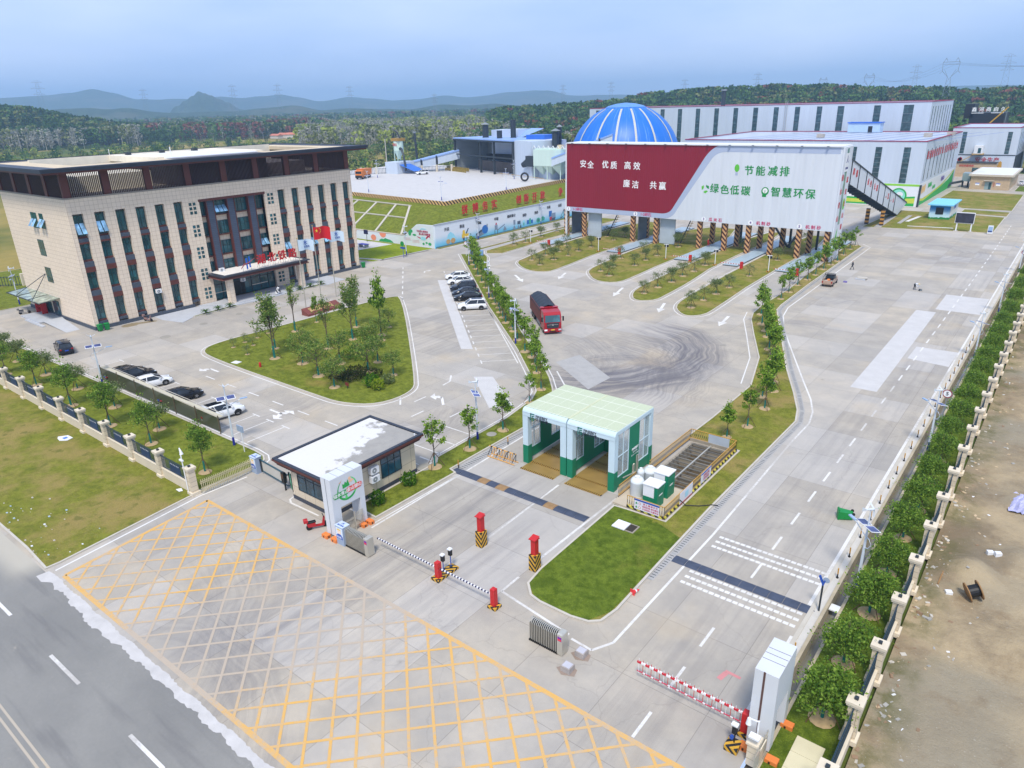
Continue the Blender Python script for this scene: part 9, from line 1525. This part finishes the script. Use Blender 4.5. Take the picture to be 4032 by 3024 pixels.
def clumpproto(kind, R_):
    """unit tree silhouettes: list of leaf quads (centre, size) as arrays"""
    if kind == 'bare': n = 46; z = R_.uniform(.25, 1, n); r = .16*np.sqrt(np.clip(1.05-z, 0, 1))+.02; a = R_.uniform(0, 6.3, n); return np.stack([r*np.cos(a), r*np.sin(a), z], 1), np.full(n, .05), True
    if kind == 'pine': n = 70; z = R_.uniform(.25, 1, n); r = .24*(1.06-z)**.7*R_.uniform(.4, 1, n); a = R_.uniform(0, 6.3, n); return np.stack([r*np.cos(a), r*np.sin(a), z], 1), np.full(n, .085), False
    n = 80; v = R_.normal(size=(n, 3)); v /= np.linalg.norm(v, axis=1)[:, None]; v *= R_.uniform(.5, 1, n)[:, None]**.5; v = v*np.array([.36, .36, .4])+np.array([0, 0, .6]); v += .06*np.sin(v*17); v[:, 2] = np.maximum(v[:, 2], .08); return v, np.full(n, .1), False
PR_ = {k: [clumpproto(k, np.random.default_rng(40+i)) for i in range(4)] for k in ('bare', 'pine', 'round')}
def forest(name, label, spec, mats, cat='wood'):
    P, S_, K_, T0, T1 = [], [], [], [], []
    for x, y, z, h, kind, mi in spec:
        v, s, vert = PR_[kind][rng.integers(4)]; a = rng.uniform(0, 6.3); ca, sa = np.cos(a), np.sin(a); q = np.stack([v[:, 0]*ca-v[:, 1]*sa, v[:, 0]*sa+v[:, 1]*ca, v[:, 2]], 1)*h*(np.array([1.1, 1.1, 1]) if kind != 'bare' else 1); P.append(q+np.array([x, y, z])); S_.append(s*h*rng.uniform(.7, 1.3, len(s))); K_.append(np.full(len(s), mi)); T0.append((x, y, z, h, kind))
    P, S_, K_ = np.concatenate(P), np.concatenate(S_), np.concatenate(K_); n = len(P); a = rng.normal(size=(n, 3)); a /= np.linalg.norm(a, axis=1)[:, None]; b_ = rng.normal(size=(n, 3)); b_ -= a*(a*b_).sum(1)[:, None]; b_ /= np.linalg.norm(b_, axis=1)[:, None]; s = S_[:, None]
    Q = np.stack([P-a*s, P+b_*s*.7, P+a*s, P-b_*s*.7], 1).reshape(-1, 3)
    tv, tk = [], []
    for x, y, z, h, kind in T0:
        w = h*(.016 if kind == 'bare' else .02)
        for dx, dy in ((w, 0), (0, w)): tv += [(x-dx, y-dy, z), (x+dx, y+dy, z), (x+dx*.4, y+dy*.4, z+h*(.9 if kind == 'bare' else .7)), (x-dx*.4, y-dy*.4, z+h*(.9 if kind == 'bare' else .7))]; tk.append(len(mats) if kind == 'bare' else len(mats)+1)
    Q = np.concatenate([Q, np.array(tv)]); K_ = np.concatenate([K_, np.array(tk)]); m = len(K_)
    me = bpy.data.meshes.new(name); me.vertices.add(4*m); me.vertices.foreach_set('co', Q.ravel()); me.loops.add(4*m); me.loops.foreach_set('vertex_index', np.arange(4*m)); me.polygons.add(m); me.polygons.foreach_set('loop_start', np.arange(m)*4); me.polygons.foreach_set('loop_total', np.full(m, 4))
    for mm in mats+[mat('pale bark', c(190, 186, 176), .9), trunkm]: me.materials.append(mm)
    me.polygons.foreach_set('material_index', K_.astype(np.int32)); me.update(calc_edges=True); me.validate(); o = bpy.data.objects.new(name, me); C.objects.link(o); return tag(o, label, cat, None, 'stuff')
FM = [leafmat('wood dark green', c(62, 92, 52), .1), leafmat('wood mid green', c(90, 120, 62), .1), leafmat('wood yellow green', c(146, 158, 76), .1), leafmat('wood russet', c(128, 84, 70), .1), leafmat('wood bare grey', c(150, 150, 138), .1), leafmat('wood olive', c(118, 126, 76), .1)]
def zone(a0, a1, d0, d1, n, kinds, h0, h1, hf=None, seed=1):
    R_ = np.random.default_rng(seed); out = []
    for _ in range(n):
        az, d = R_.uniform(a0, a1), math.sqrt(R_.uniform(d0*d0, d1*d1)); x, y = pol(az, d); k, mi = kinds[R_.integers(len(kinds))]; z = hf(az, d) if hf else 0.
        g_ = wob(x, y, 60)
        if g_ < -.75 and not hf: continue
        out.append((x, y, z-.3, R_.uniform(h0, h1), k, mi))
    return out
dk = [('round', 0), ('round', 0), ('round', 1), ('pine', 0), ('pine', 0), ('round', 5)]; mixk = dk+[('round', 3), ('round', 1), ('bare', 4)]; bare = [('bare', 4)]*6+[('round', 5)]
forest('wood', 'dark mixed wood covering the near hill on the right', zone(-40, 3, 560, 900, 4200, dk*3+[('round', 3)]+[('round', 1)]*3, 8, 15, HR, 1), FM)
forest('wood', 'dark green wood on the low hill at the left edge', zone(-80, -63, 860, 1060, 1300, dk, 9, 15, HL, 2), FM)
forest('grove', 'pale bare poplar grove at the left below the hill', zone(-78, -64.5, 840, 1000, 800, bare, 15, 21, None, 3), FM, 'grove')
forest('wood', 'mixed wood with russet trees beyond the office roof', zone(-66, -52, 900, 1250, 1300, mixk+[('round', 3)]+[('bare', 4)]*3, 11, 20, None, 4), FM)
forest('grove', 'grey bare poplar groves behind the crushing plant', zone(-54, -38, 560, 1150, 2000, bare+[('round', 2)], 12, 18, None, 5), FM, 'grove')
forest('wood', 'green scrub wood and bushes behind the platform', zone(-54, -30, 330, 620, 650, [('round', 1), ('round', 2), ('round', 0), ('round', 5), ('round', 5)], 3, 8, None, 6), FM)
forest('wood', 'scattered bushes over the fields left of the platform', zone(-79, -54, 500, 800, 420, [('round', 1), ('round', 2), ('round', 5), ('round', 0)], 3, 7.5, None, 7), FM)
forest('wood', 'hazy distant woods across the plain', zone(-80, -22, 1250, 2500, 4200, dk+mixk+bare[:2], 12, 22, None, 8), FM)
forest('wood', 'wooded slope behind the blue dome and long warehouse', zone(-42, -26, 420, 640, 1300, mixk+[('bare', 4)]*2, 8, 14, None, 9), FM)
forest('wood', 'wood beyond the sheds at the far right', zone(-9.5, 6, 420, 640, 900, dk+[('round', 1), ('round', 2)], 8, 15, None, 10), FM)
forest('wood', 'shrubs on rough ground beside the office at the left edge', [(-165+random.uniform(-30, 10), 60+random.uniform(-2, 90), 0, random.uniform(2, 5), 'round', random.choice((1, 2, 5))) for _ in range(120)], FM)
# individually countable larger trees on the scrubland
for i, (az, d, h, mi) in enumerate(((-49.6, 430, 9, 2), (-47.9, 470, 10, 0), (-46.6, 440, 8, 2), (-45.2, 455, 9, 1), (-50.4, 640, 14, 0), (-51.3, 660, 13, 0), (-48.4, 700, 13, 0), (-44, 520, 10, 1), (-40.8, 480, 11, 0), (-39.3, 520, 12, 5), (-63.5, 640, 8, 1), (-66.7, 620, 7, 1), (-60.2, 700, 9, 2))):
    x, y = pol(az, d); t = thing('broadleaf_tree', f'large single scrubland tree, {ORD[i]} in a loose scatter behind the platform and fields', 'tree', (x, y, 0), 0, 'single trees on the scrubland'); m_ = MB(); m_.tube([(x, y, 0), (x, y, h*.6)], [h*.03, h*.012], trunkm, 6); m_.build('trunk', t); v = rng.normal(size=(420, 3)); v /= np.linalg.norm(v, axis=1)[:, None]; v *= rng.uniform(.4, 1, 420)[:, None]**.5; v = v*h*np.array([.42, .42, .36])*(1+.2*np.sin(v[:, :1]*8)); leaves(v+np.array([0, 0, h*.6]), rng.uniform(.5, 1.1, 420)*h*.055, [FM[mi], FM[1], FM[0]], (.6, .2, .2), 'crown', t)
# village houses
for i, (az, d, w, rc, lb) in enumerate(((-55.6, 900, 15, 1, 'red roofed village house nearest the office roof corner'), (-54.9, 905, 17, 1, 'red roofed village house right of the nearest one'), (-54.3, 895, 18, 1, 'small red roofed farm house in the scrub behind the office'), (-51.7, 930, 20, 1, 'low red roofed farm house left of the pale silo'), (-51, 960, 18, 2, 'violet roofed farm house left of the pale silo'), (-47.6, 2150, 40, 0, 'white farm house far out on the plain'), (-46.9, 2200, 44, 0, 'second white farm house far out on the plain'), (-35.4, 1020, 20, 1, 'red roofed house on the slope left of the blue dome'), (-52.3, 820, 30, 3, 'long low brick house left of the pale silo'))):
    x, y = pol(az, d); t = thing('village_house', lb, 'house', (x, y, 0), 0, 'village houses beyond the site'); m_ = MB(); h = w*.22; M_ = RZ(x, y, 0, rad(20*i)); m_.box(-w/2, w/2, -w*.22, w*.22, 0, h, mat('village wall', c(206, 200, 192), .8), M_); m_.build('wall', t); m_ = MB(); rm = [mat('village white roof', c(226, 226, 226), .7), mat('village red roof', c(196, 120, 96), .8, var=.2), mat('village violet roof', c(150, 120, 150), .8), mat('village brick roof', c(176, 130, 104), .8)][rc]
    m_.add([(-w*.54, -w*.26, h), (w*.54, -w*.26, h), (w*.54, w*.26, h), (-w*.54, w*.26, h), (-w*.54, 0, h*1.55), (w*.54, 0, h*1.55)], [(0, 1, 5, 4), (2, 3, 4, 5), (0, 4, 3), (1, 2, 5)], rm, M_); m_.build('roof', t)
# pylons
PYM = mat('pylon steel', c(130, 140, 152), .5, .3)
def pylon(az, d, ztop, kind, label, thick=1., zb=0):
    x, y = pol(az, d); t = thing('pylon', label, 'pylon', (x, y, zb), 0, 'power pylons along the horizon'); m_ = MB(); h = ztop-zb; M_ = RZ(x, y, zb, rad(-az)); r = .22*thick*d/700
    w0, w1 = h*.085, h*.022; hb = h*(.74 if kind == 'cat' else .95)
    for sx in (-1, 1):
        for sy in (-1, 1): m_.bar((sx*w0, sy*w0, 0), (sx*w1, sy*w1, hb), r, r, PYM, M_)
    for k in range(9):
        z0, z1 = hb*k/9, hb*(k+1)/9; a0, a1 = w0+(w1-w0)*k/9, w0+(w1-w0)*(k+1)/9
        for s in (-1, 1): m_.bar((-a0*s, -a0, z0), (a1*s, -a1, z1), r*.6, r*.6, PYM, M_); m_.bar((-a0, -a0*s, z0), (-a1, a1*s, z1), r*.6, r*.6, PYM, M_)
    m_.build('tower', t); m_ = MB()
    if kind == 'cat':
        P = [(-w1, hb), (-h*.1, hb+h*.08), (-h*.11, h*.93), (-h*.075, h), (-h*.055, h*.96)]
        for s in (-1, 1):
            for (a, z0), (b_, z1) in zip(P[:-1], P[1:]): m_.bar((s*a, 0, z0), (s*b_, 0, z1), r*1.3, r*1.3, PYM, M_)
            m_.bar((s*w1, 0, hb), (s*h*.075, 0, hb+h*.1), r, r, PYM, M_); m_.bar((s*h*.1, 0, hb+h*.08), (s*h*.135, 0, hb+h*.05), r, r, PYM, M_)
        m_.bar((-h*.11, 0, h*.945), (h*.11, 0, h*.945), r*1.4, r*1.4, PYM, M_); m_.bar((-h*.1, 0, h*.91), (h*.1, 0, h*.91), r, r, PYM, M_)
    else:
        for z, w in ((.68, .11), (.8, .13), (.92, .1)): m_.bar((-h*w, 0, h*z), (h*w, 0, h*z), r*1.2, r*1.2, PYM, M_); m_.bar((-h*w, 0, h*z), (0, 0, h*(z+.05)), r*.8, r*.8, PYM, M_); m_.bar((h*w, 0, h*z), (0, 0, h*(z+.05)), r*.8, r*.8, PYM, M_)
    m_.build('crossarm', t); return Vector((x, y, ztop))
p1 = pylon(-8.68, 760, 57, 'cat', 'largest pylon with a ring shaped head on the wooded hill at the right'); p2 = pylon(-13.33, 1150, 56, 'cat', 'middle pylon with a ring shaped head above the long warehouse'); p3 = pylon(-16.19, 1500, 60, 'cat', 'small pylon with a ring shaped head left of the middle one')
for az, d, zt, lb in ((-43.93, 1500, 54, 'dark lattice pylon above the plain in the middle'), (-58.11, 2500, 110, 'faint pylon right of the pointed hill'), (-69.77, 2500, 128, 'faint pylon at the left edge above the hills'), (-55.08, 2500, 110, 'faint pylon above the office roof end'), (-50.06, 2500, 100, 'faint pylon above the pale silo'), (-34.35, 2200, 80, 'faint pylon above the blue dome'), (-30.8, 2200, 84, 'faint pylon left of the wooded hill top'), (-25.5, 2000, 80, 'faint pylon over the left part of the wooded hill'), (-20.5, 1900, 86, 'faint pylon left of the small ring headed one'), (-10.6, 1700, 84, 'faint pylon left of the largest one'), (-5.6, 1700, 96, 'faint pylon right of the largest one'), (-63.8, 2800, 110, 'faint pylon left of the pointed hill')): pylon(az, d, zt, 'lat', lb, .7)
m_ = MB()
for s in (-1, 0, 1):
    for a, b_ in ((p1, p2), (p2, p3), (p1, Vector((60, 500, 62)))):
        o_ = Vector((6*s, 0, -4)); pts = [a+o_+(b_-a)*k/10-Vector((0, 0, 10*sin(pi*k/10))) for k in range(11)]; m_.tube(pts, .07, PYM, 3, cap=False)
tag(m_.build('power_line'), 'thin power lines slung between the ring headed pylons', 'power line')
# ---------------- air
hz_ = bpy.data.materials.new('haze air'); hz_.use_nodes = True; nt = hz_.node_tree; nt.nodes.remove(nt.nodes['Principled BSDF']); pv = nt.nodes.new('ShaderNodeVolumePrincipled'); pv.inputs['Color'].default_value = (.46, .69, 1, 1); pv.inputs['Density'].default_value = HAZE; pv.inputs['Anisotropy'].default_value = .2; nt.links.new(pv.outputs[0], nt.nodes['Material Output'].inputs['Volume'])
m_ = MB(); m_.box(-8500, 4500, -2500, 8500, -4, 260, hz_); tag(m_.build('haze'), 'pale blue haze over the plain and hills', 'haze', None, 'stuff')
